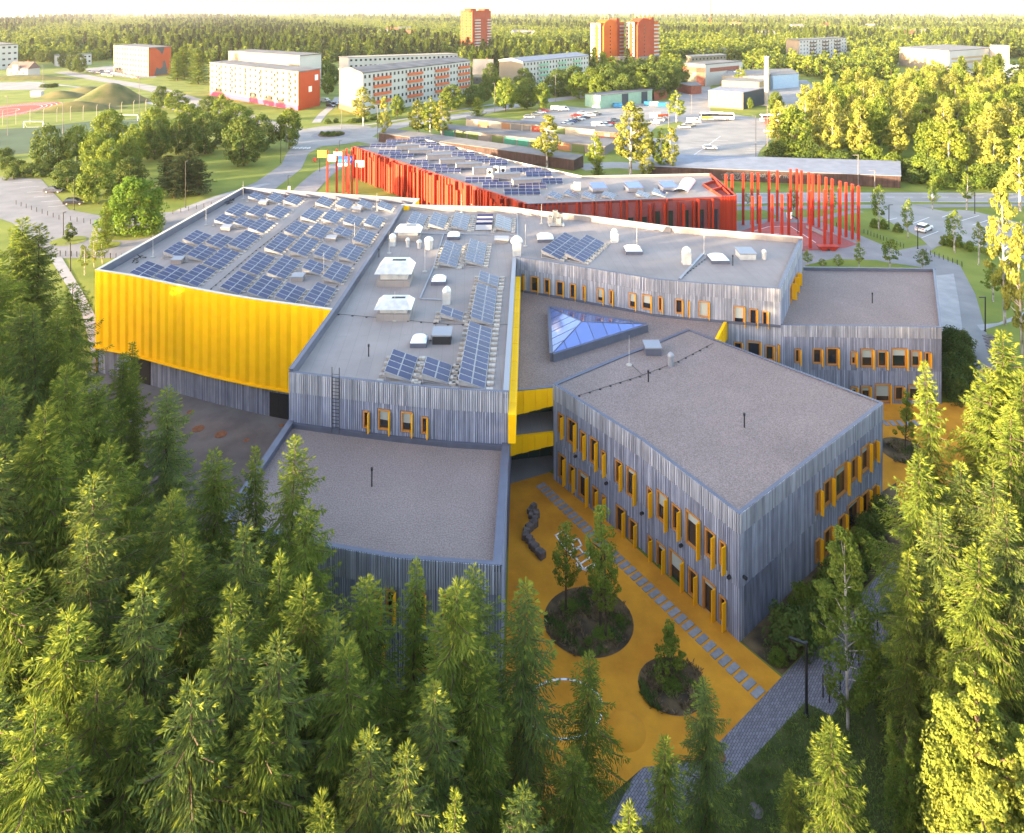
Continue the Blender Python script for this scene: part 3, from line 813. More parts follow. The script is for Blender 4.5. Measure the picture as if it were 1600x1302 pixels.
# ---- two-storey block in front on the right
ba = pl([(865, 599.5), (1004, 687.5), (1155, 802)], TB)
bc = P(1379, 629, TB)
bend = P(1117, 530, TB)
step = pl([(1075, 513.5), (1006, 542), (981, 551), (952, 563)], TB)
bpoly = ba + [bc, bend] + step
roof(school, bpoly, TB - .12, M['gravel'])
wab = Wall(ba, 0, TB)
def z7(x): return 780 + x / 2.96
for (x0, x1, yt, h, bl) in [(275, 298, 190, 1.75, 0), (318, 358, 212, 2.2, 0), (377, 402, 272, 1.9, 0), (422, 456, 300, 2.2, 0), (474, 493, 362, 1.7, 0), (540, 570, 405, 1.9, 0), (592, 634, 438, 2.3, .2), (688, 709, 533, 1.75, 0),
        (732, 780, 545, 2.25, .5), (802, 840, 608, 1.95, 0), (866, 930, 637, 2.5, .3), (955, 998, 720, 2.0, 0), (1023, 1048, 778, 1.75, 0),
        (277, 308, 376, 2.2, 0), (325, 351, 428, 1.8, 0), (370, 413, 453, 2.3, .25), (433, 459, 527, 1.9, 0), (477, 494, 568, 1.7, 0), (542, 583, 613, 2.2, 0), (603, 637, 676, 1.9, 0), (690, 709, 757, 1.75, 0),
        (731, 769, 782, 2.0, .25), (790, 855, 816, 2.5, .5), (878, 917, 903, 2.0, 0), (944, 1000, 946, 2.45, .2), (1022, 1049, 1032, 1.75, 0)]:
    wab.win(z7(x0), z7(x1), 580 + yt / 2.96, h=h, blind=bl, ref=z7(x0), fd=.4)
wab.build(school, band=1.45)
wbc = Wall([ba[-1], bc], 0, TB)
def z8(x): return 1100 + x / 2.604
for (x0, x1, yt, h, bl) in [(452, 469, 428, 1.75, 0), (486, 516, 378, 2.0, 0), (533, 578, 313, 2.5, .3), (597, 621, 290, 1.9, 0), (638, 669, 238, 2.2, .3), (687, 698, 228, 1.6, 0),
        (452, 468, 625, 1.75, 0), (487, 517, 575, 2.0, 0), (545, 570, 525, 1.9, 0), (583, 629, 455, 2.5, .2), (641, 668, 427, 2.0, 0), (683, 698, 408, 1.6, 0)]:
    wbc.win(z8(x0), z8(x1), 600 + yt / 2.604, h=h, blind=bl, ref=z8(x1), fd=.26)
wbc.build(school, band=1.45)
parapet(school, ba + [bc, bend], TB - .3, TB, .16)
parapet(school, [bend] + step[:1], TB - .3, TB - .05, .2)
parapet(school, step + [ba[0]], TB - .5, TB - .02, .25, 'coping', 'coping')
mb = MB(); plainwall(mb, bc, bend, 0, TB - .06); plainwall(mb, bend, step[0], 0, TB - .06); mb.build('wall', M['wood_back'], school, world=True)
mb = MB(); plainwall(mb, Vector((bend.x + .01, bend.y - .01, 0)), bc, 0, .1)
# darker door field in the gable
_, i, t0, D = wbc.hit(1168); a, dd, L, nn = wbc.seg(0)
dk = MB(); p = a + dd * .5 + nn * .06; dk.obox((p.x, p.y, .1), (dd.x * 4.2, dd.y * 4.2, 0), (nn.x * .03, nn.y * .03, 0), (0, 0, 3.6)); dk.build('boarded_door', M['wood_back'], school, world=True)
# wall lamps
for (x, y) in [(1141, 900), (1158, 902), (1066, 851), (1005, 801), (949, 754), (901, 712)]:
    ww = wab if x < 1156 else wbc
    _, i, t, D = ww.hit(x); a, dd, L, nn = ww.seg(i); z = H - (y - YH) * D / F; p = a + dd * t + nn * .1
    mb = MB(); mb.obox((p.x, p.y, z), (dd.x * .18, dd.y * .18, 0), (nn.x * .3, nn.y * .3, 0), (0, 0, .16)); mb.build('wall_lamp', M['dark'], school, world=True)

# ---- connector with its dark roof and yellow fascias
cz = 8.6
cfront = [P(803, 611, cz), P(866, 594, cz)]
inner = [Vector((p.x, p.y, 0)) for p in rw[:-1]]
cright = P(1137, 499.5, cz)
conn = [cfront[0], Vector((ba[0].x, ba[0].y, 0))] + [Vector((p.x, p.y, 0)) for p in reversed(step)] + [Vector((bend.x, bend.y, 0)), cright] + list(reversed(inner))
roof(school, conn, cz - .1, M['gravel'])
mb = MB()
for a, b in zip(rw, rw[1:]):
    d = (b - a); n = Vector((d.y, -d.x, 0)).normalized(); mb.obox((a.x + n.x * .1, a.y + n.y * .1, cz - .1), d, n * .2, (0, 0, .22))
mb.build('flashing', M['coping'], school, world=True)
def fascia(a, b, zlo_a, zlo_b, zhi, k, off=.0):
    d = (b - a); d.z = 0; n = Vector((d.y, -d.x, 0)).normalized()
    for i in range(k):
        t0, t1 = i / k, (i + 1) / k - .004
        p, q_ = a + d * t0 + n * off, a + d * t1 + n * off
        za, zb_ = zlo_a + (zlo_b - zlo_a) * t0, zlo_a + (zlo_b - zlo_a) * t1
        o = .05 * (i % 2) + .02
        mb = MB(); c = []
        for nn_ in (n * o, -n * .25):
            c.append([(p.x + nn_.x, p.y + nn_.y, za), (q_.x + nn_.x, q_.y + nn_.y, zb_), (q_.x + nn_.x, q_.y + nn_.y, zhi), (p.x + nn_.x, p.y + nn_.y, zhi)])
        A, B = c
        mb.face(A); mb.face(B[::-1])
        for j in range(4): mb.face([A[(j + 1) % 4], A[j], B[j], B[(j + 1) % 4]])
        mb.build('yellow_panel', M['yellow'], school, world=True)
A_, B_ = Vector((cfront[0].x - .8, cfront[0].y - .2, 0)), Vector((ba[0].x - .02, ba[0].y + .05, 0))
fascia(A_, B_, 6.2, 6.9, cz, 8)
parapet(school, [A_, B_], cz - .1, cz + .06, .2)
fascia(Vector((cright.x, cright.y, 0)), Vector((bend.x + .1, bend.y, 0)), 6.6, 6.6, cz, 6) if False else None
a, b = Vector((bend.x + .05, bend.y - .02, 0)), Vector((cright.x, cright.y, 0))
fascia(a, b, 6.6, 6.6, cz + .05, 6)
# lower canopy, terrace and glazing under the connector
fascia(A_ + Vector((-.2, -.4, 0)), B_ + Vector((0, -.3, 0)), 2.75, 3.35, 4.55, 8)
mb = MB(); mb.prism([(A_.x - .3, A_.y - .1), (B_.x, B_.y), (B_.x + 1, B_.y + 7), (A_.x, A_.y + 7)], 4.25, 4.45); mb.build('terrace', M['membrane'], school, world=True)
n_ = Vector((0, 3.2, 0))
for z0, z1 in ((0.1, 3.0), (4.5, 8.2)):
    mb = MB(); a, b = A_ + n_, B_ + n_
    for k in range(4):
        p = a.lerp(b, k / 4); d = (b - a) / 4 * .96
        mb.obox((p.x, p.y, z0), d, (0, .06, 0), (0, 0, z1 - z0))
    gl = mb.build('glazing', mat('green_glass', (.02, .05, .05), .08, spec=.8), school, world=True)
    mb = MB()
    for k in range(5):
        p = a.lerp(b, k / 4); mb.obox((p.x - .04, p.y - .05, z0), (.08, 0, 0), (0, .1, 0), (0, 0, z1 - z0))
    mb.build('mullion', M['dark'], gl)

# ---- triangular glass roof
sk = thing('glass_roof', 'triangular blue glass roof light standing on the dark connector roof', 'roof light', (8, 75, cz))
z9 = 9.3
c1, c2, c3 = P(859, 480.5, z9), P(863, 553, z9), P(1010, 507, z9)
ap = P(908.6, 502.7, 10.9)
mb = MB()
for a, b in ((c1, c2), (c2, c3), (c3, c1)):
    d = (b - a); n = Vector((d.y, -d.x, 0)).normalized()
    mb.obox((a.x, a.y, cz - .09), (d.x, d.y, 0), n * .22, (0, 0, z9 - cz + .09)); mb.obox((a.x - n.x * .1, a.y - n.y * .1, z9), (d.x, d.y, 0), n * .38, (0, 0, .07))
mb.build('curb', M['coping'], sk, world=True)
bars = MB()
for (a, b, k) in ((c1, c2, 7), (c2, c3, 7), (c3, c1, 7)):
    u = (b - a); L = u.length; u = u / L
    v = (ap - a); ua = v.dot(u); v = v - u * ua; hh = v.length; v = v / hh; nrm = u.cross(v)
    if nrm.z < 0: nrm = -nrm
    def top(x): return hh * x / ua if x < ua else hh * (L - x) / (L - ua)
    cuts = [L * i / k for i in range(k + 1)]
    for x0, x1 in zip(cuts, cuts[1:]):
        x0b, x1b = x0 + .04, x1 - .04
        pts = [(x0b, .05), (x1b, .05), (x1b, max(.05, top(x1b) - .05))]
        if x0b < ua < x1b: pts.append((ua, hh - .05))
        pts.append((x0b, max(.05, top(x0b) - .05)))
        pm = MB(); pm.face([a + u * x + v * y + nrm * .03 for x, y in pts]); pm.build('pane', M['skyglass'], sk, world=True)
        q0, q1 = a + u * x0, a + u * x0 + v * top(x0)
        if (q1 - q0).length > .1: bars.tube(q0 + nrm * .03, q1 + nrm * .03, .03, n=4)
for c in (c1, c2, c3): bars.tube(c + Vector((0, 0, .05)), ap, .055, n=5)
bars.build('glazing_bar', M['coping'], sk, world=True)
# ------------------------------------------------------------------ things on the roofs
me_cache = {}
def solar(root, nx, ny, mw, mh, rz_note=None, gap=.03, hi=.95, lo=.13, ballast=0):
    """tilted table of modules, raised on its left edge; local origin at its middle on the roof"""
    W, L = nx * mw, ny * mh
    key = (mw, mh, nx)
    sl_ = (lo - hi) / W
    if key not in me_cache:
        mb = MB(); mb.obox((0, 0, 0), (mw - gap, 0, sl_ * (mw - gap)), (0, mh - gap, 0), (0, 0, .035), 0)
        e = .035
        mb.face([(e, e, .037 + sl_ * e), (mw - gap - e, e, .037 + sl_ * (mw - gap - e)), (mw - gap - e, mh - gap - e, .037 + sl_ * (mw - gap - e)), (e, mh - gap - e, .037 + sl_ * e)], 1)
        me_cache[key] = mb.mesh('solar_module', [M['alu'], M['cell']])
    for i in range(nx):
        for j in range(ny):
            o = link('module', me_cache[key], root); o.location = (-W / 2 + i * mw, -L / 2 + j * mh, hi + sl_ * i * mw)
    fr = MB()
    for j in range(ny + 1):
        y = -L / 2 + j * mh - .05
        fr.obox((-W / 2, y, hi - .08), (W, 0, lo - hi), (0, .06, 0), (0, 0, .05))
        fr.obox((-W / 2 + .05, y, 0), (.06, 0, 0), (0, .06, 0), (0, 0, hi - .05))
        fr.obox((-W / 2, y, 0.01), (W, 0, 0), (0, .07, 0), (0, 0, .05))
    # side sheet of the wedge and the sheet closing its high side
    fr.face([(-W / 2 + .03, -L / 2 - .02, hi - .42), (W / 2, -L / 2 - .02, .03), (W / 2, -L / 2 - .02, lo - .03), (-W / 2 + .03, -L / 2 - .02, hi - .08)])
    fr.build('support_frame', M['alu'], root)
    if ballast:
        bm = MB()
        for j in range(ny + 1):
            y = -L / 2 + j * mh - .02
            for s in ((-1, 1) if ballast == 2 else (1,)):
                for q in (0, 1): bm.box((s * (W / 2 + .34) + (q - .5) * .29, y, .11), (.27, .38, .2))
        stuff(bm.build('ballast', M['ballast'], root))
    else:
        bm = MB()
        for j in range(ny + 1):
            y = -L / 2 + j * mh - .02
            bm.box((W / 2 + .12, y, .06), (.34, .24, .12))
            if j in (0, ny): bm.box((-W / 2 - .05, y, .08), (.4, .22, .14))
        stuff(bm.build('ballast', M['ballast'], root))

HZ = TY - 1.0
hall_dir = math.atan2((ybk[0] - yf[0]).y, (ybk[0] - yf[0]).x) - math.pi / 2
rows = [
    [(231, 422, 4), (268.5, 428, 4), (310, 430, 5), (373, 441, 5), (415, 448, 5), (455, 457.5, 4), (501, 460, 5)],
    [(280.5, 390, 4), (316, 394.5, 4), (347, 403.5, 6), (404, 411, 6), (445, 417, 6), (492, 417, 3), (528, 425, 5)],
    [(309, 371, 4), (343.5, 376, 4), (383, 375, 6), (439, 380, 6), (476, 384, 6), (510, 393.5, 4), (549.5, 394, 5)],
    [(353, 343, 3), (383, 347, 3), (410, 352, 5), (465, 357, 5), (499, 361, 5), (537, 362, 3), (570, 370, 5)],
    [(373, 328, 5), (404, 330, 4), (437, 331, 5), (489, 335, 5), (521, 338, 5), (553, 344, 4), (586, 345, 5)],
    [(403, 307, 3), (433, 309, 4), (460, 312, 4), (509, 315, 4), (540, 318, 4), (572, 319, 3), (603, 322, 3)]]
rowname = ['front row', 'second row from front', 'third row from front', 'third row from back', 'second row from back', 'back row']
for r, row in enumerate(rows):
    for c, (x, y, n) in enumerate(row):
        p = P(x, y, HZ + .55); p.z = HZ
        t = thing('solar_array', f'solar table on the yellow hall roof, {rowname[r]}, {ORD[c]} from left', 'solar panels', p, 'solar panel tables on the yellow hall roof', hall_dir * .4)
        solar(t, 2, n, 1.13, .98)
MZ = T3 - .55
marr = [(628, 570, 4, 'four-row solar table at the front left of the main grey roof by the ladder wall'), (683.5, 578, 3, 'short three-row solar table at the front of the main grey roof, between two others'),
        (745, 551, 11, 'longest solar table, at the front right of the main grey roof along its yellow edge'), (757.5, 473, 9, 'long solar table behind the longest one along the right edge of the main grey roof'),
        (706.5, 489.6, 2, 'smallest solar table beside the square vent stack on the main grey roof'), (764, 436, 3, 'short solar table at the far end of the right-hand line on the main grey roof'),
        (744.5, 393.5, 8, 'solar table behind the middle dome, right one of two, on the main grey roof'), (705, 396, 8, 'solar table behind the middle dome, left one of two, on the main grey roof'),
        (653, 343, 6, 'leftmost solar table along the back edge of the main grey roof behind the small hood'), (686, 344.5, 6, 'second solar table from the left along the back edge of the main grey roof'),
        (720.5, 345, 7, 'third solar table from the left along the back edge of the main grey roof'), (787, 348, 6, 'rightmost solar table along the back edge of the main grey roof')]
for (x, y, n, lab) in marr:
    p = P(x, y, MZ + .5); p.z = MZ
    t = thing('solar_array', lab, 'solar panels', p, 'solar panel tables on the main grey roof', R(-1.5))
    solar(t, 2, n, 1.15, .98, ballast=2, hi=.92)
# the table whose modules have been lifted
p = P(757, 347, MZ + .4); p.z = MZ
t = thing('solar_array', 'disordered solar table with modules tipped up at the back of the main roof', 'solar panels', p, 'solar panel tables on the main grey roof')
for j in range(6):
    m_ = MB(); m_.obox((-1.2, -3 + j * 1.05, .15), (2.4, 0, .06 * (j % 2)), (0, .85, .45), (0, 0, .04)); m_.build('module', M['cell'] if j % 2 else M['alu'], t)
bm = MB()
for j in range(7):
    for s in (-1, 1): bm.box((s * 1.6, -3 + j, .1), (.5, .4, .2))
stuff(bm.build('ballast', M['ballast'], t))
for (x, y, lab) in [(879, 384, 'left one of two blue solar tables on the right wing roof'), (915, 388, 'right one of two blue solar tables on the right wing roof')]:
    p = P(x, y, MZ + .5); p.z = MZ
    t = thing('solar_array', lab, 'solar panels', p, 'solar panel tables on the right wing roof', R(-27))
    solar(t, 2, 8, 1.35, 1.0, ballast=1)

def hood(x, y, w, d, h, lab, lit=True):
    p = P(x, y, MZ); t = thing('ventilation_hood', lab, 'roof vent', p)
    mb = MB(); mb.box((0, 0, .35), (w * .98, d * .95, .7)); mb.build('curb', M['membrane'], t)
    mb = MB(); mb.box((0, 0, .7 + h * .25), (w * .8, d * .7, h * .5)); mb.build('body', M['steel'], t)
    z0, z1 = .7 + h * .5, .7 + h
    mb = MB(); a = [(-w * .55, -d * .55), (w * .55, -d * .55), (w * .55, d * .55), (-w * .55, d * .55)]; b = [(-w * .38, -d * .12), (w * .38, -d * .12), (w * .38, d * .38), (-w * .38, d * .38)]
    for i in range(4):
        j = (i + 1) % 4; mb.face([(*a[i], z0), (*a[j], z0), (*b[j], z1), (*b[i], z1)])
    mb.face([(*q, z1) for q in b]); mb.face([(*q, z0) for q in a[::-1]]); mb.build('cover', M['steel'], t)
    mb = MB(); mb.box((w * .1, d * .12, z1 + .02), (w * .4, d * .12, .06)); mb.build('slot', M['dark'], t)
hood(618, 440, 3.9, 3.4, 1.7, 'big sunlit sheet metal ventilation hood with sloping cover on the main grey roof')
hood(617, 494, 3.5, 2.6, 1.1, 'big pale blue sheet metal hood in shade nearer the front of the main roof')
hood(638.5, 373, 3.4, 2.4, 1.1, 'smaller whitish sheet metal hood at the back of the main roof by the parapet')
def dome(x, y, w, lab, z=MZ, d=None):
    d = d or w; p = P(x, y, z); t = thing('dome_skylight', lab, 'skylight', p)
    mb = MB(); mb.box((0, 0, .22), (w, d, .45)); mb.build('curb', M['coping'], t)
    mb = MB(); n = 8
    for j in range(n + 1):
        for i in range(n + 1):
            u, v = i / n * 2 - 1, j / n * 2 - 1
            mb.v.append((u * w * .49, v * d * .49, .45 + .42 * (1 - u ** 4) * (1 - v ** 4)))
    for j in range(n):
        for i in range(n): k = j * (n + 1) + i; mb.f.append((k, k + 1, k + n + 2, k + n + 1)); mb.m.append(0)
    mb.build('dome', M['acryl'], t, smooth=True)
for (x, y, w, lab) in [(655, 538, 1.55, 'white acrylic dome skylight nearest the front edge of the main roof'), (686, 442, 1.7, 'white acrylic dome skylight in the middle of the main roof right of the big hood'),
        (709, 372, 1.75, 'white acrylic dome skylight at the back of the main roof behind the twin solar tables'), (852, 375, 2.3, 'white dome skylight on the right wing roof left of the two solar tables'),
        (989, 394, 2.2, 'white dome skylight on the right wing roof in front of the lightning rod'), (1122, 408, 2.3, 'white dome skylight on the right wing roof near its right end')]: dome(x, y, w, lab)
def hatch(x, y, z, w, d, h, lab, top='greybox', body='coping', name='roof_hatch', cat='roof hatch', group=None):
    p = P(x, y, z); t = thing(name, lab, cat, p, group)
    mb = MB(); mb.box((0, 0, h * .4), (w * .92, d * .92, h * .8)); mb.build('body', M[body], t)
    mb = MB(); mb.obox((-w / 2, -d / 2, h * .8), (w, 0, 0), (0, d, .12), (0, 0, h * .14)); mb.build('lid', M[top], t)
hatch(691, 533, MZ, 1.9, 1.6, 1.0, 'dark blue box hatch beside the front dome on the main roof', 'greybox', 'dark')
hatch(784, 379, MZ, 2.0, 1.1, .7, 'low grey box vent near the back right corner of the main roof', 'greybox', 'membrane')
hatch(1165, 402, MZ, 2.2, 2.2, .9, 'square sheet metal box with raised lid near the end of the right wing roof', 'greybox', 'steel')
hatch(1019, 551, TB - .12, 1.7, 1.5, .9, 'dark square roof hatch on the edge of the gravel roof behind the two-storey block', 'greybox', 'coping')
for k, (x, y) in enumerate([(278, 411), (466, 438), (354, 360), (518, 377), (412, 320), (558, 331)]):
    hatch(x, y, HZ, 1.45, 1.1, .65, ['low sheet metal vent box beside the front left solar tables of the hall roof', 'low vent box among the front right solar tables of the hall roof', 'low vent box near the left parapet halfway along the hall roof',
          'low vent box right of the middle of the hall roof', 'low vent box at the back left of the hall roof', 'low vent box at the back right of the hall roof'][k], 'greybox', 'membrane', 'vent_box', 'roof vent', 'vent boxes on the yellow hall roof')
def stack(x, y, z, r, h, lab, cap=1.5, square=False, m='steel'):
    p = P(x, y, z); t = thing('vent_stack', lab, 'roof vent', p)
    mb = MB()
    if square: mb.box((0, 0, h * .33), (r * 2, r * 2, h * .66))
    else: mb.tube((0, 0, 0), (0, 0, h * .66), r, n=12)
    mb.build('pipe', M[m], t)
    mb = MB(); mb.lathe((0, 0, h * .66), [(r * cap, 0), (r * cap, h * .08), (r * cap * .8, h * .2), (r * cap * .35, h * .31), (.02, h * .34)], 12); mb.build('cap', M[m], t, smooth=True)
stack(698, 474, MZ, .42, 1.9, 'square grey vent stack with rounded cap between the dome and the small solar table', 1.15, True)
stack(614, 384, MZ, .38, 1.7, 'white vent stack by the left parapet of the main roof behind the big hood', 1.2, True)
stack(637, 386, MZ, .25, 1.3, 'thin white vent pipe behind the big hood on the main roof', 1.2)
stack(655, 388, MZ, .25, 1.2, 'small white conical vent pipe behind the big hood, third from the parapet', 1.5)
stack(670, 389, MZ, .55, 1.7, 'stout white vent with black twin pipes behind the big hood on the main roof', 1.15)
stack(807.5, 399, MZ, .55, 2.6, 'sunlit mushroom vent stack at the corner where the right wing meets the main roof', 1.45, True)
stack(960, 378, MZ, .45, 1.9, 'plain white square stack right of the solar tables on the right wing', 1.05, True)
stack(1072.5, 412, MZ, .5, 2.2, 'white gabled vent stack in the middle of the right wing roof', 1.2, True)
stack(1194, 405, MZ, .28, 1.3, 'short white pipe near the right end of the right wing roof', 1.1)
stack(1048, 572, TB - .12, .28, 1.4, 'grey pipe with dark cap on the gravel roof beside the dark hatch', 1.2, m='greybox')
def thinpipe(x, y, z, h, lab): 
    p = P(x, y, z); t = thing('roof_pipe', lab, 'vent pipe', p); mb = MB(); mb.tube((0, 0, 0), (0, 0, h), .06, n=6); mb.build('pipe', M['dark'], t); mb = MB(); mb.tube((0, 0, h), (.0, -.02, h + .22), .1, n=6); mb.build('cap', M['dark'], t)
for (x, y, z, h, lab) in [(576, 557, MZ, .9, 'thin black pipe in the open front left part of the main grey roof'), (592, 402, MZ, .9, 'thin black pipe beside the hall parapet on the main grey roof'), (581, 760, T2 - .5, 1.2, 'thin black vent pipe in the middle of the low front gravel roof'),
        (1013, 597, TB - .12, .9, 'thin black pipe on the gravel roof of the two-storey block beside the dotted cable'), (1163, 668, TB - .12, 1.0, 'thin black pipe alone in the gravel roof of the two-storey block'), (1363, 474, 8.25, 1.1, 'thin black pipe on the far right gravel roof'), (1145, 415, MZ, 1.1, 'thin black pipe at the right end of the right wing roof beside the dome')]: thinpipe(x, y, z, h, lab)
# lightning rods with round feet
rods = [(239, 402, HZ, 'beside the front left solar tables of the hall'), (322, 352, HZ, 'by the left parapet halfway along the hall roof'), (380, 311, HZ, 'in the back left corner of the hall roof'), (506, 433, HZ, 'among the front right solar tables of the hall'), (554, 381, HZ, 'between solar tables at the right of the hall roof'),
        (589, 331, HZ, 'at the back right of the hall roof'), (608, 396, MZ, 'beside the hall parapet on the main grey roof'), (721, 333, MZ, 'at the back edge of the main grey roof'), (995, 385, MZ, 'behind a dome on the right wing roof'), (1100, 398, MZ, 'behind the gabled stack on the right wing'), (846, 350, MZ, 'beside the white air units at the right wing parapet'),
        (821, 385, MZ, 'beside the mushroom vent at the roof corner'), (617, 501, MZ, 'in front of the blue hood on the main grey roof'), (983, 571, TB - .12, 'on the gravel roof near the triangular glass'), (664, 425, MZ, 'right of the big sunlit hood on the main roof')]
for (x, y, z, lab) in rods:
    p = P(x, y, z); t = thing('lightning_rod', 'lightning rod ' + lab, 'lightning rod', p, 'lightning rods on the school roofs')
    mb = MB(); mb.tube((0, 0, 0), (0, 0, 3.0), .035, .015, 5); mb.build('rod', M['steel'], t); mb = MB(); mb.lathe((0, 0, 0), [(.3, 0), (.3, .08), (.12, .16)], 12); mb.build('foot', M['ballast'], t)
# roof cables held by dark blocks
def cable(px, z, lab, step=1.1):
    pts = [P(x, y, z) for x, y in px]; t = thing('lightning_cable', lab, 'cable', pts[0]); mb = MB(); mb.path([p + Vector((0, 0, .08)) for p in pts], .02, 4); mb.build('wire', M['dark'], t, world=True)
    bm = MB()
    for a, b in zip(pts, pts[1:]):
        n = max(1, int((b - a).length / step))
        for i in range(n):
            p = a.lerp(b, i / n); bm.lathe((p.x, p.y, p.z), [(.13, 0), (.11, .06), (.05, .09)], 6)
    stuff(bm.build('cable_block', M['dark'], t, world=True))
cable([(529, 492), (617, 500), (700, 508), (793, 508)], MZ, 'cable on dark blocks across the main roof in front of the blue hood', 1.4)
cable([(905, 619), (1000, 589), (1060, 566), (1115, 537)], TB - .12, 'cable on dark blocks across the gravel roof of the two-storey block')
cable([(986, 571), (1005, 588)], TB - .12, 'short cable on dark blocks leading to the rod near the triangular glass')
cable([(682, 505), (670, 540)], MZ, 'short cable on dark blocks beside the front dome', .9)
cable([(1113, 397), (1060, 438)], MZ, 'cable on dark blocks beside the trunking on the right wing', .9)
cable([(330, 452), (400, 392), (455, 350), (505, 312)], HZ, 'cable on dark blocks along the aisle between the hall solar tables', 1.1)
cable([(500, 482), (545, 425), (600, 352)], HZ, 'cable on dark blocks along the right edge of the hall roof', 1.1)
# trunking and pipes lying on the roof
def trunk(px, z, w, lab, m='greybox', name='cable_trunking', cat='trunking'):
    pts = [P(x, y, z) for x, y in px]; mb = MB()
    for a, b in zip(pts, pts[1:]):
        d = b - a; n = Vector((-d.y, d.x, 0)).normalized() * w; mb.obox(a - n / 2, d, n, (0, 0, .14))
    tag(mb.build(name, M[m]), lab, cat)
trunk([(693, 367), (677, 420), (656, 468), (690, 470)], MZ, .14, 'pale cable trunking running down the main roof from the back solar tables')
trunk([(620, 365), (700, 367), (808, 368)], MZ, .12, 'grey trunking running across the back of the main roof below the solar tables')
trunk([(808, 334), (809, 372)], MZ, .15, 'grey trunking at the joint between main roof and right wing')
trunk([(1098, 398), (1062, 437)], MZ, .3, 'bluish trunking running across the right wing roof to its front edge')
trunk([(624, 597), (735, 603)], MZ, .1, 'thin pipe along the front edge of the main roof before the solar tables')
# air units at the wing's back parapet
p = P(871, 352, MZ)
t = thing('air_unit', 'cluster of cream air units on a frame at the right wing parapet', 'air unit', p)
for (dx, dy, h) in [(-1.1, .2, 1.0), (-.3, .4, 1.8), (.5, .2, 1.4), (.1, -.5, .9)]:
    mb = MB(); mb.box((dx, dy, .3 + h / 2), (.7, .5, h)); o = mb.build('unit', M['ballast'], t); mb = MB(); mb.lathe((dx, dy, .3 + h), [(.25, 0), (.25, .05), (.1, .06)], 10); mb.build('fan', M['dark'], o)
mb = MB(); mb.box((-.2, 0, .15), (2.4, 1.4, .06)); mb.box((-1.2, 0, .07), (.1, 1.4, .14)); mb.box((.8, 0, .07), (.1, 1.4, .14)); mb.build('frame', M['steel'], t)
# ladder on the main front wall
_, i, tm, D = Wall(mf, 0, 1).hit(527); a, dd, L, nn = Wall(mf, 0, 1).seg(i)
pb = a + dd * tm + nn * .32
t = thing('wall_ladder', 'dark steel ladder up the grey front wall from the low gravel roof', 'ladder', (pb.x, pb.y, T2 - .5))
mb = MB()
for s in (-.33, .33): q = pb + dd * s; mb.tube((q.x, q.y, T2 - .4), (q.x, q.y, T3 + 1.0), .035, n=6)
mb.build('rail', M['dark'], t, world=True)
mb = MB()
for k in range(17): z = T2 - .2 + k * .3; q0, q1 = pb - dd * .33, pb + dd * .33; mb.tube((q0.x, q0.y, z), (q1.x, q1.y, z), .022, n=5)
mb.build('rung', M['dark'], t, world=True)
# stored black cable heaps by the hall's left parapet
for (x, y, lab) in [(217, 407, 'tangled black cable heap by the front left parapet of the hall roof'), (360, 318, 'tangled black cable heap by the back left parapet of the hall roof')]:
    p = P(x, y, HZ); t = MB(); rr = random.Random(int(x))
    for k in range(16):
        q = Vector((p.x + rr.uniform(-.5, .5), p.y + rr.uniform(-1.6, 1.6), HZ + rr.uniform(.05, .4)))
        t.tube(q, q + Vector((rr.uniform(-.4, .4), rr.uniform(-.8, .8), rr.uniform(-.1, .25))), .05, n=5)
    tag(t.build('cable_heap', M['black']), lab, 'cables')
# ------------------------------------------------------------------ the red sports building
GZ = 8.0
gl = pl([(553, 229), (824, 318.5)], GZ); gr_ = pl([(1125, 307)], GZ)[0]; ge = pl([(1151, 305.5)], GZ)[0]
gb = pl([(1110, 271), (1000, 273), (910, 275), (860, 264), (800, 251), (664.5, 217.5)], GZ)
gym = thing('red_sports_building', 'low angular building clad in red and orange fins with solar panels on its roof', 'sports building', (0, 150, 0))
gpoly = [gl[0], gl[1], gr_, gb[0]] + gb[1:]
roof(gym, gpoly, GZ - .45, M['membrane'])
parapet(gym, gl, GZ - .5, GZ, .25, 'red', 'red')
parapet(gym, [gl[1], gr_, ge], GZ - .5, GZ, .25, 'coping', 'red_dark')
parapet(gym, gb, GZ - .5, GZ, .3, 'pale_coping', 'membrane')
parapet(gym, [gb[-1], gl[0]], GZ - .5, GZ, .25, 'coping', 'coping')
mb = MB(); plainwall(mb, gl[0], gl[1], 0, GZ - .05); mb.build('wall', M['red_dark'], gym, world=True)
mb = MB(); plainwall(mb, gl[1], ge, 0, GZ - .05); mb.build('wall', M['red_pink'], gym, world=True)
mb = MB(); bb = [ge] + gb + [gl[0]]
for a, b in zip(bb, bb[1:]): plainwall(mb, a, b, 0, GZ - .05)
mb.build('wall', M['red_dark'], gym, world=True)
rr = random.Random(5)
d = gl[1] - gl[0]; L = d.length; d = d / L; n = Vector((d.y, -d.x, 0))
for k in range(5):
    u = L * (.18 + .17 * k); p = gl[0] + d * u + n * .05; mb = MB(); mb.obox((p.x, p.y, 1.8), d * (L * .1), n * .05, (0, 0, 2.2)); mb.build('window', M['glass'], gym, world=True)
    mb = MB(); mb.obox((p.x, p.y, 4.0), d * (L * .1), n * .12, (0, 0, .15)); mb.build('window_head', M['white'], gym, world=True)
u = .1
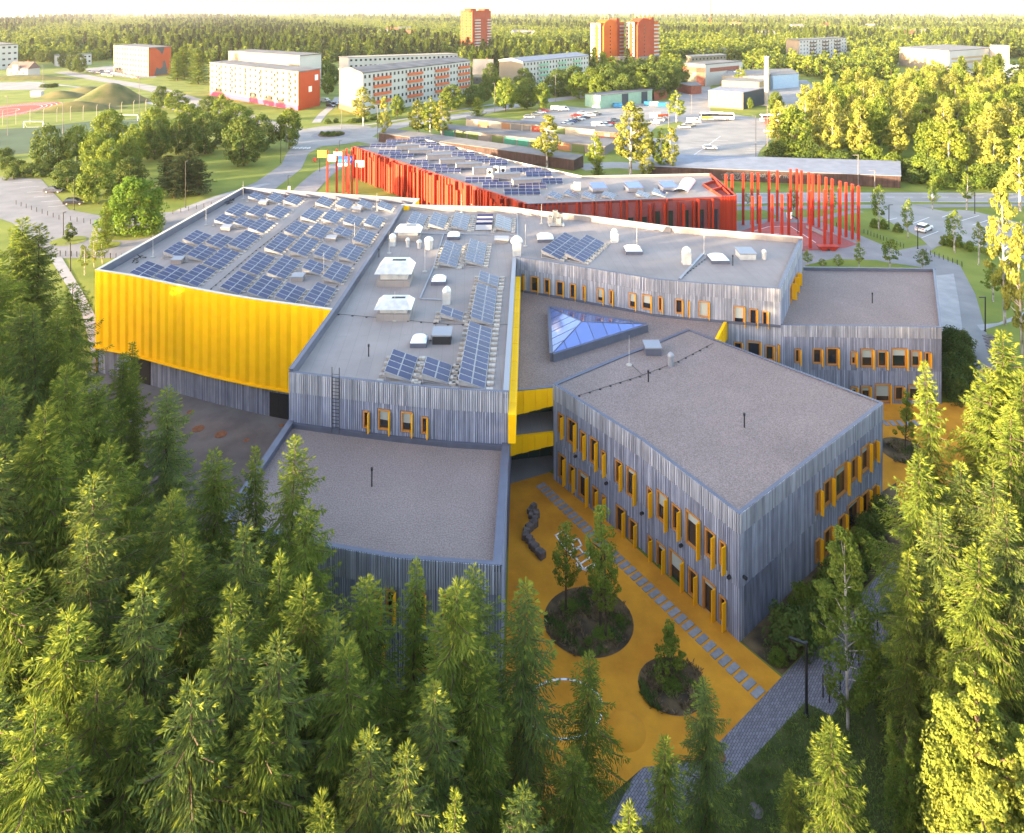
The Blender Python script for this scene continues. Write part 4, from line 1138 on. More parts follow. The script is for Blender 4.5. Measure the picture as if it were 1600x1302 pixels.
while u < L - .3:
    w_ = rr.choice((.3, .42, .55, .7)); dep = rr.choice((.25, .5, .8, 1.1)); z1 = GZ - rr.choice((0, .05, .4, 1.2, 1.8, .1)); z0 = rr.choice((0, 0, .1, 1.5))
    p = gl[0] + d * u + n * .02; mb = MB(); mb.obox((p.x, p.y, z0), d * w_, n * dep, (0, 0, z1 - z0)); mb.build('fin', M['red'], gym, world=True)
    u += w_ + rr.uniform(.05, .45)
d = gr_ - gl[1]; L = d.length; d = d / L; n = Vector((d.y, -d.x, 0)); u = .3; k = 0
while u < L - .4:
    w_ = rr.choice((.25, .3, .4)); dep = rr.choice((.25, .3, .45)) if u < L * .55 else rr.choice((.3, .6, .9)); z1 = GZ - rr.choice((.08, .1, .15)) if u < L * .6 else GZ - rr.choice((.1, .7, 1.0, .3))
    p = gl[1] + d * u + n * .02; mb = MB(); mb.obox((p.x, p.y, 0), d * w_, n * dep, (0, 0, z1)); mb.build('fin', M['red'], gym, world=True)
    if k % 2 == 0 and u > L * .18:
        q = p + d * (w_ + .1); ww_ = rr.uniform(.8, 1.1); z = 4.6 if u < L * .6 else 5.6
        mb = MB(); mb.obox((q.x, q.y, 1.0), d * ww_, n * .04, (0, 0, z - 1.0)); wo = mb.build('window', M['frame'] if False else M['dark'], gym, world=True)
        mb = MB(); q2 = q + d * .06 + n * .045; mb.obox((q2.x, q2.y, 1.06), d * (ww_ - .12), n * .01, (0, 0, z - 1.12)); mb.build('pane', M['glass'], wo)
        u += 1.15
    u += w_ + rr.uniform(.35, .75); k += 1
# end wall of red boards with the open red shaft at the roof corner
d = ge - gr_; L = d.length; d = d / L; n = Vector((d.y, -d.x, 0))
for i in range(13):
    p = gr_ + d * (L * i / 13) + n * .02; mb = MB(); mb.obox((p.x, p.y, 0), d * (L / 13 * .8), n * (.1 + .05 * (i % 2)), (0, 0, GZ - .03)); mb.build('fin', M['red'], gym, world=True)
sp = [gr_, ge, gb[0], P(1092, 285, GZ)]
mb = MB(); mb.prism([(p.x, p.y) for p in [gr_, ge, P(1117, 279, GZ), P(1095, 287, GZ)]], GZ - 2.4, GZ - 2.3); mb.build('shaft_floor', M['red_dark'], gym, world=True)
parapet(gym, [ge, gb[0]], GZ - .4, GZ + .05, .3, 'red', 'red')
mb = MB(); pts_ = [gr_, ge, P(1117, 279, GZ), P(1095, 287, GZ)]; pts_ = [gr_.lerp(ge, .12), ge + Vector((-1.0, .5, 0)), P(1118, 281, GZ), P(1098, 287.5, GZ)]
mb.face([(p.x, p.y, GZ - .43) for p in pts_]); mb.build('roof_shaft', M['red_dark'], gym, world=True)
for a, b in zip(pts_, pts_[1:] + pts_[:1]):
    mb = MB(); dd_ = b - a; nn_ = Vector((-dd_.y, dd_.x, 0)).normalized() * .2; mb.obox((a.x, a.y, GZ - .42), dd_, nn_, (0, 0, .5)); mb.build('shaft_rim', M['red'], gym, world=True)
a, b = pts_[0].lerp(pts_[3], .5), pts_[1].lerp(pts_[2], .5); dd_ = b - a; nn_ = Vector((-dd_.y, dd_.x, 0)).normalized() * .4
mb = MB(); mb.obox((a.x, a.y, GZ - .3), dd_, nn_, (0, 0, .4)); mb.build('cross_beam', M['red'], gym, world=True)
# long light shafts on its roof
ZG = GZ - .45
for i, (x, y) in enumerate([(637, 235), (657, 242), (686, 250), (707, 257.5), (733, 264.5), (760, 271), (791, 281), (823, 290)]):
    p = P(x, y, ZG); t = thing('roof_lantern', f'long grey roof lantern with pale end on the red building roof, {ORD[i]} from the back', 'roof lantern', p, 'roof lanterns on the red building', R(10))
    mb = MB(); mb.box((0, 0, .7), (6.0, 1.5, 1.4)); mb.build('body', M['coping'], t); mb = MB(); mb.box((-3.05, 0, .7), (.1, 1.5, 1.38)); mb.build('end_panel', M['pale_coping'], t)
    mb = MB(); mb.box((0, 0, 1.44), (6.3, 1.8, .1)); mb.build('cover', M['coping'], t)
for i, (x, y, n_) in enumerate([(600, 230, 5), (628, 223, 6), (656, 219.5, 4), (609, 240, 4), (628, 246, 4), (655, 256, 3), (679, 263, 4), (700, 269, 4), (753, 284, 5), (781, 292, 5), (816, 303, 5),
        (665, 227, 4), (690, 234, 5), (724, 243, 4), (744, 250, 4), (766, 254, 4), (779, 257, 3), (822, 269, 5), (842, 275, 4), (853, 286, 5), (832, 293, 4)]):
    p = P(x, y, ZG); side = 'left of' if i < 11 else 'right of'
    t = thing('solar_array', f'solar panel row {side} the red building lanterns, {ORD[i if i < 11 else i - 11]} from the back', 'solar panels', p, 'solar panel rows on the red building', R(-88))
    solar(t, 2, n_, 1.15, 1.45, lo=.1, hi=.7)
for i, (x, y) in enumerate([(765, 275), (775, 271), (786, 272)]):
    p = P(x, y, ZG); t = thing('air_unit', ['leftmost white fan unit between the lanterns of the red building', 'middle white fan unit between the lanterns of the red building', 'rightmost white fan unit between the lanterns of the red building'][i], 'air unit', p, 'white air units on the red building')
    mb = MB(); mb.box((0, 0, .8), (1.1, .8, 1.6)); mb.build('case', M['white'], t); mb = MB(); mb.tube((0, -.41, .9), (0, -.43, .9), .4, n=12); mb.build('fan', M['dark'], t)
for i, (x, y) in enumerate([(935, 299), (990, 298), (1044, 297)]):
    p = P(x, y, ZG); t = thing('roof_window', f'tilted glass roof window on the right half of the red building, {ORD[i]} from left', 'roof window', p, 'roof windows on the red building', R(8))
    mb = MB(); mb.obox((-1.6, -1.6, 0), (3.2, 0, 0), (0, 3.2, 0), (0, 0, .9)); mb.build('curb', M['coping'], t); mb = MB(); mb.obox((-1.5, -1.5, .92), (3.0, 0, 0), (0, 3.0, .5), (0, 0, .06)); mb.build('pane', M['skyglass'], t)
for i, (x, y) in enumerate([(868, 309), (893, 306), (921, 309), (952, 308), (1005, 307), (1030, 304)]):
    p = P(x, y, ZG); t = thing('solar_array', f'small tilted panel row along the front of the red building roof, {ORD[i]} from left', 'solar panels', p, 'small panels on the red building', R(-20))
    solar(t, 2, 3, 1.2, 1.1, hi=.8)
p = P(1070, 293, ZG); t = thing('roof_canopy', 'long curved pale plastic roof light near the right end of the red building', 'roof light', p, None, R(-24))
mb = MB()
for j in range(8):
    for i in range(6):
        f = lambda i_: (math.cos(math.pi * i_ / 6) * 1.4, .2 + math.sin(math.pi * i_ / 6) * .7)
        (x0, z0), (x1, z1) = f(i), f(i + 1); mb.face([(x0, -5 + j * 1.3, z0), (x1, -5 + j * 1.3, z1), (x1, -5 + j * 1.3 + 1.25, z1), (x0, -5 + j * 1.3 + 1.25, z0)])
mb.build('shell', M['acryl'], t)
p = P(902, 297, ZG); t = thing('air_unit', 'beige ducted air unit in the middle of the red building roof', 'air unit', p); mb = MB(); mb.box((0, 0, .9), (1.3, 1.2, 1.8)); mb.box((-.9, .1, .6), (.7, .6, .8)); mb.build('case', M['ballast'], t); mb = MB(); mb.box((0, 0, 1.85), (1.6, 1.4, .1)); mb.build('cap', M['coping'], t)

# ------------------------------------------------------------------ red poles
def pole_mesh(hh):
    mb = MB(); mb.box((0, 0, hh / 2), (.42, .42, hh)); mb.box((0, 0, .03), (.7, .7, .06)); return mb.mesh('red_pole', M['redpole'])
PZ = 10.7; pm_ = pole_mesh(PZ)
def zp(x, y): return 1130 + x / 6.957, 250 + y / 6.957
back = [(30, 155), (97, 155), (217, 145), (312, 140), (377, 135), (497, 120), (588, 115), (732, 100), (800, 97), (850, 113), (930, 135), (976, 148), (1040, 165), (1117, 188), (1185, 205), (1270, 230), (1335, 245), (1405, 263), (1470, 283)]
front = [(320, 395), (397, 390), (533, 380), (638, 372), (712, 362), (845, 350), (946, 337), (1103, 320), (1175, 315), (1262, 305)]
for nm, lst in (('back', back), ('front', front)):
    for i, (x, y) in enumerate(lst):
        o = link('red_pole', pm_); o.location = P(*zp(x, y), PZ); o.location.z = 0
        tag(o, f'tall red pole in the {nm} row round the sports court, {ORD[i]} from the left', 'pole', 'tall red poles round the sports court')
lp = [(511.6, 234.5), (526, 233), (536.5, 236), (541.7, 232), (544.6, 241), (550, 234.5), (557.6, 254)]
lpo = []
for i, (x, y) in enumerate(lp):
    o = link('red_pole', pm_); o.location = P(x, y, PZ); o.location.z = 0; lpo.append(o.location.copy())
    tag(o, f'tall red pole among the sign boards, {ORD[i]} from the left', 'pole', 'red poles with signs by the red building')
M['sgn_y'] = mat('sign_yellow', (.75, .55, .05), .6); M['sgn_b'] = mat('sign_blue', (.02, .10, .55), .5); M['sgn_c'] = mat('sign_cyan', (.03, .35, .65), .5)
def sign(px0, px1, y0, y1, D, m, lab, marks=None):
    s = D / F; x0, x1 = (px0 - 800) * s, (px1 - 800) * s; z0, z1 = H - (y1 - YH) * s, H - (y0 - YH) * s
    t = thing('sign_board', lab, 'sign', (x0, D - .3, z0)); mb = MB(); mb.obox((0, 0, 0), (x1 - x0, 0, 0), (0, .08, 0), (0, 0, z1 - z0)); mb.build('board', M[m], t)
    if marks: marks(t, x1 - x0, z1 - z0)
D0 = lpo[0].y
def z4(x, y): return 400 + x / 6.154, 150 + y / 6.154
def sg(x0, x1, y0, y1, m, lab, marks=None, D=D0): a, b = z4(x0, y0); c, e = z4(x1, y1); sign(a, c, b, e, D, m, lab, marks)
sg(595, 680, 522, 590, 'sgn_y', 'yellow square sign left of the red poles by the red building')
sg(694, 772, 562, 626, 'white', 'white sign lower left among the red poles')
sg(748, 830, 537, 572, 'white', 'small white sign highest among the red poles')
def ring(t, w_, h_):
    mb = MB(); c = (w_ * .78, -.03, h_ * .5); r = h_ * .3
    for i in range(18):
        a0, a1 = 2 * math.pi * i / 18, 2 * math.pi * (i + .8) / 18
        mb.face([(c[0] + r * math.cos(a0), -.02, c[2] + r * math.sin(a0)), (c[0] + r * math.cos(a1), -.02, c[2] + r * math.sin(a1)), (c[0] + r * .6 * math.cos(a1), -.02, c[2] + r * .6 * math.sin(a1)), (c[0] + r * .6 * math.cos(a0), -.02, c[2] + r * .6 * math.sin(a0))])
    mb.build('ring_emblem', M['white'], t)
    mb = MB(); mb.face([(0.02, -.02, h_ * .1), (w_ * .58, -.02, h_ * .1), (w_ * .58, -.02, h_ * .45), (0.02, -.02, h_ * .45)]); mb.build('stripe', M['sgn_c'], t)
sg(796, 930, 576, 640, 'sgn_b', 'blue sign with cyan stripe and white ring emblem among the red poles', ring)
sg(790, 880, 647, 672, 'white', 'narrow white sign hanging under the blue sign')
sg(957, 1042, 618, 682, 'white', 'white sign right of the blue sign before the red fins', D=D0 - 2)
t = thing('sign_post', 'dark post carrying the yellow sign', 'post', P(499.5, 268.5)); mb = MB(); mb.tube((0, 0, 0), (0, 0, 6.5), .08, n=6); mb.build('post', M['dark'], t)
# bench and basketball hoop
p = P(1293, 391); t = thing('table_tennis_bench', 'long red trough-shaped bench beside the red poles on the plaza', 'bench', p)
mb = MB(); n0 = [(-1.9, .9), (1.9, .9)]
mb.face([(-1.9, -.7, .85), (1.9, -.7, .85), (1.9, .7, .85), (-1.9, .7, .85)]); mb.face([(-1.9, -.7, .85), (-1.2, -.5, 0), (-.5, -.5, 0), (-.2, -.5, .4), (.2, -.5, .4), (.5, -.5, 0), (1.2, -.5, 0), (1.9, -.7, .85)])
mb.face([(1.9, .7, .85), (1.2, .5, 0), (-1.2, .5, 0), (-1.9, .7, .85)]); mb.face([(-1.9, .7, .85), (-1.2, .5, 0), (-1.2, -.5, 0), (-1.9, -.7, .85)]); mb.face([(1.9, -.7, .85), (1.2, -.5, 0), (1.2, .5, 0), (1.9, .7, .85)])
mb.build('body', M['redpole'], t)
bx, by = zp(813, 805); p = P(bx, by); t = thing('basketball_hoop', 'basketball hoop with white board on a dark cantilever post in the court', 'basketball hoop', p)
mb = MB(); mb.path([(0, 0, 0), (0, 0, 3.0), (-1.4, .2, 3.7)], .09); mb.build('post', M['dark'], t); mb = MB(); mb.box((-1.6, .2, 3.7), (.08, 1.8, 1.1)); mb.box((-1.6, .2, 3.7), (1.1, .06, 1.1)); mb.build('board', M['white'], t)
mb = MB(); mb.lathe((-2.0, .2, 3.3), [(.22, 0), (.24, .03), (.22, .05)], 12); mb.build('ring', M['redpole'], t)
bx, by = zp(685, 755)
bx2, by2 = zp(990, 790); a, b = P(*zp(900, 740)), P(*zp(1090, 830))
t = thing('plaza_bench', 'long pale concrete bench beside the red court', 'bench', a); d_ = b - a; mb = MB(); mb.obox((0, 0, .0), d_, Vector((-d_.y, d_.x, 0)).normalized() * .6, (0, 0, .4)); mb.build('base', M['concrete'], t)
mb = MB(); mb.obox((0, 0, .42), d_, Vector((-d_.y, d_.x, 0)).normalized() * .7, (0, 0, .08)); mb.build('seat', M['paver'], t)
# ------------------------------------------------------------------ garages
def longhouse(name, lab, cat, pts, zf, zb_, wallm, roofm, over=.25, backdepth=None, doors=None, board=False):
    """front-left, front-right, back-right, back-left ground points"""
    a, b, c, e = pts; t = thing(name, lab, cat, (a + b + c + e) / 4)
    mb = MB()
    mb.face([(a.x, a.y, 0), (b.x, b.y, 0), (b.x, b.y, zf), (a.x, a.y, zf)]); mb.face([(b.x, b.y, 0), (c.x, c.y, 0), (c.x, c.y, zb_), (b.x, b.y, zf)])
    mb.face([(c.x, c.y, 0), (e.x, e.y, 0), (e.x, e.y, zb_), (c.x, c.y, zb_)]); mb.face([(e.x, e.y, 0), (a.x, a.y, 0), (a.x, a.y, zf), (e.x, e.y, zb_)])
    mb.build('wall', M[wallm], t, world=True)
    u = (b - a).normalized(); v = (e - a).normalized(); mb = MB()
    q = [a - u * over - v * over, b + u * over - v * over, c + u * over + v * over, e - u * over + v * over]; zs = [zf, zf, zb_, zb_]
    mb.face([(p.x, p.y, z + .15) for p, z in zip(q, zs)]); mb.face([(p.x, p.y, z + .01) for p, z in zip(q, zs)][::-1])
    for i in range(4): j = (i + 1) % 4; mb.face([(q[i].x, q[i].y, zs[i] + .01), (q[j].x, q[j].y, zs[j] + .01), (q[j].x, q[j].y, zs[j] + .15), (q[i].x, q[i].y, zs[i] + .15)])
    mb.build('roof', M[roofm], t, world=True)
    if board:
        n = Vector((u.y, -u.x, 0)); L = (b - a).length; bm = MB(); x = 0
        while x < L: bm.obox(a + u * x + n * .01, u * .26, n * .04, (0, 0, zf - .02)); x += .32
        stuff(bm.build('wall_boards', M['brown'], t, world=True))
    if doors:
        n = Vector((u.y, -u.x, 0)); L = (b - a).length
        for (s0, s1, m) in doors:
            dm = MB(); dm.obox(a + u * L * s0 + n * .02, u * L * (s1 - s0), n * .08, (0, 0, zf - .35)); dm.build('garage_door', M[m], t, world=True)
    return t, a, b, u
M['roof_blue'] = mat('roof_felt_blue', (.20, .22, .27), .85, var=.1, scale=.4); M['roof_grey'] = mat('roof_felt_grey', (.16, .155, .155), .9, var=.12, scale=.3)
M['roof_dark'] = mat('roof_felt_dark', (.09, .09, .10), .9, scale=.15, col2=(.16, .155, .16)); M['teal'] = mat('teal_door', (.03, .17, .13), .7); M['olive'] = mat('olive_door', (.07, .10, .035), .7)
M['cream'] = mat('cream_brick', (.30, .27, .23), .9, var=.08, scale=.5); M['rdoor'] = mat('red_door', (.30, .05, .03), .7); M['odoor'] = mat('orange_door', (.26, .12, .06), .7); M['gdoor'] = mat('grey_door', (.15, .135, .135), .7)
M['brickred'] = mat('red_brick', (.24, .085, .06), .9, var=.15, scale=1.5); M['palegreen'] = mat('pale_green_wall', (.26, .40, .30), .85, var=.06); M['tan'] = mat('tan_cladding', (.36, .26, .145), .8, var=.05); M['anthra'] = mat('anthracite_cladding', (.04, .055, .07), .7)
M['lightblue'] = mat('pale_blue_cladding', (.38, .50, .62), .8, var=.05); M['chimw'] = mat('white_chimney', (.36, .34, .31), .7, var=.06, scale=.3)
g1 = [P(1013, 277.5), P(1406, 294), P(1406, 271.5), P(1013, 259)]
t, a, b, u = longhouse('garage_row', 'long low dark brown garage row with blue grey roof and white graffiti behind the plaza', 'garages', g1, 3.0, 3.3, 'brown', 'roof_blue', board=True)
L = (b - a).length; n = Vector((u.y, -u.x, 0))
M['gpaint'] = mat('faded_white_spray', (.30, .30, .30), .8)
gm = MB(); rr = random.Random(8)
def scr(s, z, pts, r=.03): gm.path([a + u * (s + x) + n * .08 + Vector((0, 0, z + y)) for x, y in pts], r, 4)
def sx(px):
    k = (px - 800.0) / F; return (k * a.y - a.x) / (u.x - k * u.y)
for (px, w_) in [(1133, 2.0), (1144, 2.4), (1152, 1.5), (1162, 1.6), (1172, 1.2)]:
    s = sx(px)
    for k in range(3):
        pts = [(math.cos(i * .55 + k) * w_ * (.5 + .1 * math.sin(i * 1.7)), 1.3 + math.sin(i * .55 + k) * .75 + .25 * math.sin(i * 1.3)) for i in range(13)]; scr(s + k * .7, 0, pts)
s = sx(1203); scr(s, .7, [(-1.3, 1.6), (-1.0, .2), (-.4, 1.0), (.1, .2), (.7, 1.6), (1.2, 1.7), (1.4, 1.0), (.6, .1), (-.8, .3), (-1.3, 1.6)]); scr(s, .7, [(-.6, 1.6), (.4, 1.4), (.9, .8), (-.2, .8)])
gm.build('graffiti', M['gpaint'], t, world=True)
for txt, px, hz in (('r mal', 1217, 1.3), ('eno', 1180, 1.35)):
    fc = bpy.data.curves.new('graffiti', 'FONT'); fc.body = txt; fc.size = 1.5; fc.extrude = .01; fc.materials.append(M['gpaint'])
    ft = bpy.data.objects.new('graffiti', fc); fo = link('graffiti', bpy.data.meshes.new_from_object(ft), t); q = a + u * sx(px) + n * .09; fo.location = (q.x - t.location.x, q.y - t.location.y, hz - t.location.z); fo.rotation_euler = (R(90), 0, math.atan2(u.y, u.x))
g2 = [P(592, 222), P(896, 267), P(911.5, 261.5), P(606, 216)]
longhouse('garage_row', 'long dark brown shed with flat grey roof right behind the red building', 'shed', g2, 3.0, 3.4, 'brown', 'roof_grey', board=True)
g3 = [P(690, 213), P(945, 243), P(965, 231), P(700, 206)]
longhouse('garage_row', 'garage row with patched dark roof and teal and olive doors', 'garages', g3, 2.7, 2.6, 'gdoor', 'roof_dark', doors=[(.02 + .08 * i, .09 + .08 * i, ['teal', 'olive', 'olive', 'gdoor', 'olive', 'teal', 'teal', 'olive', 'olive', 'odoor', 'olive', 'gdoor'][i]) for i in range(12)])
g4 = [P(728, 198), P(931, 216), P(934, 211), P(730, 193)]
longhouse('garage_row', 'sunlit cream brick garage row with red, orange and grey doors by the parking lot', 'garages', g4, 2.9, 2.8, 'cream', 'roof_dark', doors=[(.3 * .98, .36, 'odoor'), (.1, .19, 'odoor'), (.37, .45, 'gdoor'), (.46, .52, 'gdoor'), (.53, .62, 'rdoor'), (.70, .78, 'olive')])
longhouse('brick_shed', 'red brown brick shed at the end of the cream garage row', 'shed', [P(930, 219), P(966, 222), P(968, 214), P(932, 211)], 3.0, 3.2, 'brickred', 'roof_dark', doors=[(.4, .65, 'gdoor')])
longhouse('warehouse', 'pale green low warehouse with dark gates beside the parking lot', 'warehouse', [P(938, 170), P(1019, 160), P(1016, 153), P(914, 166)], 6.0, 5.6, 'palegreen', 'roof_dark', doors=[(.4, .52, 'anthra'), (.78, .9, 'anthra')])
longhouse('brick_shed', 'orange red brick shed with grey roof behind the green warehouse', 'shed', [P(1022, 157), P(1042, 154), P(1036, 148), P(1010, 150)], 4.5, 4.5, 'brickred', 'roof_grey')
longhouse('brick_shed', 'pale shed with orange brick end right of the green warehouse', 'shed', [P(1080, 148), P(1096, 146.5), P(1088, 141), P(1058, 143)], 4.6, 4.6, 'brickred', 'roof_grey')
t, a, b, u = longhouse('industrial_hall', 'boxy hall with tan front and dark grey side beside the white chimney', 'hall', [P(1107, 167), P(1161, 171), P(1195, 163), P(1135, 157)], 7.6, 7.8, 'tan', 'roof_blue')
mb = MB(); q = [P(1161.5, 171.3), P(1195.5, 163.2)]; plainwall(mb, q[0], q[1], 0, 7.6); mb.build('side_cladding', M['anthra'], t, world=True)
longhouse('industrial_hall', 'tan upper hall behind the boxy dark hall', 'hall', [P(1128, 160), P(1186, 163), P(1200, 158), P(1140, 154)], 10.5, 10.6, 'tan', 'roof_grey')
p = P(1198, 166); t = thing('chimney_stack', 'tall round white chimney beside the dark boxy hall', 'chimney', p); mb = MB(); zt_ = H - (90 - YH) * p.y / F; mb.tube((0, 0, 0), (0, 0, zt_), 1.15, 1.05, 16); mb.build('shaft', M['chimw'], t); mb = MB(); mb.lathe((0, 0, zt_), [(1.05, 0), (1.2, .1), (1.2, .5), (.9, .55)], 16); mb.build('rim', M['steel'], t)
longhouse('industrial_hall', 'pale blue and white hall behind the white chimney', 'hall', [P(1208, 140), P(1248, 136), P(1236, 127), P(1130, 130)], 8.0, 8.0, 'lightblue', 'roof_grey')
longhouse('industrial_hall', 'low cream hall left of the pale blue hall', 'hall', [P(1128, 142), P(1200, 143), P(1205, 136), P(1140, 135)], 8.5, 8.5, 'cream', 'roof_grey')

# ------------------------------------------------------------------ blocks of flats and far buildings
pane_mb = MB(); pane_mb.obox((-.5, -.05, 0), (1, 0, 0), (0, .1, 0), (0, 0, 1)); win_me = pane_mb.mesh('window', M['glass'])
M['fwin'] = mat('far_window', (.03, .034, .042), .25, spec=.4)
win_me = pane_mb.mesh('window', M['fwin'])
M['render_w'] = mat('white_render', (.44, .43, .41), .85, var=.05, scale=.1); M['render_sun_dim'] = mat('sun_dimmed_cream_render', (.21, .185, .145), .85, var=.05, scale=.1); M['orange_r'] = mat('orange_render', (.38, .065, .02), .85, var=.05, scale=.2)  # cream darkened to offset sun on lit walls; shaded walls keep paler white
M['orange_b'] = mat('orange_brick', (.44, .11, .016), .85, var=.06, scale=.2); M['redbrick_t'] = mat('tower_red_brick', (.32, .05, .018), .85, var=.07, scale=.2); M['balc_o'] = mat('orange_balcony', (.50, .12, .05), .8); M['balc_g'] = mat('green_balcony', (.22, .42, .30), .8); M['balc_p'] = mat('pink_panel', (.55, .24, .25), .8); M['magenta'] = mat('magenta_plinth', (.42, .06, .13), .8); M['dkgrey'] = mat('dark_panel', (.07, .075, .08), .8)
def block(name, lab, cat, l, c, r, h, wl_, wr_, floors, nl, nr, roofm='roof_dark', ww=1.5, wh=1.4, wins=(True, True), hip=0.0, balc=None, base=None, z0=1.0, bcols=None, skipw=0.0):
    """l, c, r: ground points of left end, near corner, right end"""
    e = l + r - c; t = thing(name, lab, cat, (l + r) / 2)
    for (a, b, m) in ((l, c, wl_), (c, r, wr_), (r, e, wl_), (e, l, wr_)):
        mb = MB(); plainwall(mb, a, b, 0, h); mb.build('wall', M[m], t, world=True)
    ce = (l + r) / 2; mb = MB(); k = [p + (p - ce).normalized() * .5 for p in (l, c, r, e)]
    mb.prism([(p.x, p.y) for p in k], h - .25, h + .25)
    if hip:
        ax = (c - r) if (c - r).length < (c - l).length else (c - l)
        if (c - l).length > (c - r).length: m0, m1 = (c + r) / 2, (l + e) / 2
        else: m0, m1 = (c + l) / 2, (r + e) / 2
        s = (m1 - m0).normalized() * (c - r).length * .0
        R0, R1 = m0 + s, m1 - s
        A = [Vector((p.x, p.y, h + .25)) for p in k]; R0 = Vector((R0.x, R0.y, h + hip)); R1 = Vector((R1.x, R1.y, h + hip))
        if (c - l).length > (c - r).length: mb.face([A[1], R0, R1, A[0]][::-1]); mb.face([A[3], R1, R0, A[2]][::-1]); mb.face([A[1], A[2], R0]); mb.face([A[3], A[0], R1])
        else: mb.face([A[1], A[2], R1, R0]); mb.face([A[3], A[0], R0, R1]); mb.face([A[0], A[1], R0]); mb.face([A[2], A[3], R1])
    mb.build('roof', M[roofm], t, world=True)
    fh = (h - z0) / floors
    for (a, b, nw, on) in ((l, c, nl, wins[0]), (c, r, nr, wins[1])):
        if not on or not nw: continue
        d_ = b - a; L_ = d_.length; d_ = d_ / L_; n_ = Vector((d_.y, -d_.x, 0)); ang = math.atan2(d_.y, d_.x)
        for f in range(floors):
            for i in range(nw):
                if skipw and random.random() < skipw: continue
                q = a + d_ * (L_ * (i + .5) / nw); o = link('window', win_me, t); o.location = (q.x - t.location.x, q.y - t.location.y, z0 + f * fh + (fh - wh) * .5); o.rotation_euler.z = ang; o.scale = (ww, 1, wh)
        if balc and ((a is l) == (balc[1] == 'l')):
            for f in range(1, floors):
                for s0, s1 in bcols:
                    mb = MB(); q = a + d_ * L_ * s0; mb.obox((q.x, q.y, z0 + f * fh - .1), d_ * L_ * (s1 - s0), n_ * 1.0, (0, 0, 1.15)); mb.build('balcony', M[balc[0]], t, world=True)
        if base and (a is l): mb = MB(); mb.obox((a.x, a.y, 0), d_ * L_, n_ * .12, (0, 0, 2.2)); mb.build('plinth', M[base], t, world=True)
    return t, e
def hgt(x, yb, yt): return (yb - yt) * (44 * F / (yb - YH)) / F
t, e = block('apartment_block', 'five storey cream apartment block with plain orange end wall and two white squares', 'apartment block', P(328, 149), P(466, 173), P(500, 165), 17.4, 'render_sun_dim', 'orange_r', 5, 17, 0, z0=2.4, balc=('render_w', 'l'), bcols=[(.04, .13), (.2, .29), (.36, .45), (.52, .61), (.68, .77), (.84, .93)], base='magenta')
c0, r0 = P(466, 173), P(500, 165); dd = (r0 - c0); L = dd.length; dd = dd / L; nn = Vector((dd.y, -dd.x, 0))
for (s, z) in ((.75, 12.3), (.46, 7.4)): mb = MB(); q = c0 + dd * L * s + nn * .03; mb.obox((q.x, q.y, z), dd * 2.6, nn * .08, (0, 0, 2.6)); mb.build('painted_square', M['white'], t, world=True)
block('apartment_block', 'long white block with bright terrace wall behind the orange ended block', 'apartment block', P(357, 128), P(468, 141), P(502, 135), 19.5, 'render_sun_dim', 'render_w', 5, 0, 0)
t, e = block('apartment_block', 'white apartment block with orange balconies and dark roof facing the street', 'apartment block', P(530, 170), P(567, 181), P(735, 148), 18.2, 'render_sun_dim', 'render_w', 5, 0, 30, 'roof_dark', hip=1.6, ww=1.2, balc=('balc_o', 'r'), bcols=[(.08, .21), (.36, .49), (.62, .75), (.86, .98)])
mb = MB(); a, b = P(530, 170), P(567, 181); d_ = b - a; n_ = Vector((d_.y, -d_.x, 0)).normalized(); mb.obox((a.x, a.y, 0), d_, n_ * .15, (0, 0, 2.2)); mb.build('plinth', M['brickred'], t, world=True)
block('apartment_block', 'white apartment block with green balconies and grey roof half hidden by lindens', 'apartment block', P(780, 137), P(817, 142), P(919.5, 126), hgt(817, 142, 97), 'render_sun_dim', 'render_w', 5, 0, 22, 'roof_blue', hip=1.8, ww=1.2, balc=('balc_g', 'r'), bcols=[(.22, .35), (.5, .62), (.74, .86)])
t, e = block('apartment_block', 'five storey block with orange end wall bearing a grey painted figure, far left', 'apartment block', P(177.5, 113), P(232, 120), P(267, 116), hgt(232, 120, 75), 'render_sun_dim', 'orange_r', 5, 13, 0)
c0, r0 = P(232, 120), P(267, 116); dd = r0 - c0; nn = Vector((dd.y, -dd.x, 0)).normalized() * .05; hh = hgt(232, 120, 75)
mb = MB(); mb.face([c0 + dd * x + nn + Vector((0, 0, hh * z)) for x, z in [(.25, .02), (.85, .02), (.8, .3), (.72, .52), (.64, .5), (.62, .3), (.5, .22), (.35, .3), (.3, .15)]]); mb.face([c0 + dd * x + nn + Vector((0, 0, hh * z)) for x, z in [(.3, .98), (.7, .98), (.66, .85), (.6, .72), (.5, .86)]]); mb.build('wall_painting', M['dkgrey'], t, world=True)
block('apartment_block', 'pale white apartment block at the left edge behind the gabled house', 'apartment block', P(-40, 104), P(-8, 110), P(28, 107), hgt(28, 107, 69), 'render_sun_dim', 'render_w', 4, 0, 4, ww=2.2)
block('red_tower', 'dark orange brick tower block standing alone above the far forest', 'tower block', P(720, 79), P(738, 82), P(767, 79), hgt(738, 82, 17), 'orange_r', 'redbrick_t', 14, 3, 0, wins=(True, False), roofm='redbrick_t', ww=3.4, wh=1.3)
c0, r0 = P(738, 82), P(767, 79); dd = r0 - c0; L = dd.length; dd = dd / L; nn = Vector((dd.y, -dd.x, 0)); tt_ = bpy.data.objects[[o.name for o in COL.objects if o.name.startswith('red_tower')][-1]]; hh = hgt(738, 82, 17)
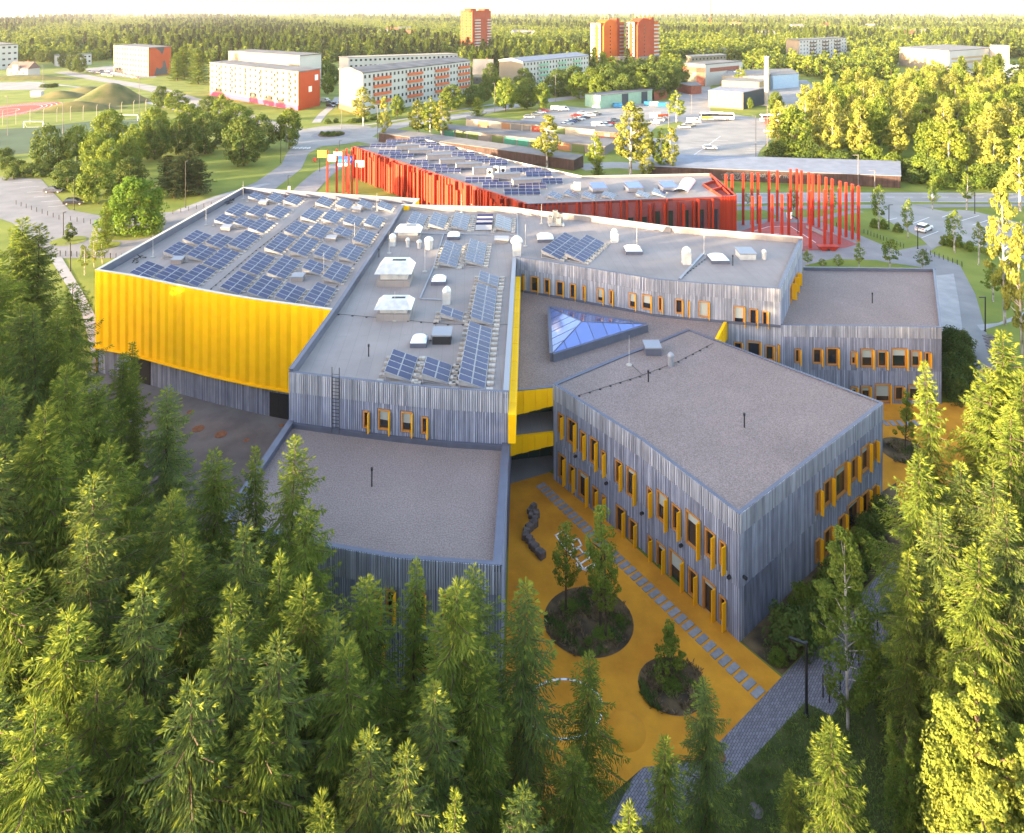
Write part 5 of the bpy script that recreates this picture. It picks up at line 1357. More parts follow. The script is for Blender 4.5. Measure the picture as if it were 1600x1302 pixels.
for f in range(11):
    for s0, s1 in ((.12, .4), (.78, .98)): mb = MB(); q = c0 + dd * L * s0; mb.obox((q.x, q.y, 3 + f * 3.2), dd * L * (s1 - s0), nn * 1.2, (0, 0, 1.3)); mb.build('balcony', M['render_w'], tt_, world=True)
for s in (.0, .72): mb = MB(); q = c0 + dd * L * s - nn * 2; mb.obox((q.x, q.y, hh - 1), dd * L * .28, nn * -8, (0, 0, 3.4)); mb.build('parapet_block', M['redbrick_t'], tt_, world=True)
for nm, (x0, xc, x1, yt) in {'left': (923, 938, 975, 28), 'right': (978, 991, 1029, 26)}.items():
    l, c, r = P(x0, 104.5), P(xc, 107), P(x1, 102.5); hh = hgt(xc, 107, yt + 3)
    t, e = block('orange_tower', f'{nm} one of the twin orange and red tower blocks with white balconies', 'tower block', l, c, r, hh * .93, 'render_w', 'orange_b', 12, 3, 0, ww=3.2, wh=1.2, roofm='redbrick_t')
    dd = r - c; L = dd.length; dd = dd / L; nn = Vector((dd.y, -dd.x, 0)); ang = math.atan2(dd.y, dd.x)
    mb = MB(); q = c + dd * L * .1; 
    pr = [(.0, hh * .86), (.08, hh * .95), (.25, hh), (.5, hh), (.62, hh * .95), (.66, hh * .86)]
    mb.face([c + dd * L * (.05 + s * .85) + nn * 2.0 + Vector((0, 0, z)) for s, z in [(0, 0), (.66, 0)] + pr[::-1]]); mb.face([c + dd * L * (.05 + s * .85) - nn * 6 + Vector((0, 0, z)) for s, z in [(0, 0), (.66, 0)] + pr[::-1]][::-1])
    pp_ = [(0, 0), (.66, 0)] + pr[::-1]
    for i in range(len(pp_)):
        (s0, z0_), (s1, z1_) = pp_[i], pp_[(i + 1) % len(pp_)]; A = c + dd * L * (.05 + s0 * .85); B = c + dd * L * (.05 + s1 * .85)
        mb.face([A + nn * 2 + Vector((0, 0, z0_)), A - nn * 6 + Vector((0, 0, z0_)), B - nn * 6 + Vector((0, 0, z1_)), B + nn * 2 + Vector((0, 0, z1_))])
    mb.build('stair_slab', M['orange_b' if nm == 'left' else 'redbrick_t'], t, world=True)
    mb = MB(); q = c + dd * L * .63 - nn * 5; mb.obox((q.x, q.y, 0), dd * L * .12, nn * 6.2, (0, 0, hh * 1.02)); mb.build('fin_wall', M['redbrick_t'], t, world=True)
    for f in range(11):
        mb = MB(); q = c + dd * L * .76; mb.obox((q.x, q.y, 3 + f * hh * .076), dd * L * .22, nn * 1.3, (0, 0, 1.2)); mb.build('balcony', M['render_w'], t, world=True)
        o = link('window', win_me, t); q = c + dd * L * .32 + nn * 2.02; o.location = (q.x - t.location.x, q.y - t.location.y, 3 + f * hh * .076); o.rotation_euler.z = ang; o.scale = (1.3, 1, 1.2)
    mb = MB()
    for s in (.2, .35, .5, .7): q = c + dd * L * s - nn * 4; mb.tube((q.x, q.y, hh), (q.x, q.y, hh + 4), .12, n=4)
    mb.build('antenna', M['steel'], t, world=True)
block('apartment_block', 'cream five storey block with dark brown balconies on the right before the forest', 'apartment block', P(1228, 92), P(1249, 94), P(1323, 87), hgt(1249, 94, 63), 'render_sun_dim', 'render_w', 5, 0, 16, ww=1.6, balc=('brown', 'r'), bcols=[(.2, .32), (.46, .58), (.72, .84)])
t, e = block('industrial_hall', 'big white industrial building with ochre window bands on the right', 'hall', P(1405, 103), P(1483, 112), P(1555, 104), hgt(1483, 112, 80), 'render_sun_dim', 'render_w', 2, 0, 0, 'roof_grey')
for a, b in ((P(1405, 103), P(1483, 112)), (P(1483, 112), P(1555, 104))):
    d_ = b - a; n_ = Vector((d_.y, -d_.x, 0)).normalized()
    for z in ((5.5, 9.0),) if a.x < P(1450, 108).x else ((5.0, 6.8), (8.5, 10)): mb = MB(); mb.obox((a + d_ * .05 + n_ * .02) + Vector((0, 0, z[0])), d_ * .85, n_ * .1, (0, 0, z[1] - z[0])); mb.build('window_band', M['tan'], t, world=True)
q = P(1562, 106); mb = MB(); mb.box((q.x, q.y, 9), (9, 9, 18)); mb.build('stair_tower', M['render_w'], t, world=True)
block('industrial_hall', 'white rounded storage hall at the right edge', 'hall', P(1562, 118), P(1568, 121), P(1660, 118), 7, 'white', 'white', 1, 0, 0, 'white')
t, e = block('office_building', 'white office building with red brown brick corner bands near the chimney', 'office building', P(1067, 132), P(1102, 135), P(1160, 128), hgt(1102, 135, 101), 'render_sun_dim', 'render_w', 3, 0, 0, 'roof_dark')
for a, b, s0, s1, z0_, z1_ in ((P(1067, 132), P(1102, 135), 0, 1, 8.2, 11), (P(1067, 132), P(1102, 135), .62, .98, 0, 11), (P(1102, 135), P(1160, 128), .12, .9, 8.2, 10.6)):
    d_ = b - a; n_ = Vector((d_.y, -d_.x, 0)).normalized(); mb = MB(); mb.obox(a + d_ * s0 + n_ * .02 + Vector((0, 0, z0_)), d_ * (s1 - s0), n_ * .12, (0, 0, z1_ - z0_)); mb.build('brick_band', M['brickred'], t, world=True)
block('school_annex', 'long low white building with brown roof edge behind the white block', 'building', P(530, 118), P(545, 120), P(715, 112), hgt(545, 120, 90), 'render_w', 'render_w', 3, 0, 24, 'cream', ww=1.6)
block('low_building', 'low grey white building behind the row of lindens far left', 'building', P(85, 103), P(90, 104), P(143, 101), 9, 'render_w', 'render_w', 2, 0, 8, 'roof_grey')
block('row_house', 'low cream flats below the twin orange towers', 'house', P(960, 106), P(968, 108), P(1040, 105), 9, 'render_sun_dim', 'render_sun_dim', 2, 0, 12, 'roof_grey')
block('row_house', 'low pale row of flats right of the twin orange towers', 'house', P(1072, 104), P(1080, 107), P(1135, 103), 9, 'render_sun_dim', 'render_sun_dim', 2, 0, 10, 'roof_grey')
block('row_house', 'pale upper row of flats with red chimneys right of the twin towers', 'house', P(1090, 92), P(1096, 93), P(1138, 90), 9, 'render_w', 'render_w', 2, 0, 8, 'roof_grey')
# gabled white house with mansard roof at the left
def house(x, y, w_, d_, h, rh, rz, wm, rm, lab, name='house'):
    p = P(x, y); t = thing(name, lab, 'house', p, None, rz); mb = MB(); mb.box((0, 0, h / 2), (w_, d_, h)); mb.build('wall', M[wm], t)
    mb = MB(); o_ = .4; A = [(-w_ / 2 - o_, -d_ / 2 - o_, h - .1), (w_ / 2 + o_, -d_ / 2 - o_, h - .1), (w_ / 2 + o_, d_ / 2 + o_, h - .1), (-w_ / 2 - o_, d_ / 2 + o_, h - .1)]; B = [(-w_ / 2 - o_, 0, h + rh), (w_ / 2 + o_, 0, h + rh)]
    mb.face([A[0], A[1], B[1], B[0]]); mb.face([A[2], A[3], B[0], B[1]]); mb.face([A[1], A[2], B[1]]); mb.face([A[3], A[0], B[0]]); mb.face(A[::-1]); ro = mb.build('roof', M[rm], t)
    mb = MB(); mb.box((w_ * .2, .4, h + rh), (.7, .7, 1.6)); mb.build('chimney', M['brickred'], ro)
    for i in range(3): o = link('window', win_me, t); o.location = (-w_ * .3 + i * w_ * .3, -d_ / 2, h * .35); o.scale = (1.3, 1, 1.3)
    return t
M['tile_b'] = mat('brown_roof_tile', (.16, .11, .10), .9, var=.15); M['tile_r'] = mat('red_roof_tile', (.36, .10, .06), .9, var=.15)
t = house(37, 119, 15, 11, 5.5, 4.5, R(-4), 'render_w', 'tile_b', 'white gabled house with brown roof at the left edge by the sports ground')
mb = MB(); mb.box((-1, -5.6, 6), (4, 1.2, 4)); mb.build('gable', M['render_w'], t)
p = P(58, 151); t = thing('storage_hut', 'small white box hut on the sports ground beside the running track', 'hut', p); mb = MB(); mb.box((0, 0, 1.4), (5.4, 2.6, 2.8)); mb.build('wall', M['render_w'], t); mb = MB(); mb.box((0, 0, 2.86), (5.7, 2.9, .12)); mb.build('roof', M['steel'], t)
p = P(755, 128); t = house(755, 130, 12, 12, 6, 9, 0, 'anthra', 'roof_dark', 'dark steep roofed house between the two white apartment blocks')
hs = random.Random(11)
spots = [(613, 52, 'tile_r'), (632, 50, 'roof_grey'), (640, 58, 'tile_r'), (600, 56, 'roof_grey'), (812, 57, 'roof_grey'), (822, 59, 'roof_grey'), (1245, 47, 'roof_grey'), (1290, 44, 'tile_r'), (1360, 46, 'roof_grey'), (1404, 51, 'roof_grey'), (1420, 60, 'tile_r'), (1440, 56, 'roof_grey'), (1010, 70, 'roof_grey'), (1195, 60, 'roof_grey'), (1150, 42, 'tile_r'), (1330, 37, 'roof_grey'), (1255, 33, 'tile_r'), (1500, 40, 'roof_grey')]
for i, (x, y, rm) in enumerate(spots):
    house(x, y + 3, hs.uniform(18, 34), 14, 12 if y < 50 else 9, 6, hs.uniform(-.5, .5), hs.choice(['render_w', 'render_sun_dim']), rm, f'far {"red" if rm == "tile_r" else "grey"} roofed house rising out of the forest, {ORD[sum(1 for s in spots if s[2] == rm and s[0] < x)]} of its colour from the left')['group'] = 'far houses in the forest'
p = P(1110, 44); t = thing('radio_mast', 'thin tall red and white mast over the far forest', 'mast', p); hh = H - (0 - YH) * p.y / F + 10; mb = MB(); mb.tube((0, 0, 0), (0, 0, hh), 1.1, .5, 6); mb.build('mast', M['orange_r'], t)
# far city on the horizon
cs = random.Random(4)
for i in range(46):
    x = cs.choice([cs.uniform(1120, 1600), cs.uniform(1120, 1600), cs.uniform(900, 1120), cs.uniform(690, 900)]); D = cs.uniform(4800, 7500); h_ = cs.uniform(18, 42) if x > 1100 else cs.uniform(14, 26)
    t = thing('distant_block', 'tiny pale building in the far city along the horizon', 'building', ((x - 800) / F * D, D, 0), 'far city on the horizon')
    mb = MB(); w_ = cs.uniform(15, 60); mb.box((0, 0, h_ / 2), (w_, 14, h_)); o = mb.build('wall', M['render_w'], t); mb = MB(); mb.box((0, 0, h_ + .5), (w_ + 1, 15, 1)); mb.build('roof', M['roof_grey'], t)
for (x, D, h_, w_) in [(1332, 6200, 66, 20), (1336, 6400, 58, 18), (1366, 6300, 70, 16), (1385, 5600, 48, 40), (1482, 3600, 40, 26), (1497, 3700, 38, 30), (1512, 3650, 36, 22)]:
    t = thing('distant_block', 'pale high-rise standing out of the far city on the horizon', 'building', ((x - 800) / F * D, D, 0), 'far high-rises on the horizon'); mb = MB(); mb.box((0, 0, h_ / 2), (w_, 18, h_)); mb.build('wall', M['render_sun_dim'], t); mb = MB(); mb.box((0, 0, h_ + 1), (w_ * .6, 10, 3)); mb.build('roof', M['roof_grey'], t)
# ------------------------------------------------------------------ vehicles
glassm = M['glass']
paint = {}
def paintm(c):
    cols = {'black': (.015, .015, .02), 'white': (.75, .75, .75), 'silver': (.45, .46, .47), 'red': (.45, .03, .02), 'blue': (.03, .06, .2), 'grey': (.15, .16, .17), 'dark blue': (.015, .025, .06), 'green': (.04, .12, .08)}
    if c not in paint:
        m = mat('car_paint_' + c.replace(' ', '_'), cols[c], .25, spec=.6); m.node_tree.nodes['Principled BSDF'].inputs['Coat Weight'].default_value = .6; paint[c] = m
    return paint[c]
def carmesh(kind):
    """side profile of body and glass for a car with its nose towards +x"""
    L = 4.5; W = 1.78
    est = kind == 'estate'; van = kind == 'van'
    if van:
        L = 5.2; W = 1.95
        body = [(-2.6, .35), (-2.6, 2.0), (-2.4, 2.15), (1.3, 2.15), (1.95, 1.35), (2.5, 1.1), (2.6, .7), (2.6, .35)]
        glass = None
    else:
        body = [(-2.2, .35), (-2.25, .85), (-2.1, 1.0), (-1.2, 1.02), (.85, .98), (1.9, .86), (2.2, .68), (2.22, .35)]
        cab = [(-2.05 if est else -1.75, 1.0), (-1.7 if est else -1.0, 1.44), (.1, 1.48), (.95, .98)]
    b = MB()
    def ext(pf, w0, w1=None, mi=0, mb=b):
        w1 = w1 or w0; n = len(pf); zmin = min(p[1] for p in pf); zmax = max(p[1] for p in pf)
        def wy(z): return (w0 + (w1 - w0) * (z - zmin) / (zmax - zmin)) / 2
        mb.face([(x, -wy(z), z) for x, z in pf][::-1], mi); mb.face([(x, wy(z), z) for x, z in pf], mi)
        for i in range(n):
            (x0, z0), (x1, z1) = pf[i], pf[(i + 1) % n]
            mb.face([(x0, -wy(z0), z0), (x1, -wy(z1), z1), (x1, wy(z1), z1), (x0, wy(z0), z0)], mi)
    ext(body, W, W * .94)
    g = MB(); rf = MB()
    if van:
        g.face([(1.36, -.8, 2.06), (1.93, -.85, 1.4), (1.93, .85, 1.4), (1.36, .8, 2.06)][::-1])
        for s in (-1, 1): g.face([(.5, s * .96, 1.35), (1.75, s * .96, 1.35), (1.3, s * .945, 1.95), (.5, s * .945, 1.95)][::s])
    else:
        ext(cab, W * .92, W * .74, 0, g)
        x0, x1 = cab[1][0], cab[2][0]; rf.obox((x0, -W * .37, 1.45), (x1 - x0, 0, .02), (0, W * .74, 0), (0, 0, .05))
    return b, g, rf
car_me = {}
def wheel_me():
    mb = MB(); mb.tube((0, -.1, 0), (0, .1, 0), .32, n=14, mi=0); mb.tube((0, -.105, 0), (0, .105, 0), .19, n=10, mi=1); return mb.mesh('wheel', [M['black'], M['alu']])
WH = wheel_me()
lm = MB(); lm.box((0, 0, 0), (.06, .35, .14)); HL = lm.mesh('headlight', M['acryl']); M['tail'] = mat('tail_light', (.35, .01, .01), .3); lm = MB(); lm.box((0, 0, 0), (.06, .3, .16)); TL = lm.mesh('tail_light', M['tail'])
def car(x, y, rz, col, lab, kind='saloon', group=None, z=0.06, sc=1.0):
    t = thing('van' if kind == 'van' else 'parked_car', lab, 'van' if kind == 'van' else 'car', P(x, y), group, R(rz)); t.location.z = z; t.scale = (sc, sc, sc)
    if (kind, col) not in car_me:
        b, g, rf = carmesh(kind); car_me[kind, col] = (b.mesh('body', paintm(col)), g.mesh('windows', glassm), rf.mesh('car_roof', paintm(col)) if rf.v else None)
    bm, gm, rm = car_me[kind, col]
    link('body', bm, t); link('windows', gm, t)
    if rm: link('car_roof', rm, t)
    L = 1.7 if kind == 'van' else 1.38
    for sx in (-1, 1):
        for sy in (-1, 1): w = link('wheel', WH, t); w.location = (sx * L, sy * (.88 if kind == 'van' else .8), .32)
    for sy in (-1, 1):
        w = link('headlight', HL, t); w.location = (2.58 if kind == 'van' else 2.18, sy * .6, .75)
        w = link('tail_light', TL, t); w.location = (-2.6 if kind == 'van' else -2.24, sy * .62, .85)
    return t
car(85, 301, 0, 'dark blue', 'dark car parked in the bay further from the bollards, left edge'); car(117, 320, 8, 'black', 'black car parked at the corner of the paved square beside the trees', 'estate')
car(1444, 361, 38, 'white', 'white estate car parked by the young birches in the small car park', 'estate')
car(1109, 234, -4, 'white', 'white car standing alone in the empty marked parking lot', 'estate')
G = 'cars parked in the lot behind the garages'
for (x, y, rz, c, k, lab) in [(1069, 201, 2, 'silver', 'saloon', 'silver car first in the short row left of the empty lot'), (1078, 198, 2, 'grey', 'estate', 'dark grey car behind the silver car left of the empty lot'), (1084, 193, 4, 'white', 'van', 'white van at the end of the short row left of the empty lot'),
        (1022, 194, 150, 'white', 'saloon', 'white car beside the grass strip with the big birch'), (1030, 190, 150, 'silver', 'saloon', 'silver car behind the white one by the grass strip'), (1037, 187.5, 150, 'grey', 'saloon', 'grey car third in the row by the grass strip'),
        (1204, 208.5, -6, 'white', 'saloon', 'white car parked at the wood edge below the red truck'), (1213, 205, -6, 'silver', 'saloon', 'silver car half behind the white car at the wood edge'),
        (827, 185, 12, 'silver', 'estate', 'silver car nearest the cream garage row'), (838, 181, 12, 'grey', 'saloon', 'grey car second from the cream garages'), (845, 178, 12, 'white', 'saloon', 'white car third from the cream garages'), (850, 175, 12, 'red', 'saloon', 'red car at the left end of the far parking row'),
        (870, 173, 8, 'white', 'van', 'white camper van at the back of the parking lot'), (880, 173.5, 8, 'white', 'van', 'white van right of the camper van at the back of the lot'), (900, 183, 10, 'red', 'saloon', 'bright red car in the middle of the parking lot'), (911, 179, 8, 'silver', 'saloon', 'silver car behind the bright red car'),
        (922, 182, 8, 'white', 'saloon', 'white car right of the bright red car'), (932, 180, 8, 'grey', 'saloon', 'grey car at the right end of the row behind the red car'), (882, 198, 30, 'white', 'saloon', 'white car nearest the garages in the slanting row'), (888, 195, 30, 'silver', 'saloon', 'silver car second in the slanting row'),
        (893, 192.5, 30, 'blue', 'saloon', 'blue car third in the slanting row'), (899, 190.5, 30, 'black', 'saloon', 'black car fourth in the slanting row'), (906, 188.5, 30, 'white', 'saloon', 'white car fifth in the slanting row'), (914, 186.5, 30, 'dark blue', 'saloon', 'dark blue car last in the slanting row'),
        (935, 200, 10, 'white', 'van', 'white van between the two groups of cars by the brick shed'), (953, 195, 20, 'red', 'saloon', 'dark red car behind the white van by the brick shed'), (948, 197.5, 20, 'silver', 'saloon', 'silver car between the white van and red car'), (955, 202, 10, 'blue', 'saloon', 'blue car beside the brick shed'),
        (960, 190, 20, 'grey', 'saloon', 'grey car deepest in the group by the brick shed')]: car(x, y, rz, c, lab, k, G)
car(1150, 262.5, 2, 'white', 'white van parked behind the long brown garages', 'van', sc=1.35)
G = 'cars by the far apartment block'
for i, (x, y, c) in enumerate([(140, 113.5, 'silver'), (147, 114.5, 'grey'), (153, 115, 'dark blue'), (164, 118, 'silver'), (173, 120, 'dark blue'), (168, 113, 'white'), (179, 116, 'white'), (187, 117.5, 'silver'), (196, 119.5, 'blue'), (203, 120.5, 'grey'), (211, 122.5, 'red'), (160, 112.5, 'grey')]):
    car(x, y, -10, c, f'small {c} car before the painted block, ' + ['at the left end', 'next to the left end', 'third along the front', 'in the middle of the front row', 'lowest of the dark pair', 'in the back row', 'second in the back row', 'right of the dark pair', 'beside the red one', 'between the blue and red ones', 'at the right end', 'first in the back row'][i], 'saloon', G)
for (x, y, c, k, lab) in [(508, 160, 'white', 'van', 'white van parked between the orange end wall and the white block'), (516, 162, 'grey', 'saloon', 'grey car beside the white van between the two blocks'), (523, 164.5, 'black', 'saloon', 'black car nearest the white block corner'), (517, 167.5, 'black', 'estate', 'black car in front between the two apartment blocks')]: car(x, y, -30, c, lab, k, 'cars between the apartment blocks')
M['busw'] = mat('bus_white', (.7, .69, .66), .3, spec=.6); M['busy'] = mat('bus_yellow', (.75, .42, .03), .3, spec=.6); M['busr'] = mat('truck_red', (.5, .04, .03), .3, spec=.6)
def bus(x, y, rz, L, m1, m2, lab, name='bus'):
    t = thing(name, lab, name, P(x, y), None, R(rz)); mb = MB(); mb.box((0, 0, 1.75), (L, 2.5, 2.7)); o = mb.build('body', M[m1], t); bv = o.modifiers.new('bevel', 'BEVEL'); bv.width = .25; bv.segments = 3
    mb = MB(); mb.box((0, 0, 2.25), (L * .94, 2.53, .95)); mb.box((-L / 2, 0, 2.1), (.06, 2.2, 1.3)); mb.build('window_band', glassm, t); mb = MB(); mb.box((-L * .3, 0, 1.2), (L * .36, 2.54, .9)); mb.build('livery', M[m2], t)
    mb = MB(); mb.box((0, 0, 3.2), (L * .4, 1.8, .25)); mb.build('roof_unit', M[m1], t)
    for sx in (-.32, .3):
        for sy in (-1, 1): w = link('wheel', WH, t); w.location = (sx * L, sy * 1.18, .5); w.scale = (1.6, 1.4, 1.6)
    return t
bus(1120, 188, -3, 13.5, 'busw', 'busy', 'white coach with yellow front parked before the tan hall'); bus(1212, 191, -3, 12, 'busw', 'gdoor' if 'gdoor' in M else 'busw', 'grey white coach behind the red truck at the wood edge')
p = P(1212, 196); t = thing('truck', 'red car transporter truck with yellow deck at the wood edge', 'truck', p, None, R(-3))
mb = MB(); mb.box((-2.9, 0, 1.6), (2.0, 2.4, 2.3)); o = mb.build('cab', M['busr'], t); mb = MB(); mb.box((-3.6, 0, 2.1), (.65, 2.1, .9)); mb.build('windscreen', glassm, t); mb = MB(); mb.box((1.2, 0, .9), (6, 2.3, .4)); mb.build('bed', M['busr'], t); mb = MB(); mb.box((1.0, 0, 2.9), (5.6, 2.3, .5)); [mb.box((x_, s * 1.1, 1.9), (.15, .1, 2)) for x_ in (-1.5, 3.6) for s in (-1, 1)]; mb.build('deck', M['busy'], t)
for sx in (-2.8, 2.2, 3.2):
    for sy in (-1, 1): w = link('wheel', WH, t); w.location = (sx, sy * 1.1, .48); w.scale = (1.5, 1.4, 1.5)
M['contb'] = mat('container_blue', (.03, .20, .42), .6)
for i, (x, y, c) in enumerate([(965, 168, 'contb'), (1013, 165, 'contb'), (1022, 165.5, 'busw'), (1034, 167, 'contb')]):
    p = P(x, y); t = thing('waste_container', ['blue waste container by the warehouse gate', 'blue waste container right of the warehouse', 'white waste container between two blue ones', 'blue waste container furthest right of the warehouse'][i], 'container', p); mb = MB(); mb.prism([(-2, -1), (2, -1), (2, 1), (-2, 1)], .2, 1.8); mb.build('body', M[c], t); mb = MB(); mb.box((0, 0, 1.86), (4.1, 2.1, .12)); mb.build('lid', M[c], t)
p = P(1026, 184); t = thing('barrier', 'orange and white barrier boards in the parking lot', 'barrier', p); mb = MB(); mb.box((2.6, 0, .8), (4.5, .3, 1.3)); mb.build('board', M['orange_r'], t); mb = MB(); [mb.box((-2.5 + i * 1.2, 0, 1.2), (.9, .2, 2.0)) for i in range(4)]; mb.build('rail', M['busw'], t)

# ------------------------------------------------------------------ lamps, bollards, small furniture
def lamp(x, yt, yb, arm, lab, m='dark', r=.075, group='black path lamps', z=0.0):
    p = P(x, yb, z); h = (yb - yt) * p.y / F; t = thing('street_lamp', lab, 'lamp post', p, group)
    mb = MB(); mb.tube((0, 0, 0), (0, 0, h), r * 1.15, r, 8); mb.build('post', M[m], t)
    ax, ay = arm; mb = MB(); L_ = math.hypot(ax, ay); mb.obox((0, 0, h - .12), (ax, ay, .0), (-ay / L_ * .16, ax / L_ * .16, 0), (0, 0, .1)); mb.build('lamp_head', M[m], t)
    mb = MB(); mb.obox((ax * .35, ay * .35, h - .135), (ax * .6, ay * .6, 0), (-ay / L_ * .12, ax / L_ * .12, 0), (0, 0, .012)); mb.build('lens', M['acryl'], t)
    mb = MB(); mb.lathe((0, 0, 0), [(r * 2, 0), (r * 2, .12), (r * 1.2, .16)], 8); mb.build('foot', M[m], t)
lamp(1260, 1003, 1118, (-.9, .45), 'black lamp post at the fork of the block paved path, foreground', r=.09)
for (x, yt, yb, arm, lab) in [(1539.5, 463.5, 518, (-.9, 0), 'black lamp post by the path right of the low gravel roof'), (1434, 355.5, 389, (.2, -.8), 'black lamp post in front of the white estate car'), (1389, 320, 358, (.9, .1), 'black lamp post behind the bike hoops left of the small car park'), (1523, 300, 334, (-.2, .8), 'black lamp post between the street and the birches'),
        (110, 379, 424, (-.8, 0), 'black lamp post beside the path left of the hall'), (99, 332, 368, (.2, .6), 'slightly leaning black post by the little round island'), (115.6, 281, 328, (.3, .8), 'black lamp post by the parked black car'), (290, 252, 325, (.2, .8), 'black lamp post before the dark pines'), (450, 274, 294, (.9, 0), 'black lamp post just behind the hall roof'),
        (530, 220, 237, (.9, 0), 'black lamp post near the roundabout and red building'), (438.7, 221, 255, (.2, .9), 'black lamp post on the lawn edge of the curving road')]: lamp(x, yt, yb, arm, lab)
for (x, yt, yb, lab) in [(447, 195, 237, 'tall grey pole under the round tree by the crossing'), (534, 166, 202, 'tall pale lamp pole behind the roundabout'), (590, 165, 218, 'tall pale lamp pole right of the roundabout'), (1181, 181, 247, 'tall pale lamp pole at the right of the empty lot'), (1199, 164, 229, 'tall pale lamp pole at the wood edge'), (1044.7, 160, 205, 'tall pale lamp pole left of the empty lot'), (1081, 148, 180, 'pale pole behind the white van'),
        (1367, 266, 302, 'pale pole in front of the right end of the brown garage'), (1341, 242, 292, 'thin pale pole before the middle of the brown garage'), (218, 122, 182, 'tall pale lamp pole on the sports ground right of the mounds'), (98, 160, 210, 'tall floodlight pole on the pitch edge'), (67, 102, 140, 'pale wooden pole near the gabled house'), (850, 120, 163, 'pale pole beside the warehouse road'), (868, 118, 160, 'second pale pole beside the warehouse road'), (773, 130, 176, 'tall pale pole beside the dark roofed house'),
        (12, 150, 212, 'tall floodlight pole beside the running track')]: lamp(x, yt, yb, (-1.3, .2), lab, 'gdoor', .09, 'tall pale lamp poles')
bol = MB(); bol.tube((0, 0, 0), (0, 0, .95), .07, .07, 8); bol.lathe((0, 0, .95), [(.07, 0), (.05, .04)], 8); BOL = bol.mesh('bollard', M['dark'])
def bollards(a, b, n, where):
    for i in range(n):
        o = link('bollard', BOL); o.location = P(a[0], a[1]).lerp(P(b[0], b[1]), i / (n - 1))
        tag(o, f'short black bollard {where}, {ORD[i]} from the left', 'bollard', 'black bollards ' + where)
bollards((25, 320), (92, 343), 9, 'across the paved square by the parked cars'); bollards((94, 400), (190, 405), 12, 'between the lawn and the square'); bollards((110, 345), (152, 352), 5, 'beside the round island'); bollards((270, 335), (330, 322), 6, 'along the road behind the hall')
hp_ = MB(); hp_.path([(-.35, 0, 0), (-.35, 0, .8), (.35, 0, .8), (.35, 0, 0)], .04, 6); HOOP = hp_.mesh('bike_hoop', M['dark'])
def hoops(a, b, n, where, rz):
    for i in range(n):
        o = link('bike_hoop', HOOP); o.location = P(*a).lerp(P(*b), i / (n - 1)); o.rotation_euler.z = R(rz); tag(o, f'black bike hoop {where}, {ORD[i]} from the left', 'bike stand', 'bike hoops ' + where)
hoops((1447, 395.5), (1503, 416), 9, 'along the grass by the path', 60); hoops((1356, 366), (1412, 387), 12, 'beside the plaza under the birches', 60); hoops((1300, 352), (1350, 364), 8, 'behind the red court poles', 60)
pst = MB(); pst.tube((0, 0, 0), (0, 0, 1.5), .045, n=6); PST = pst.mesh('path_post', M['dark'])
for i, (x, y) in enumerate([(1286, 1090), (1296, 1098), (1313, 1078), (1317, 1045), (1331, 1030), (1342, 1040), (1357, 1000), (1371, 985), (1347, 975)]):
    o = link('path_post', PST); o.location = P(x, y); tag(o, f'thin black post standing on the block paving under the birch, {ORD[i]} from the near end', 'post', 'thin posts on the block paving')
# litter bins, goals, sandbox posts
for (x, y, lab) in [(452, 297, 'small white bin by the lamp behind the hall roof'), (1368, 326, 'black litter bin by the plaza')]:
    p = P(x, y); t = thing('litter_bin', lab, 'bin', p); mb = MB(); mb.box((0, 0, .5), (.5, .5, 1.0)); mb.build('body', M['white'] if x < 500 else M['dark'], t); mb = MB(); mb.box((0, 0, 1.03), (.56, .56, .06)); mb.build('lid', M['dark'], t)
p = P(492, 254); t = thing('red_box', 'small bright red letter box on the verge by the road', 'box', p); mb = MB(); mb.box((0, 0, .9), (.9, .6, .9)); mb.build('body', M['redpole'], t); mb = MB(); mb.tube((0, 0, 0), (0, 0, .5), .08, n=6); mb.build('foot', M['dark'], t)
for (x, y, w_, lab) in [(52, 200, 7.3, 'white goal frame on the left of the green pitch'), (201, 189, 7.3, 'white goal frame far side of the pitch under the mound')]:
    p = P(x, y); t = thing('goal_frame', lab, 'goal', p); mb = MB(); mb.path([(-w_ / 2, 0, 0), (-w_ / 2, 0, 2.4), (w_ / 2, 0, 2.4), (w_ / 2, 0, 0)], .1, 6); mb.build('frame', M['white'], t); mb = MB(); mb.path([(-w_ / 2, 0, 2.4), (-w_ / 2, 1.6, 0), (w_ / 2, 1.6, 0), (w_ / 2, 0, 2.4)], .05, 5); mb.build('stay', M['white'], t)
# curved fence posts along the pitch
fp = MB(); fp.path([(0, 0, 0), (0, 0, 5.2), (.5, -.3, 6.0)], .085, 6); FP = fp.mesh('fence_post', M['cream'])
for i, (x, y) in enumerate([(4, 196), (25, 195), (47, 194), (68, 193), (89, 191), (110, 189), (130, 188), (151, 186), (171, 183), (190, 181), (209, 178), (228, 176)]):
    o = link('fence_post', FP); o.location = P(x, y); tag(o, f'pale bent fence post along the sports pitch, {ORD[i]} from the left', 'post', 'bent fence posts along the pitch')
p = P(1370, 262); t = thing('wooden_frame', 'small orange wooden stand on the grass above the brown garage', 'stand', P(1369, 259)); mb = MB(); mb.box((0, 0, 1.9), (2.6, .5, .2)); [mb.tube((s * .9, 0, 0), (s * .7, 0, 1.9), .1, n=5) for s in (-1, 1)]; mb.build('frame', M['odoor'], t)
# stepping slabs by the right path
sl_t = thing('stepping_slabs', 'double row of dark grey stepping slabs along the right path', 'paving', P(1548, 560))
for i in range(9):
    for k in range(2):
        p = P(1541 + i * 1.9 + k * 8, 526 + i * 5.2); mb = MB(); mb.box((p.x, p.y, .06), (.7, .7, .08), .3); mb.build('slab', M['rock'], sl_t, world=True)
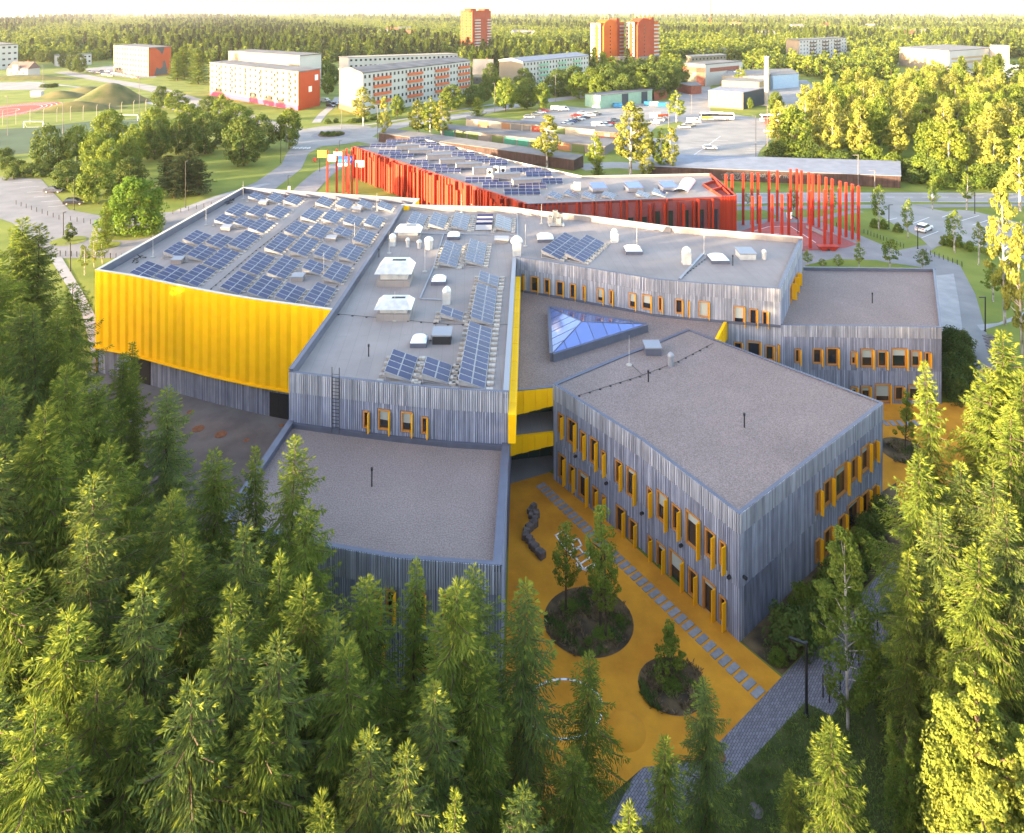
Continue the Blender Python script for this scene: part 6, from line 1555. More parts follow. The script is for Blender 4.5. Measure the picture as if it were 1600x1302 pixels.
# ------------------------------------------------------------------ trees
def inside(x, y, pg):
    c = False; n = len(pg)
    for i in range(n):
        a, b = pg[i], pg[(i + 1) % n]
        if (a[1] > y) != (b[1] > y) and x < (b[0] - a[0]) * (y - a[1]) / (b[1] - a[1]) + a[0]: c = not c
    return c
def quad_mesh(name, V, m):
    """V: (N,4,3) array of quads"""
    n = len(V); me = bpy.data.meshes.new(name)
    me.vertices.add(4 * n); me.vertices.foreach_set('co', V.astype(np.float32).ravel())
    me.loops.add(4 * n); me.loops.foreach_set('vertex_index', np.arange(4 * n, dtype=np.int32))
    me.polygons.add(n); me.polygons.foreach_set('loop_start', np.arange(0, 4 * n, 4, dtype=np.int32))
    me.materials.append(m); me.update(calc_edges=True); me.validate()
    return me
def diamonds(base, d, side, ln, wd):
    """leaf shapes from base along d, widest at 45 %"""
    ln = ln[:, None]; wd = wd[:, None]
    return np.stack([base, base + d * ln * .45 + side * wd * .5, base + d * ln, base + d * ln * .45 - side * wd * .5], 1)
def unit(a): return a / np.maximum(np.linalg.norm(a, axis=1, keepdims=True), 1e-9)

def spruce(seed, Ht=20.0, Rm=3.2, step=.175, brush=.4, bw=.072, m='spruce', fine=True, sparse=1.0, near=True):
    rng = np.random.RandomState(seed)
    B, Dv, NW, Ln, Wd = [], [], [], [], []
    def add(p, dv, new, ln=1.0, w=1.0):
        B.append(p); Dv.append(dv / np.linalg.norm(dv)); NW.append(new); Ln.append(brush * ln); Wd.append(bw * w)
    tr = MB(); tr.tube((0, 0, 0), (0, 0, Ht * .5), .24, .15, 8, cap=False); tr.tube((0, 0, Ht * .5), (0, 0, Ht * .985), .15, .015, 6)
    d = .3; k = 0; lop = rng.uniform(0, 6.28)
    while d < Ht * .93:
        nb = rng.randint(4, 6)
        for b in range(nb):
            az = (b + rng.uniform(-.3, .3)) / nb * 2 * math.pi + k * 1.1
            L = Rm * (1 - math.exp(-(d + .06) / 5.2)) * 1.08 * rng.uniform(.6, 1.18) * (1 + .12 * math.cos(az - lop + d * .5))
            if d > 3 and rng.rand() < .08: L *= 1.28
            s0 = .8 * math.exp(-d / 2.0) - .5 * (1 - math.exp(-d / 5.0)); cur = .34 * (1 - math.exp(-d / 4.0))
            z0 = Ht - d + rng.uniform(-.15, .15)
            ca, sa = math.cos(az), math.sin(az); fw = np.array([ca, sa, 0]); lt = np.array([-sa, ca, 0])
            n = max(2, int(L / step)); t = (np.arange(n) + .4) / n
            if near and d > 1.5: tr.path([tuple(Vector((ca * L * q, sa * L * q, z0 + L * (s0 * q + cur * q * q)))) for q in (0, .35, .8)], .02, 3)
            droop = min(1.0, d / 4.0) * rng.uniform(.6, 1.25)
            for i in range(n):
                q = t[i]; pos = np.array([ca * L * q, sa * L * q, z0 + L * (s0 * q + cur * q * q)])
                wdt = min(.85, .12 + .42 * L * (math.sin(min(1, q * 1.25) * math.pi) * .6 + .25 * (1 - q)))
                for sgn in (-1, 1):
                    dr = fw * .8 + lt * sgn * rng.uniform(.6, 1.0) + np.array([0, 0, (s0 + 2 * cur * q) * .4 - .35 * droop]); dr /= np.linalg.norm(dr)
                    m_ = max(1, int(round(wdt / (brush * .42))))
                    for j in range(m_):
                        f = (j + rng.uniform(0, .6)) / m_; p = pos + dr * wdt * f + np.array([0, 0, -.3 * droop * f * f * wdt])
                        add(p, dr + rng.normal(0, .2, 3) + np.array([0, 0, -.55 * droop * f]), 1 if (f > .6 and rng.rand() < .3) else 0, rng.uniform(.7, 1.15), rng.uniform(.75, 1.25))
                # hanging twig under the bough
                if d > 2 and rng.rand() < .75: add(pos, fw * .25 + rng.normal(0, .18, 3) + np.array([0, 0, -1.0]), 0, rng.uniform(.7, 1.3), 1.1)
            dr = np.array([ca, sa, s0 + 2 * cur - .2 * droop])
            for j in range(4): add(np.array([ca * L * .94, sa * L * .94, z0 + L * (s0 * .94 + cur * .88)]), dr + rng.normal(0, .28, 3), 1, .9)
        d += (.27 + .055 * min(d, 6)) * rng.uniform(.8, 1.2) * sparse; k += 1
    for j in range(16):
        a = j * 2.4; add(np.array([0, 0, Ht - .8 + j * .05]), np.array([math.cos(a) * .5, math.sin(a) * .5, 1.0]), 1, .65, .6)
    # short dense twigs close to the stem
    for j in range(int(Ht * (34 if near else 12))):
        z = Ht * rng.uniform(.25, .95); a = rng.uniform(0, 6.28); r = rng.uniform(.05, .45) * min(1, (Ht - z) / 3)
        add(np.array([math.cos(a) * r, math.sin(a) * r, z]), np.array([math.cos(a), math.sin(a), rng.uniform(-.6, .3)]), 0, 1.2, 1.5)
    B, Dv, Ln, Wd = np.array(B), np.array(Dv), np.array(Ln), np.array(Wd)
    side = unit(np.cross(Dv, rng.normal(0, 1, Dv.shape)))
    V = diamonds(B, Dv, side, Ln, Wd)
    if fine: V = np.concatenate([V, diamonds(B, Dv, unit(np.cross(Dv, side)), Ln, Wd)])
    me = quad_mesh('crown', V, M[m])
    if near:
        me.materials.append(M['spruce_new']); nw = np.array(NW, np.int32); me.polygons.foreach_set('material_index', np.concatenate([nw, nw]) if fine else nw)
    return tr.mesh('trunk', M['bark']), me

def broad(seed, Ht=12.0, Rc=4.5, th=2.2, clumps=80, leaves=60, leaf=.42, m='leaf', shape='round', bark='bark', crad=.24, limbs=10, tr_=.016):
    rng = np.random.RandomState(seed)
    tr = MB(); r0 = max(.05, Ht * tr_)
    bend = rng.uniform(-.25, .25, 2)
    tr.tube((0, 0, 0), (bend[0] * .5, bend[1] * .5, Ht * .45), r0, r0 * .7, 8, cap=False); tr.tube((bend[0] * .5, bend[1] * .5, Ht * .45), (bend[0], bend[1], Ht * .93), r0 * .7, r0 * .15, 6)
    C = []
    zc0 = th; ch = Ht - th
    sp = [(rng.uniform(.1, .75) * Rc, rng.uniform(0, 6.28), rng.uniform(.7, 1.0)) for _ in range(9)]; sp[0] = (0, 0, 1.0)
    while len(C) < clumps:
        u = rng.uniform(0, 1)
        if shape == 'spires':
            q_, a_, h_ = sp[rng.randint(0, 9)]; rr_ = Rc * .42 * (1 - u) ** .6 * rng.uniform(.2, 1) ** .5; a2 = rng.uniform(0, 6.28)
            lean = .45 + .55 * u
            C.append((q_ * lean * math.cos(a_) + rr_ * math.cos(a2), q_ * lean * math.sin(a_) + rr_ * math.sin(a2), zc0 + ch * h_ * (.05 + .93 * u), Rc * crad * rng.uniform(.5, 1.1) * (1.1 - .6 * u))); continue

        if shape == 'round': pr = math.sqrt(max(0, 1 - (2 * u ** .92 - .94) ** 2)) 
        elif shape == 'birch': pr = (1 - u) ** .55 * min(1, u * 3.2 + .25) * 1.15
        elif shape == 'column': pr = min(1, u * 4 + .3) * (1 - u ** 3) ** .5
        elif shape == 'shrub': pr = (1 - u ** 2) ** .5
        elif shape == 'cone': pr = (1 - u) * .95 + .05
        a = rng.uniform(0, 2 * math.pi); lob = 1 + .22 * math.sin(3 * a + seed) * math.cos(4 * u + seed) + .12 * math.sin(7 * a + 9 * u)
        rr_ = Rc * pr * lob * rng.uniform(.35, 1.0) ** .5
        if rng.rand() > .25 + .75 * pr: continue
        C.append((rr_ * math.cos(a) * .93, rr_ * math.sin(a) * .93, zc0 + ch * (.04 + .92 * u), Rc * crad * rng.uniform(.6, 1.25)))
    C = np.array(C)
    N = clumps * leaves
    ci = np.repeat(np.arange(clumps), leaves)
    g = unit(rng.normal(0, 1, (N, 3))); rad = rng.uniform(.55, 1.0, N) ** .6
    g[:, 2] = g[:, 2] * .8 + .1
    pos = C[ci, :3] + g * (C[ci, 3] * rad)[:, None]
    out = unit(g + .5 * unit(C[ci, :3] - np.array([0, 0, zc0 + ch * .4])) + np.array([0, 0, .35]))
    nrm = unit(out + rng.normal(0, .45, (N, 3)))
    dv = np.cross(nrm, rng.normal(0, 1, (N, 3)))
    if shape == 'birch': dv = dv + np.array([0, 0, -.6]) * np.linalg.norm(dv, axis=1, keepdims=True); 
    dv = unit(dv); sd_ = unit(np.cross(nrm, dv))
    ln = leaf * rng.uniform(.6, 1.3, N)
    V = diamonds(pos - dv * ln[:, None] * .5, dv, sd_, ln, ln * rng.uniform(.55, .85, N))
    for i in rng.choice(clumps, min(limbs, clumps), replace=False):
        z = max(th * .8, min(Ht * .8, C[i, 2] - .35 * math.hypot(C[i, 0], C[i, 1]) - .4)); tr.tube((bend[0] * z / Ht, bend[1] * z / Ht, z), tuple(C[i, :3]), r0 * .35, r0 * .08, 5, cap=False)
    return tr.mesh('trunk', M[bark]), quad_mesh('crown', V, M[m])

TM = {}
TM['spruce'] = [spruce(s, 20, R_, m=m_) for s, R_, m_ in ((1, 3.1, 'spruce'), (2, 3.5, 'spruce'), (3, 2.8, 'spruce2'), (4, 3.3, 'spruce2'))]
TM['spruce_thin'] = [spruce(5, 18, 2.2, m='spruce'), spruce(6, 20, 3.3, m='spruce', sparse=1.35)]
TM['spruce_mid'] = [spruce(8, 18, 3.2, step=.5, brush=.8, bw=.24, near=False, sparse=1.5), spruce(9, 18, 3.0, step=.5, brush=.8, bw=.24, near=False, sparse=1.5, m='pine')]
TM['linden'] = [broad(11, 12, 4.8, .4, 120, 60, .5, 'leaf'), broad(12, 12, 5.0, .4, 120, 60, .5, 'leaf_dark'), broad(13, 12, 4.4, .4, 110, 60, .5, 'leaf')]
TM['bright'] = [broad(15, 9, 4.6, .3, 170, 70, .38, 'leaf_fresh', 'shrub', crad=.2, limbs=18)]
TM['birch'] = [broad(21, 13, 2.6, 2.6, 64, 60, .36, 'leaf_birch', 'birch', 'birch', .23, 16), broad(22, 14, 3.0, 3.0, 70, 60, .38, 'leaf_birch', 'birch', 'birch', .2, 18), broad(23, 12, 2.4, 2.4, 56, 60, .34, 'leaf_light', 'birch', 'birch', .24, 14)]
TM['birch_small'] = [broad(25, 8, 1.5, 1.8, 46, 44, .22, 'leaf', 'birch', 'birch', .26, 12), broad(26, 8, 1.6, 1.6, 46, 44, .22, 'leaf_light', 'birch', 'birch', .26, 12)]
TM['sapling'] = [broad(27, 6.5, 1.05, 1.7, 52, 60, .15, 'leaf_light', 'column', 'bark', .3, 18), broad(28, 5, 1.0, 1.1, 36, 60, .15, 'leaf_light', 'cone', 'bark', .3, 14)]
TM['maple'] = [broad(31, 13, 4.4, 2.5, 520, 130, .12, 'leaf_yellow', 'spires', 'bark', .15, 60), broad(32, 11, 3.4, 2.0, 260, 110, .15, 'leaf', 'spires', 'bark', .19, 30)]
TM['weeping'] = [broad(35, 13, 2.1, 1.2, 170, 80, .15, 'leaf', 'birch', 'birch', .2, 30, .008)]
TM['shrub'] = [broad(41, 2.2, 1.6, .1, 60, 60, .2, 'leaf_dark', 'shrub', 'bark', .3, 8), broad(42, 2.0, 1.5, .1, 60, 60, .18, 'leaf', 'shrub', 'bark', .3, 8)]
TM['wood'] = [broad(51, 15, 4.4, 1.0, 80, 50, .62, 'leaf_light', 'round', 'birch', .25, 8), broad(52, 16, 3.6, 1.4, 80, 50, .58, 'leaf_birch', 'birch', 'birch', .27, 8), broad(53, 14, 4.6, .6, 84, 50, .62, 'leaf', 'round', 'bark', .25, 6), broad(54, 15, 3.8, 1.0, 80, 50, .6, 'leaf_birch', 'column', 'birch', .28, 8)]
TM['thuja'] = [broad(61, 3, .9, .1, 40, 50, .2, 'leaf_dark', 'column', 'bark', .35, 2)]

def joined(pair, name):
    """trunk and crown in one mesh, for trees far away"""
    tr, cr = pair; me = bpy.data.meshes.new(name)
    v1 = np.zeros(len(tr.vertices) * 3, np.float32); tr.vertices.foreach_get('co', v1); v2 = np.zeros(len(cr.vertices) * 3, np.float32); cr.vertices.foreach_get('co', v2)
    f = [tuple(p.vertices) for p in tr.polygons]; n1 = len(tr.vertices); nc = len(cr.polygons)
    me.from_pydata(np.concatenate([v1, v2]).reshape(-1, 3).tolist(), [], f + [(n1 + 4 * i, n1 + 4 * i + 1, n1 + 4 * i + 2, n1 + 4 * i + 3) for i in range(nc)])
    me.materials.append(tr.materials[0]); me.materials.append(cr.materials[0])
    me.polygons.foreach_set('material_index', np.array([0] * len(f) + [1] * nc, np.int32)); me.update(); return me

HT = {'spruce': [20, 20, 20, 20], 'spruce_thin': [18, 20], 'spruce_mid': [18, 18], 'linden': [12, 12, 12], 'bright': [9], 'birch': [13, 14, 12], 'birch_small': [8, 8], 'sapling': [6.5, 5], 'maple': [13, 11], 'weeping': [13], 'shrub': [2.2, 2.0], 'wood': [15, 16, 14, 15], 'thuja': [3]}
RT = {'spruce': [3.1, 3.5, 2.8, 3.3], 'spruce_thin': [2.2, 3.3], 'spruce_mid': [3.2, 3.0], 'linden': [5.2, 5.4, 4.8], 'bright': [5.2], 'birch': [2.7, 3.0, 2.5], 'birch_small': [1.5, 1.6], 'sapling': [1.2, 1.0], 'maple': [4.6, 3.9], 'weeping': [2.2], 'shrub': [1.8, 1.7], 'wood': [5, 3.6, 5.1, 4.2], 'thuja': [1.0]}
trng = random.Random(77)
def plant(kind, i, loc, h, r, name, label, cat='tree', group=None, single=False, rz=None):
    i = i % len(TM[kind]); rz = trng.uniform(0, 6.28) if rz is None else rz
    s = (r / RT[kind][i], r / RT[kind][i], h / HT[kind][i])
    if single:
        key = ('j', kind, i)
        if key not in me_cache: me_cache[key] = joined(TM[kind][i], name)
        t = link(name, me_cache[key]); tag(t, label, cat, group)
    else:
        t = thing(name, label, cat, (0, 0, 0), group); link('trunk', TM[kind][i][0], t); link('crown', TM[kind][i][1], t)
    t.location = loc; t.rotation_euler = (trng.uniform(-.035, .035), trng.uniform(-.035, .035), rz); t.scale = s
    return t
def at_top(x, yt, h): p = P(x, yt, h); return Vector((p.x, p.y, 0))

# ---- the wood in front, tree by tree: (x, y of the tip in the photo, height, radius factor, variant)
wood_l = [(28, 343, 22, 1.2, 0), (52, 353, 21, 1.1, 2), (105, 444, 18, 1.15, 5), (43, 472, 20, .9, 3), (66, 469, 20, .8, 2), (92, 481, 19, .75, 0), (5, 395, 22, 1, 1), (100, 576, 20, .95, 0), (24, 595, 20, 1, 3), (211, 535, 15, .75, 4), (183, 552, 15, .8, 0), (162, 588, 16.5, .85, 1), (136, 595, 16.5, .75, 2),
          (259, 612, 15.5, .95, 3), (62, 640, 21, .9, 1), (81, 656, 20, 1.1, 0), (187, 682, 18.5, 1.0, 1), (340, 707, 16, .9, 1), (402, 704, 16, .75, 4), (442, 682, 17.5, .85, 5), (270, 768, 17, .95, 3), (249, 777, 17, .8, 0), (12, 700, 20, 1, 2), (128, 745, 19, 1, 3), (300, 850, 17, 1, 0), (20, 860, 19, 1.05, 1),
          (108, 941, 18, 1.05, 0), (224, 923, 18, 1, 2), (362, 835, 17, .95, 3), (364, 923, 17, .8, 1), (430, 879, 16.5, .75, 4), (465, 800, 15.5, .9, 1), (488, 893, 17, 1, 0), (380, 966, 17.5, .95, 2), (439, 997, 18, .9, 3), (289, 1051, 18, 1, 3), (38, 1097, 19, .9, 1), (0, 1039, 19, .9, 2), (150, 830, 18, 1.05, 3), (150, 1040, 17, .9, 1), (200, 1120, 16, .9, 0), (330, 1160, 15.5, .9, 1), (110, 1180, 16, .9, 2)]
wood_f = [(565, 902, 16, .9, 1), (638, 886, 15, .75, 4), (699, 907, 17, 1.05, 0), (754, 881, 15.5, .8, 3), (813, 912, 16, .95, 2), (636, 1169, 15.5, .8, 2), (697, 1249, 15, .6, 4), (820, 1225, 13.5, .7, 3), (560, 1010, 16.5, .9, 1), (497, 1262, 15, .7, 0), (520, 960, 16, .85, 3), (912, 1030, 12.5, .72, 5), (1035, 1150, 11, .8, 4), (1106, 1073, 11, .66, 3), (975, 1235, 12.5, .7, 4), (760, 1040, 14, .9, 0), (590, 1130, 15, .8, 3), (420, 1110, 16.5, .9, 0), (690, 1060, 15, .9, 2), (900, 1190, 11, .7, 1)]
wood_r = [(1466, 570, 18, .85, 4), (1523, 575, 18, .85, 0), (1542, 574, 18.5, .8, 5), (1580, 522, 21, 1, 1), (1424, 707, 16, .95, 1), (1497, 725, 15.5, .9, 2), (1580, 640, 19, .9, 5), (1548, 735, 17, .9, 3), (1600, 590, 20, .9, 0), (1470, 800, 15, .9, 3), (1520, 850, 15.5, .9, 1), (1590, 800, 17, .9, 2), (1415, 860, 13, .8, 4)]
def names(lst, where, extra=None):
    rows = sorted(range(len(lst)), key=lambda k: lst[k][1]); out = {}
    nrow = max(1, round(len(lst) / 9)); per = math.ceil(len(lst) / nrow)
    rn = ['furthest row', 'second furthest row', 'middle row', 'second nearest row', 'nearest row'] if nrow >= 5 else (['far row', 'near row'] if nrow == 2 else ['row'])
    if nrow == 1: rn = ['group']
    for r in range(nrow):
        ids = sorted(rows[r * per:(r + 1) * per], key=lambda k: lst[k][0])
        for q, k in enumerate(ids): out[k] = f'{where}, {rn[min(r, len(rn) - 1)]}, {ORD[q]} from the left'
    return out
for lst, where, grp in ((wood_l, 'spruce left of the school', 'spruces left of the school'), (wood_f, 'spruce before the low front wing', 'spruces in front of the play yard'), (wood_r, 'spruce right of the two-storey block', 'spruces right of the school')):
    nm = names(lst, where)
    for k, (x, yt, h, rf, v) in enumerate(lst):
        kind, i = ('spruce', v) if v < 4 else ('spruce_thin', v - 4)
        dark = ['green ', 'broad green ', 'greyish ', 'greyish full ', 'slender green ', 'open branched '][v]
        plant(kind, i, at_top(x, yt, h), h, RT[kind][i] * rf * (h / 20) ** .3 * (.95 if lst is wood_r else 1.0), 'spruce_tree', dark + nm[k], group=grp)
plant('spruce', 0, at_top(1300, 1138, 12), 12, 2.1, 'spruce_tree', 'sunlit bright spruce in the lower right beside the near lamp lawn')
plant('spruce_thin', 0, at_top(1238, 1205, 8), 8, 1.2, 'spruce_tree', 'small dark spruce beside the sunlit spruce in the lower right')
plant('maple', 0, at_top(1532, 1040, 14.5), 14.5, 5.2, 'broadleaf_tree', 'bright yellow green broadleaf tree in the lower right corner')
plant('maple', 0, at_top(1600, 1120, 12), 12, 4.0, 'broadleaf_tree', 'second yellow green broadleaf tree half cut by the lower right corner')
plant('maple', 1, at_top(1412, 1140, 7), 7, 1.6, 'broadleaf_tree', 'small green broadleaf between the bright spruce and the yellow green tree')
plant('maple', 1, at_top(1330, 1250, 8), 8, 2.2, 'broadleaf_tree', 'dark leafy young tree below the sunlit spruce at the bottom edge')
plant('maple', 1, at_top(1475, 1010, 9), 9, 1.8, 'broadleaf_tree', 'grey green young tree in the shade before the right wood')
b_ = P(1325, 1140); plant('weeping', 0, (b_.x, b_.y, 0), (1140 - 815) * b_.y / F, 2.1, 'birch_tree', 'tall thin weeping birch on the lawn before the two-storey block')
# ---- trees in the yards
def std(kind, i, x, yt, yb, hw, name, label, group=None, cat='tree', single=False):
    p = P(x, yb); plant(kind, i, (p.x, p.y, 0), (yb - yt) * p.y / F, hw * p.y / F, name, label, cat, group, single)
std('sapling', 0, 884, 815, 958, 23, 'young_tree', 'young green tree in the round bed before the hopscotch, left one'); std('sapling', 0, 938, 790, 985, 27, 'young_tree', 'tallest young tree, right one in the large round bed, with green narrow crown'); std('sapling', 0, 947, 846, 1000, 24, 'young_tree', 'young tree nearest the camera in the large round bed')
std('sapling', 1, 1046, 972, 1064, 26, 'young_tree', 'small young tree in the smaller round bed of the orange yard'); std('sapling', 1, 1414, 610, 705, 15, 'young_tree', 'young tree in the round bed beyond the two-storey block corner')
for k, (x, y, r) in enumerate([(890, 945, 16), (942, 985, 18), (920, 1000, 9), (968, 965, 9), (1050, 1068, 20)]):
    p = P(x, y + 6); plant('shrub', 1, (p.x, p.y, .05), .35, r * p.y / F, 'low_shrub', ['low green ground shrub at the left trunk in the large round bed', 'low green ground shrub at the right trunk in the large round bed', 'low shrub at the near edge of the large round bed', 'low shrub at the right edge of the large round bed', 'low shrub round the young tree in the small bed', 'low shrub at the near left of the small bed', 'low shrub at the left edge of the large round bed', 'low shrub at the right edge of the small bed'][k], 'shrub', 'ground shrubs in the round beds')
for k, (x, y, r, h) in enumerate([(1238, 1010, 46, 2.3), (1285, 965, 40, 2.4), (1262, 990, 30, 2.0), (1305, 935, 36, 2.6), (1325, 905, 34, 2.5), (1345, 875, 30, 2.3), (1360, 845, 26, 2.2), (1215, 1035, 16, .9), (1375, 815, 22, 2.0), (1255, 955, 24, 1.8)]):
    p = P(x, y); plant('shrub', k % 2, (p.x, p.y, 0), h, r * p.y / F, 'shrub', f'dense dark green shrub in the bed along the grey gable wall, {ORD[k]} ' + 'of the bed', 'shrub', 'shrubs along the grey gable')
for k, (x, y) in enumerate([(1484, 545), (1500, 548), (1488, 565), (1504, 575), (1492, 590), (1508, 605), (1497, 625), (1484, 610)]):
    p = P(x, y); plant('shrub', 0, (p.x, p.y, 0), 2.6, 24 * p.y / F, 'shrub', f'dark shrub in the hedge beside the right wing, {ORD[k]} from the back', 'shrub', 'hedge shrubs beside the right wing')
# ---- low growth and mulch in the beds, and grass tufts on the near lawn
def tufts(name, pts, h, w, mats, seed, per=5):
    rng = np.random.RandomState(seed); V = []; mi = []
    for (x, y, k) in pts:
        for j in range(per):
            a = rng.uniform(0, 6.28); b = np.array([x + rng.normal(0, .07), y + rng.normal(0, .07), .05]); d_ = np.array([math.cos(a) * .8, math.sin(a) * .8, rng.uniform(.35, 1.1)]); s_ = np.array([-math.sin(a), math.cos(a), 0]) * w
            hh = h * rng.uniform(.5, 1.3); V.append([b - s_ * .5, b + d_ * hh * .6 + s_ * .5, b + d_ * hh, b + d_ * hh * .6 - s_ * .5]); mi.append(k)
    me = quad_mesh(name, np.array(V), mats[0])
    for m_ in mats[1:]: me.materials.append(m_)
    me.polygons.foreach_set('material_index', np.array(mi, np.int32)); o = link(name, me); o['kind'] = 'stuff'
M['mulch'] = leafmat('dry_mulch', (0.10, 0.065, 0.035), (0.20, 0.14, 0.075), 0.1, 1.5)
bp_ = []
brn = np.random.RandomState(9)
for (cx_, cy_, rx_, ry_, n_) in [(920, 974, 66, 53, 900), (1051, 1074, 50, 43, 620), (1412, 706, 30, 19, 260)]:
    for q in range(n_):
        a_, r_ = brn.uniform(0, 6.28), brn.uniform(0, 1) ** .5; x, y = cx_ + rx_ * r_ * math.cos(a_), cy_ + ry_ * r_ * math.sin(a_); p = P(x, y)
        v = math.sin(p.x * 1.5 + cx_) * math.cos(p.y * 1.3) + .4 * math.sin(p.x * 3.7 + p.y * 2.9) + brn.normal(0, .25)
        if v > -.25: bp_.append((p.x, p.y, 0 if v > .35 else 1))
tufts('ground_cover', bp_, .26, .09, [M['leaf_dark'], M['mulch']], 3, 6)
gp_ = []
lawn_ = [P(*q) for q in [(1258, 1100), (1300, 1121), (1376, 1014), (1430, 960), (1520, 1100), (1480, 1302), (1200, 1420), (1075, 1290), (1150, 1218)]]
while len(gp_) < 4200:
    x, y = brn.uniform(6, 32), brn.uniform(30, 50)
    if inside(x, y, lawn_): gp_.append((x, y, int(brn.rand() < .3)))
tufts('grass', gp_, .2, .045, [M['leaf_dark'], M['leaf']], 4, 5)
# ---- park on the left
def z1(x): return x / 3.2
G = 'park trees left of the hall'
park = [('linden', 1, 805, 430, 540, 42), ('linden', 2, 880, 450, 555, 55), ('linden', 1, 240, 625, 850, 78), ('linden', 0, 385, 620, 830, 72), ('linden', 0, 545, 540, 760, 80), ('linden', 0, 470, 660, 880, 66), ('linden', 2, 660, 620, 830, 66), ('linden', 0, 548, 690, 900, 60), ('linden', 0, 640, 675, 880, 62), ('linden', 0, 770, 530, 760, 78), ('linden', 1, 772, 600, 800, 72), ('linden', 1, 892, 590, 775, 66),
        ('linden', 0, 945, 515, 720, 80), ('linden', 1, 1025, 560, 770, 85), ('linden', 2, 1112, 470, 620, 56), ('linden', 0, 1190, 520, 720, 100), ('linden', 1, 1220, 580, 830, 95), ('linden', 1, 1300, 570, 760, 70), ('linden', 0, 490, 795, 1020, 88), ('linden', 1, 650, 785, 960, 72), ('linden', 1, 340, 800, 950, 72), ('linden', 0, 1445, 535, 745, 64), ('linden', 1, 1040, 480, 560, 46), ('linden', 1, 430, 880, 985, 60)]
pn = ['small round tree at the far corner of the park', 'small round tree right of the far corner tree', 'dark round tree at the left end of the park', 'tree right of the dark left end tree', 'sunlit tree high in the middle of the park clump', 'tree in the middle left of the park clump', 'tree in the centre of the park clump', 'pointed tree low in the park clump', 'tree right of the pointed one in the park clump', 'sunlit tree behind the chestnuts in the park', 'dark flowering chestnut in the middle of the park', 'chestnut right of the dark flowering one',
      'sunlit tree at the back right of the park', 'large flowering chestnut right of the park centre', 'small tree at the back right of the park near the flats', 'broad sunlit tree in the right of the park', 'large chestnut at the right front of the park lawn', 'dark tree behind the right front chestnut', 'broad tree behind the parked black car', 'dark tree between the black car tree and the pines', 'low tree at the left of the black car tree', 'single round tree by the crossing and tall pole', 'small dark tree before the cream flats', 'low whitish flowering bush tree above the parked cars']
for (kd, i, x, yt, yb, hw), lab in zip(park, pn): std(kd, i, z1(x), z1(yt), z1(yb), z1(hw) * 1.1, 'round_tree', lab, G)
std('bright', 0, 211, 276, 362, 52, 'broadleaf_tree', 'fresh bright green broad tree on the paved square beside the hall')
for k, (x, yt, yb, hw) in enumerate([(262, 244, 296, 22), (282, 246, 304, 22), (294, 232, 298, 24), (311, 249, 305, 22), (272, 252, 310, 20)]): std('spruce_mid', 1, x, yt, yb, hw * .95, 'pine_tree', f'dark conifer in the little clump on the park lawn, {ORD[k]} of the clump', 'conifers on the park lawn')
for k, (x, yt, yb, hw) in enumerate([(108, 349, 377, 9), (164, 317, 388, 12)]): std(['thuja', 'spruce_mid'][k], 0, x, yt, yb, hw, 'small_conifer', ['small round topped conifer on the little grass island', 'slim young larch on the second grass island'][k])
for k, (x, yt, yb, hw) in enumerate([(132, 380, 430, 9), (147, 373, 418, 9), (160, 370, 412, 9), (150, 350, 400, 9)]): std('birch_small', k, x, yt, yb, hw, 'young_tree', f'young staked tree on the lawn left of the hall, {ORD[k]} from the left', 'young trees left of the hall')
for k, (x, y, r) in enumerate([(12, 255, 16), (28, 262, 18), (48, 266, 20), (66, 268, 16), (8, 240, 14), (20, 272, 12)]): p = P(x, y + 8); plant('shrub', 0, (p.x, p.y, 0), 3.2, r * p.y / F, 'shrub', f'brownish round bush at the left edge above the car park, {ORD[k]} of six', 'shrub', 'bushes at the left edge')
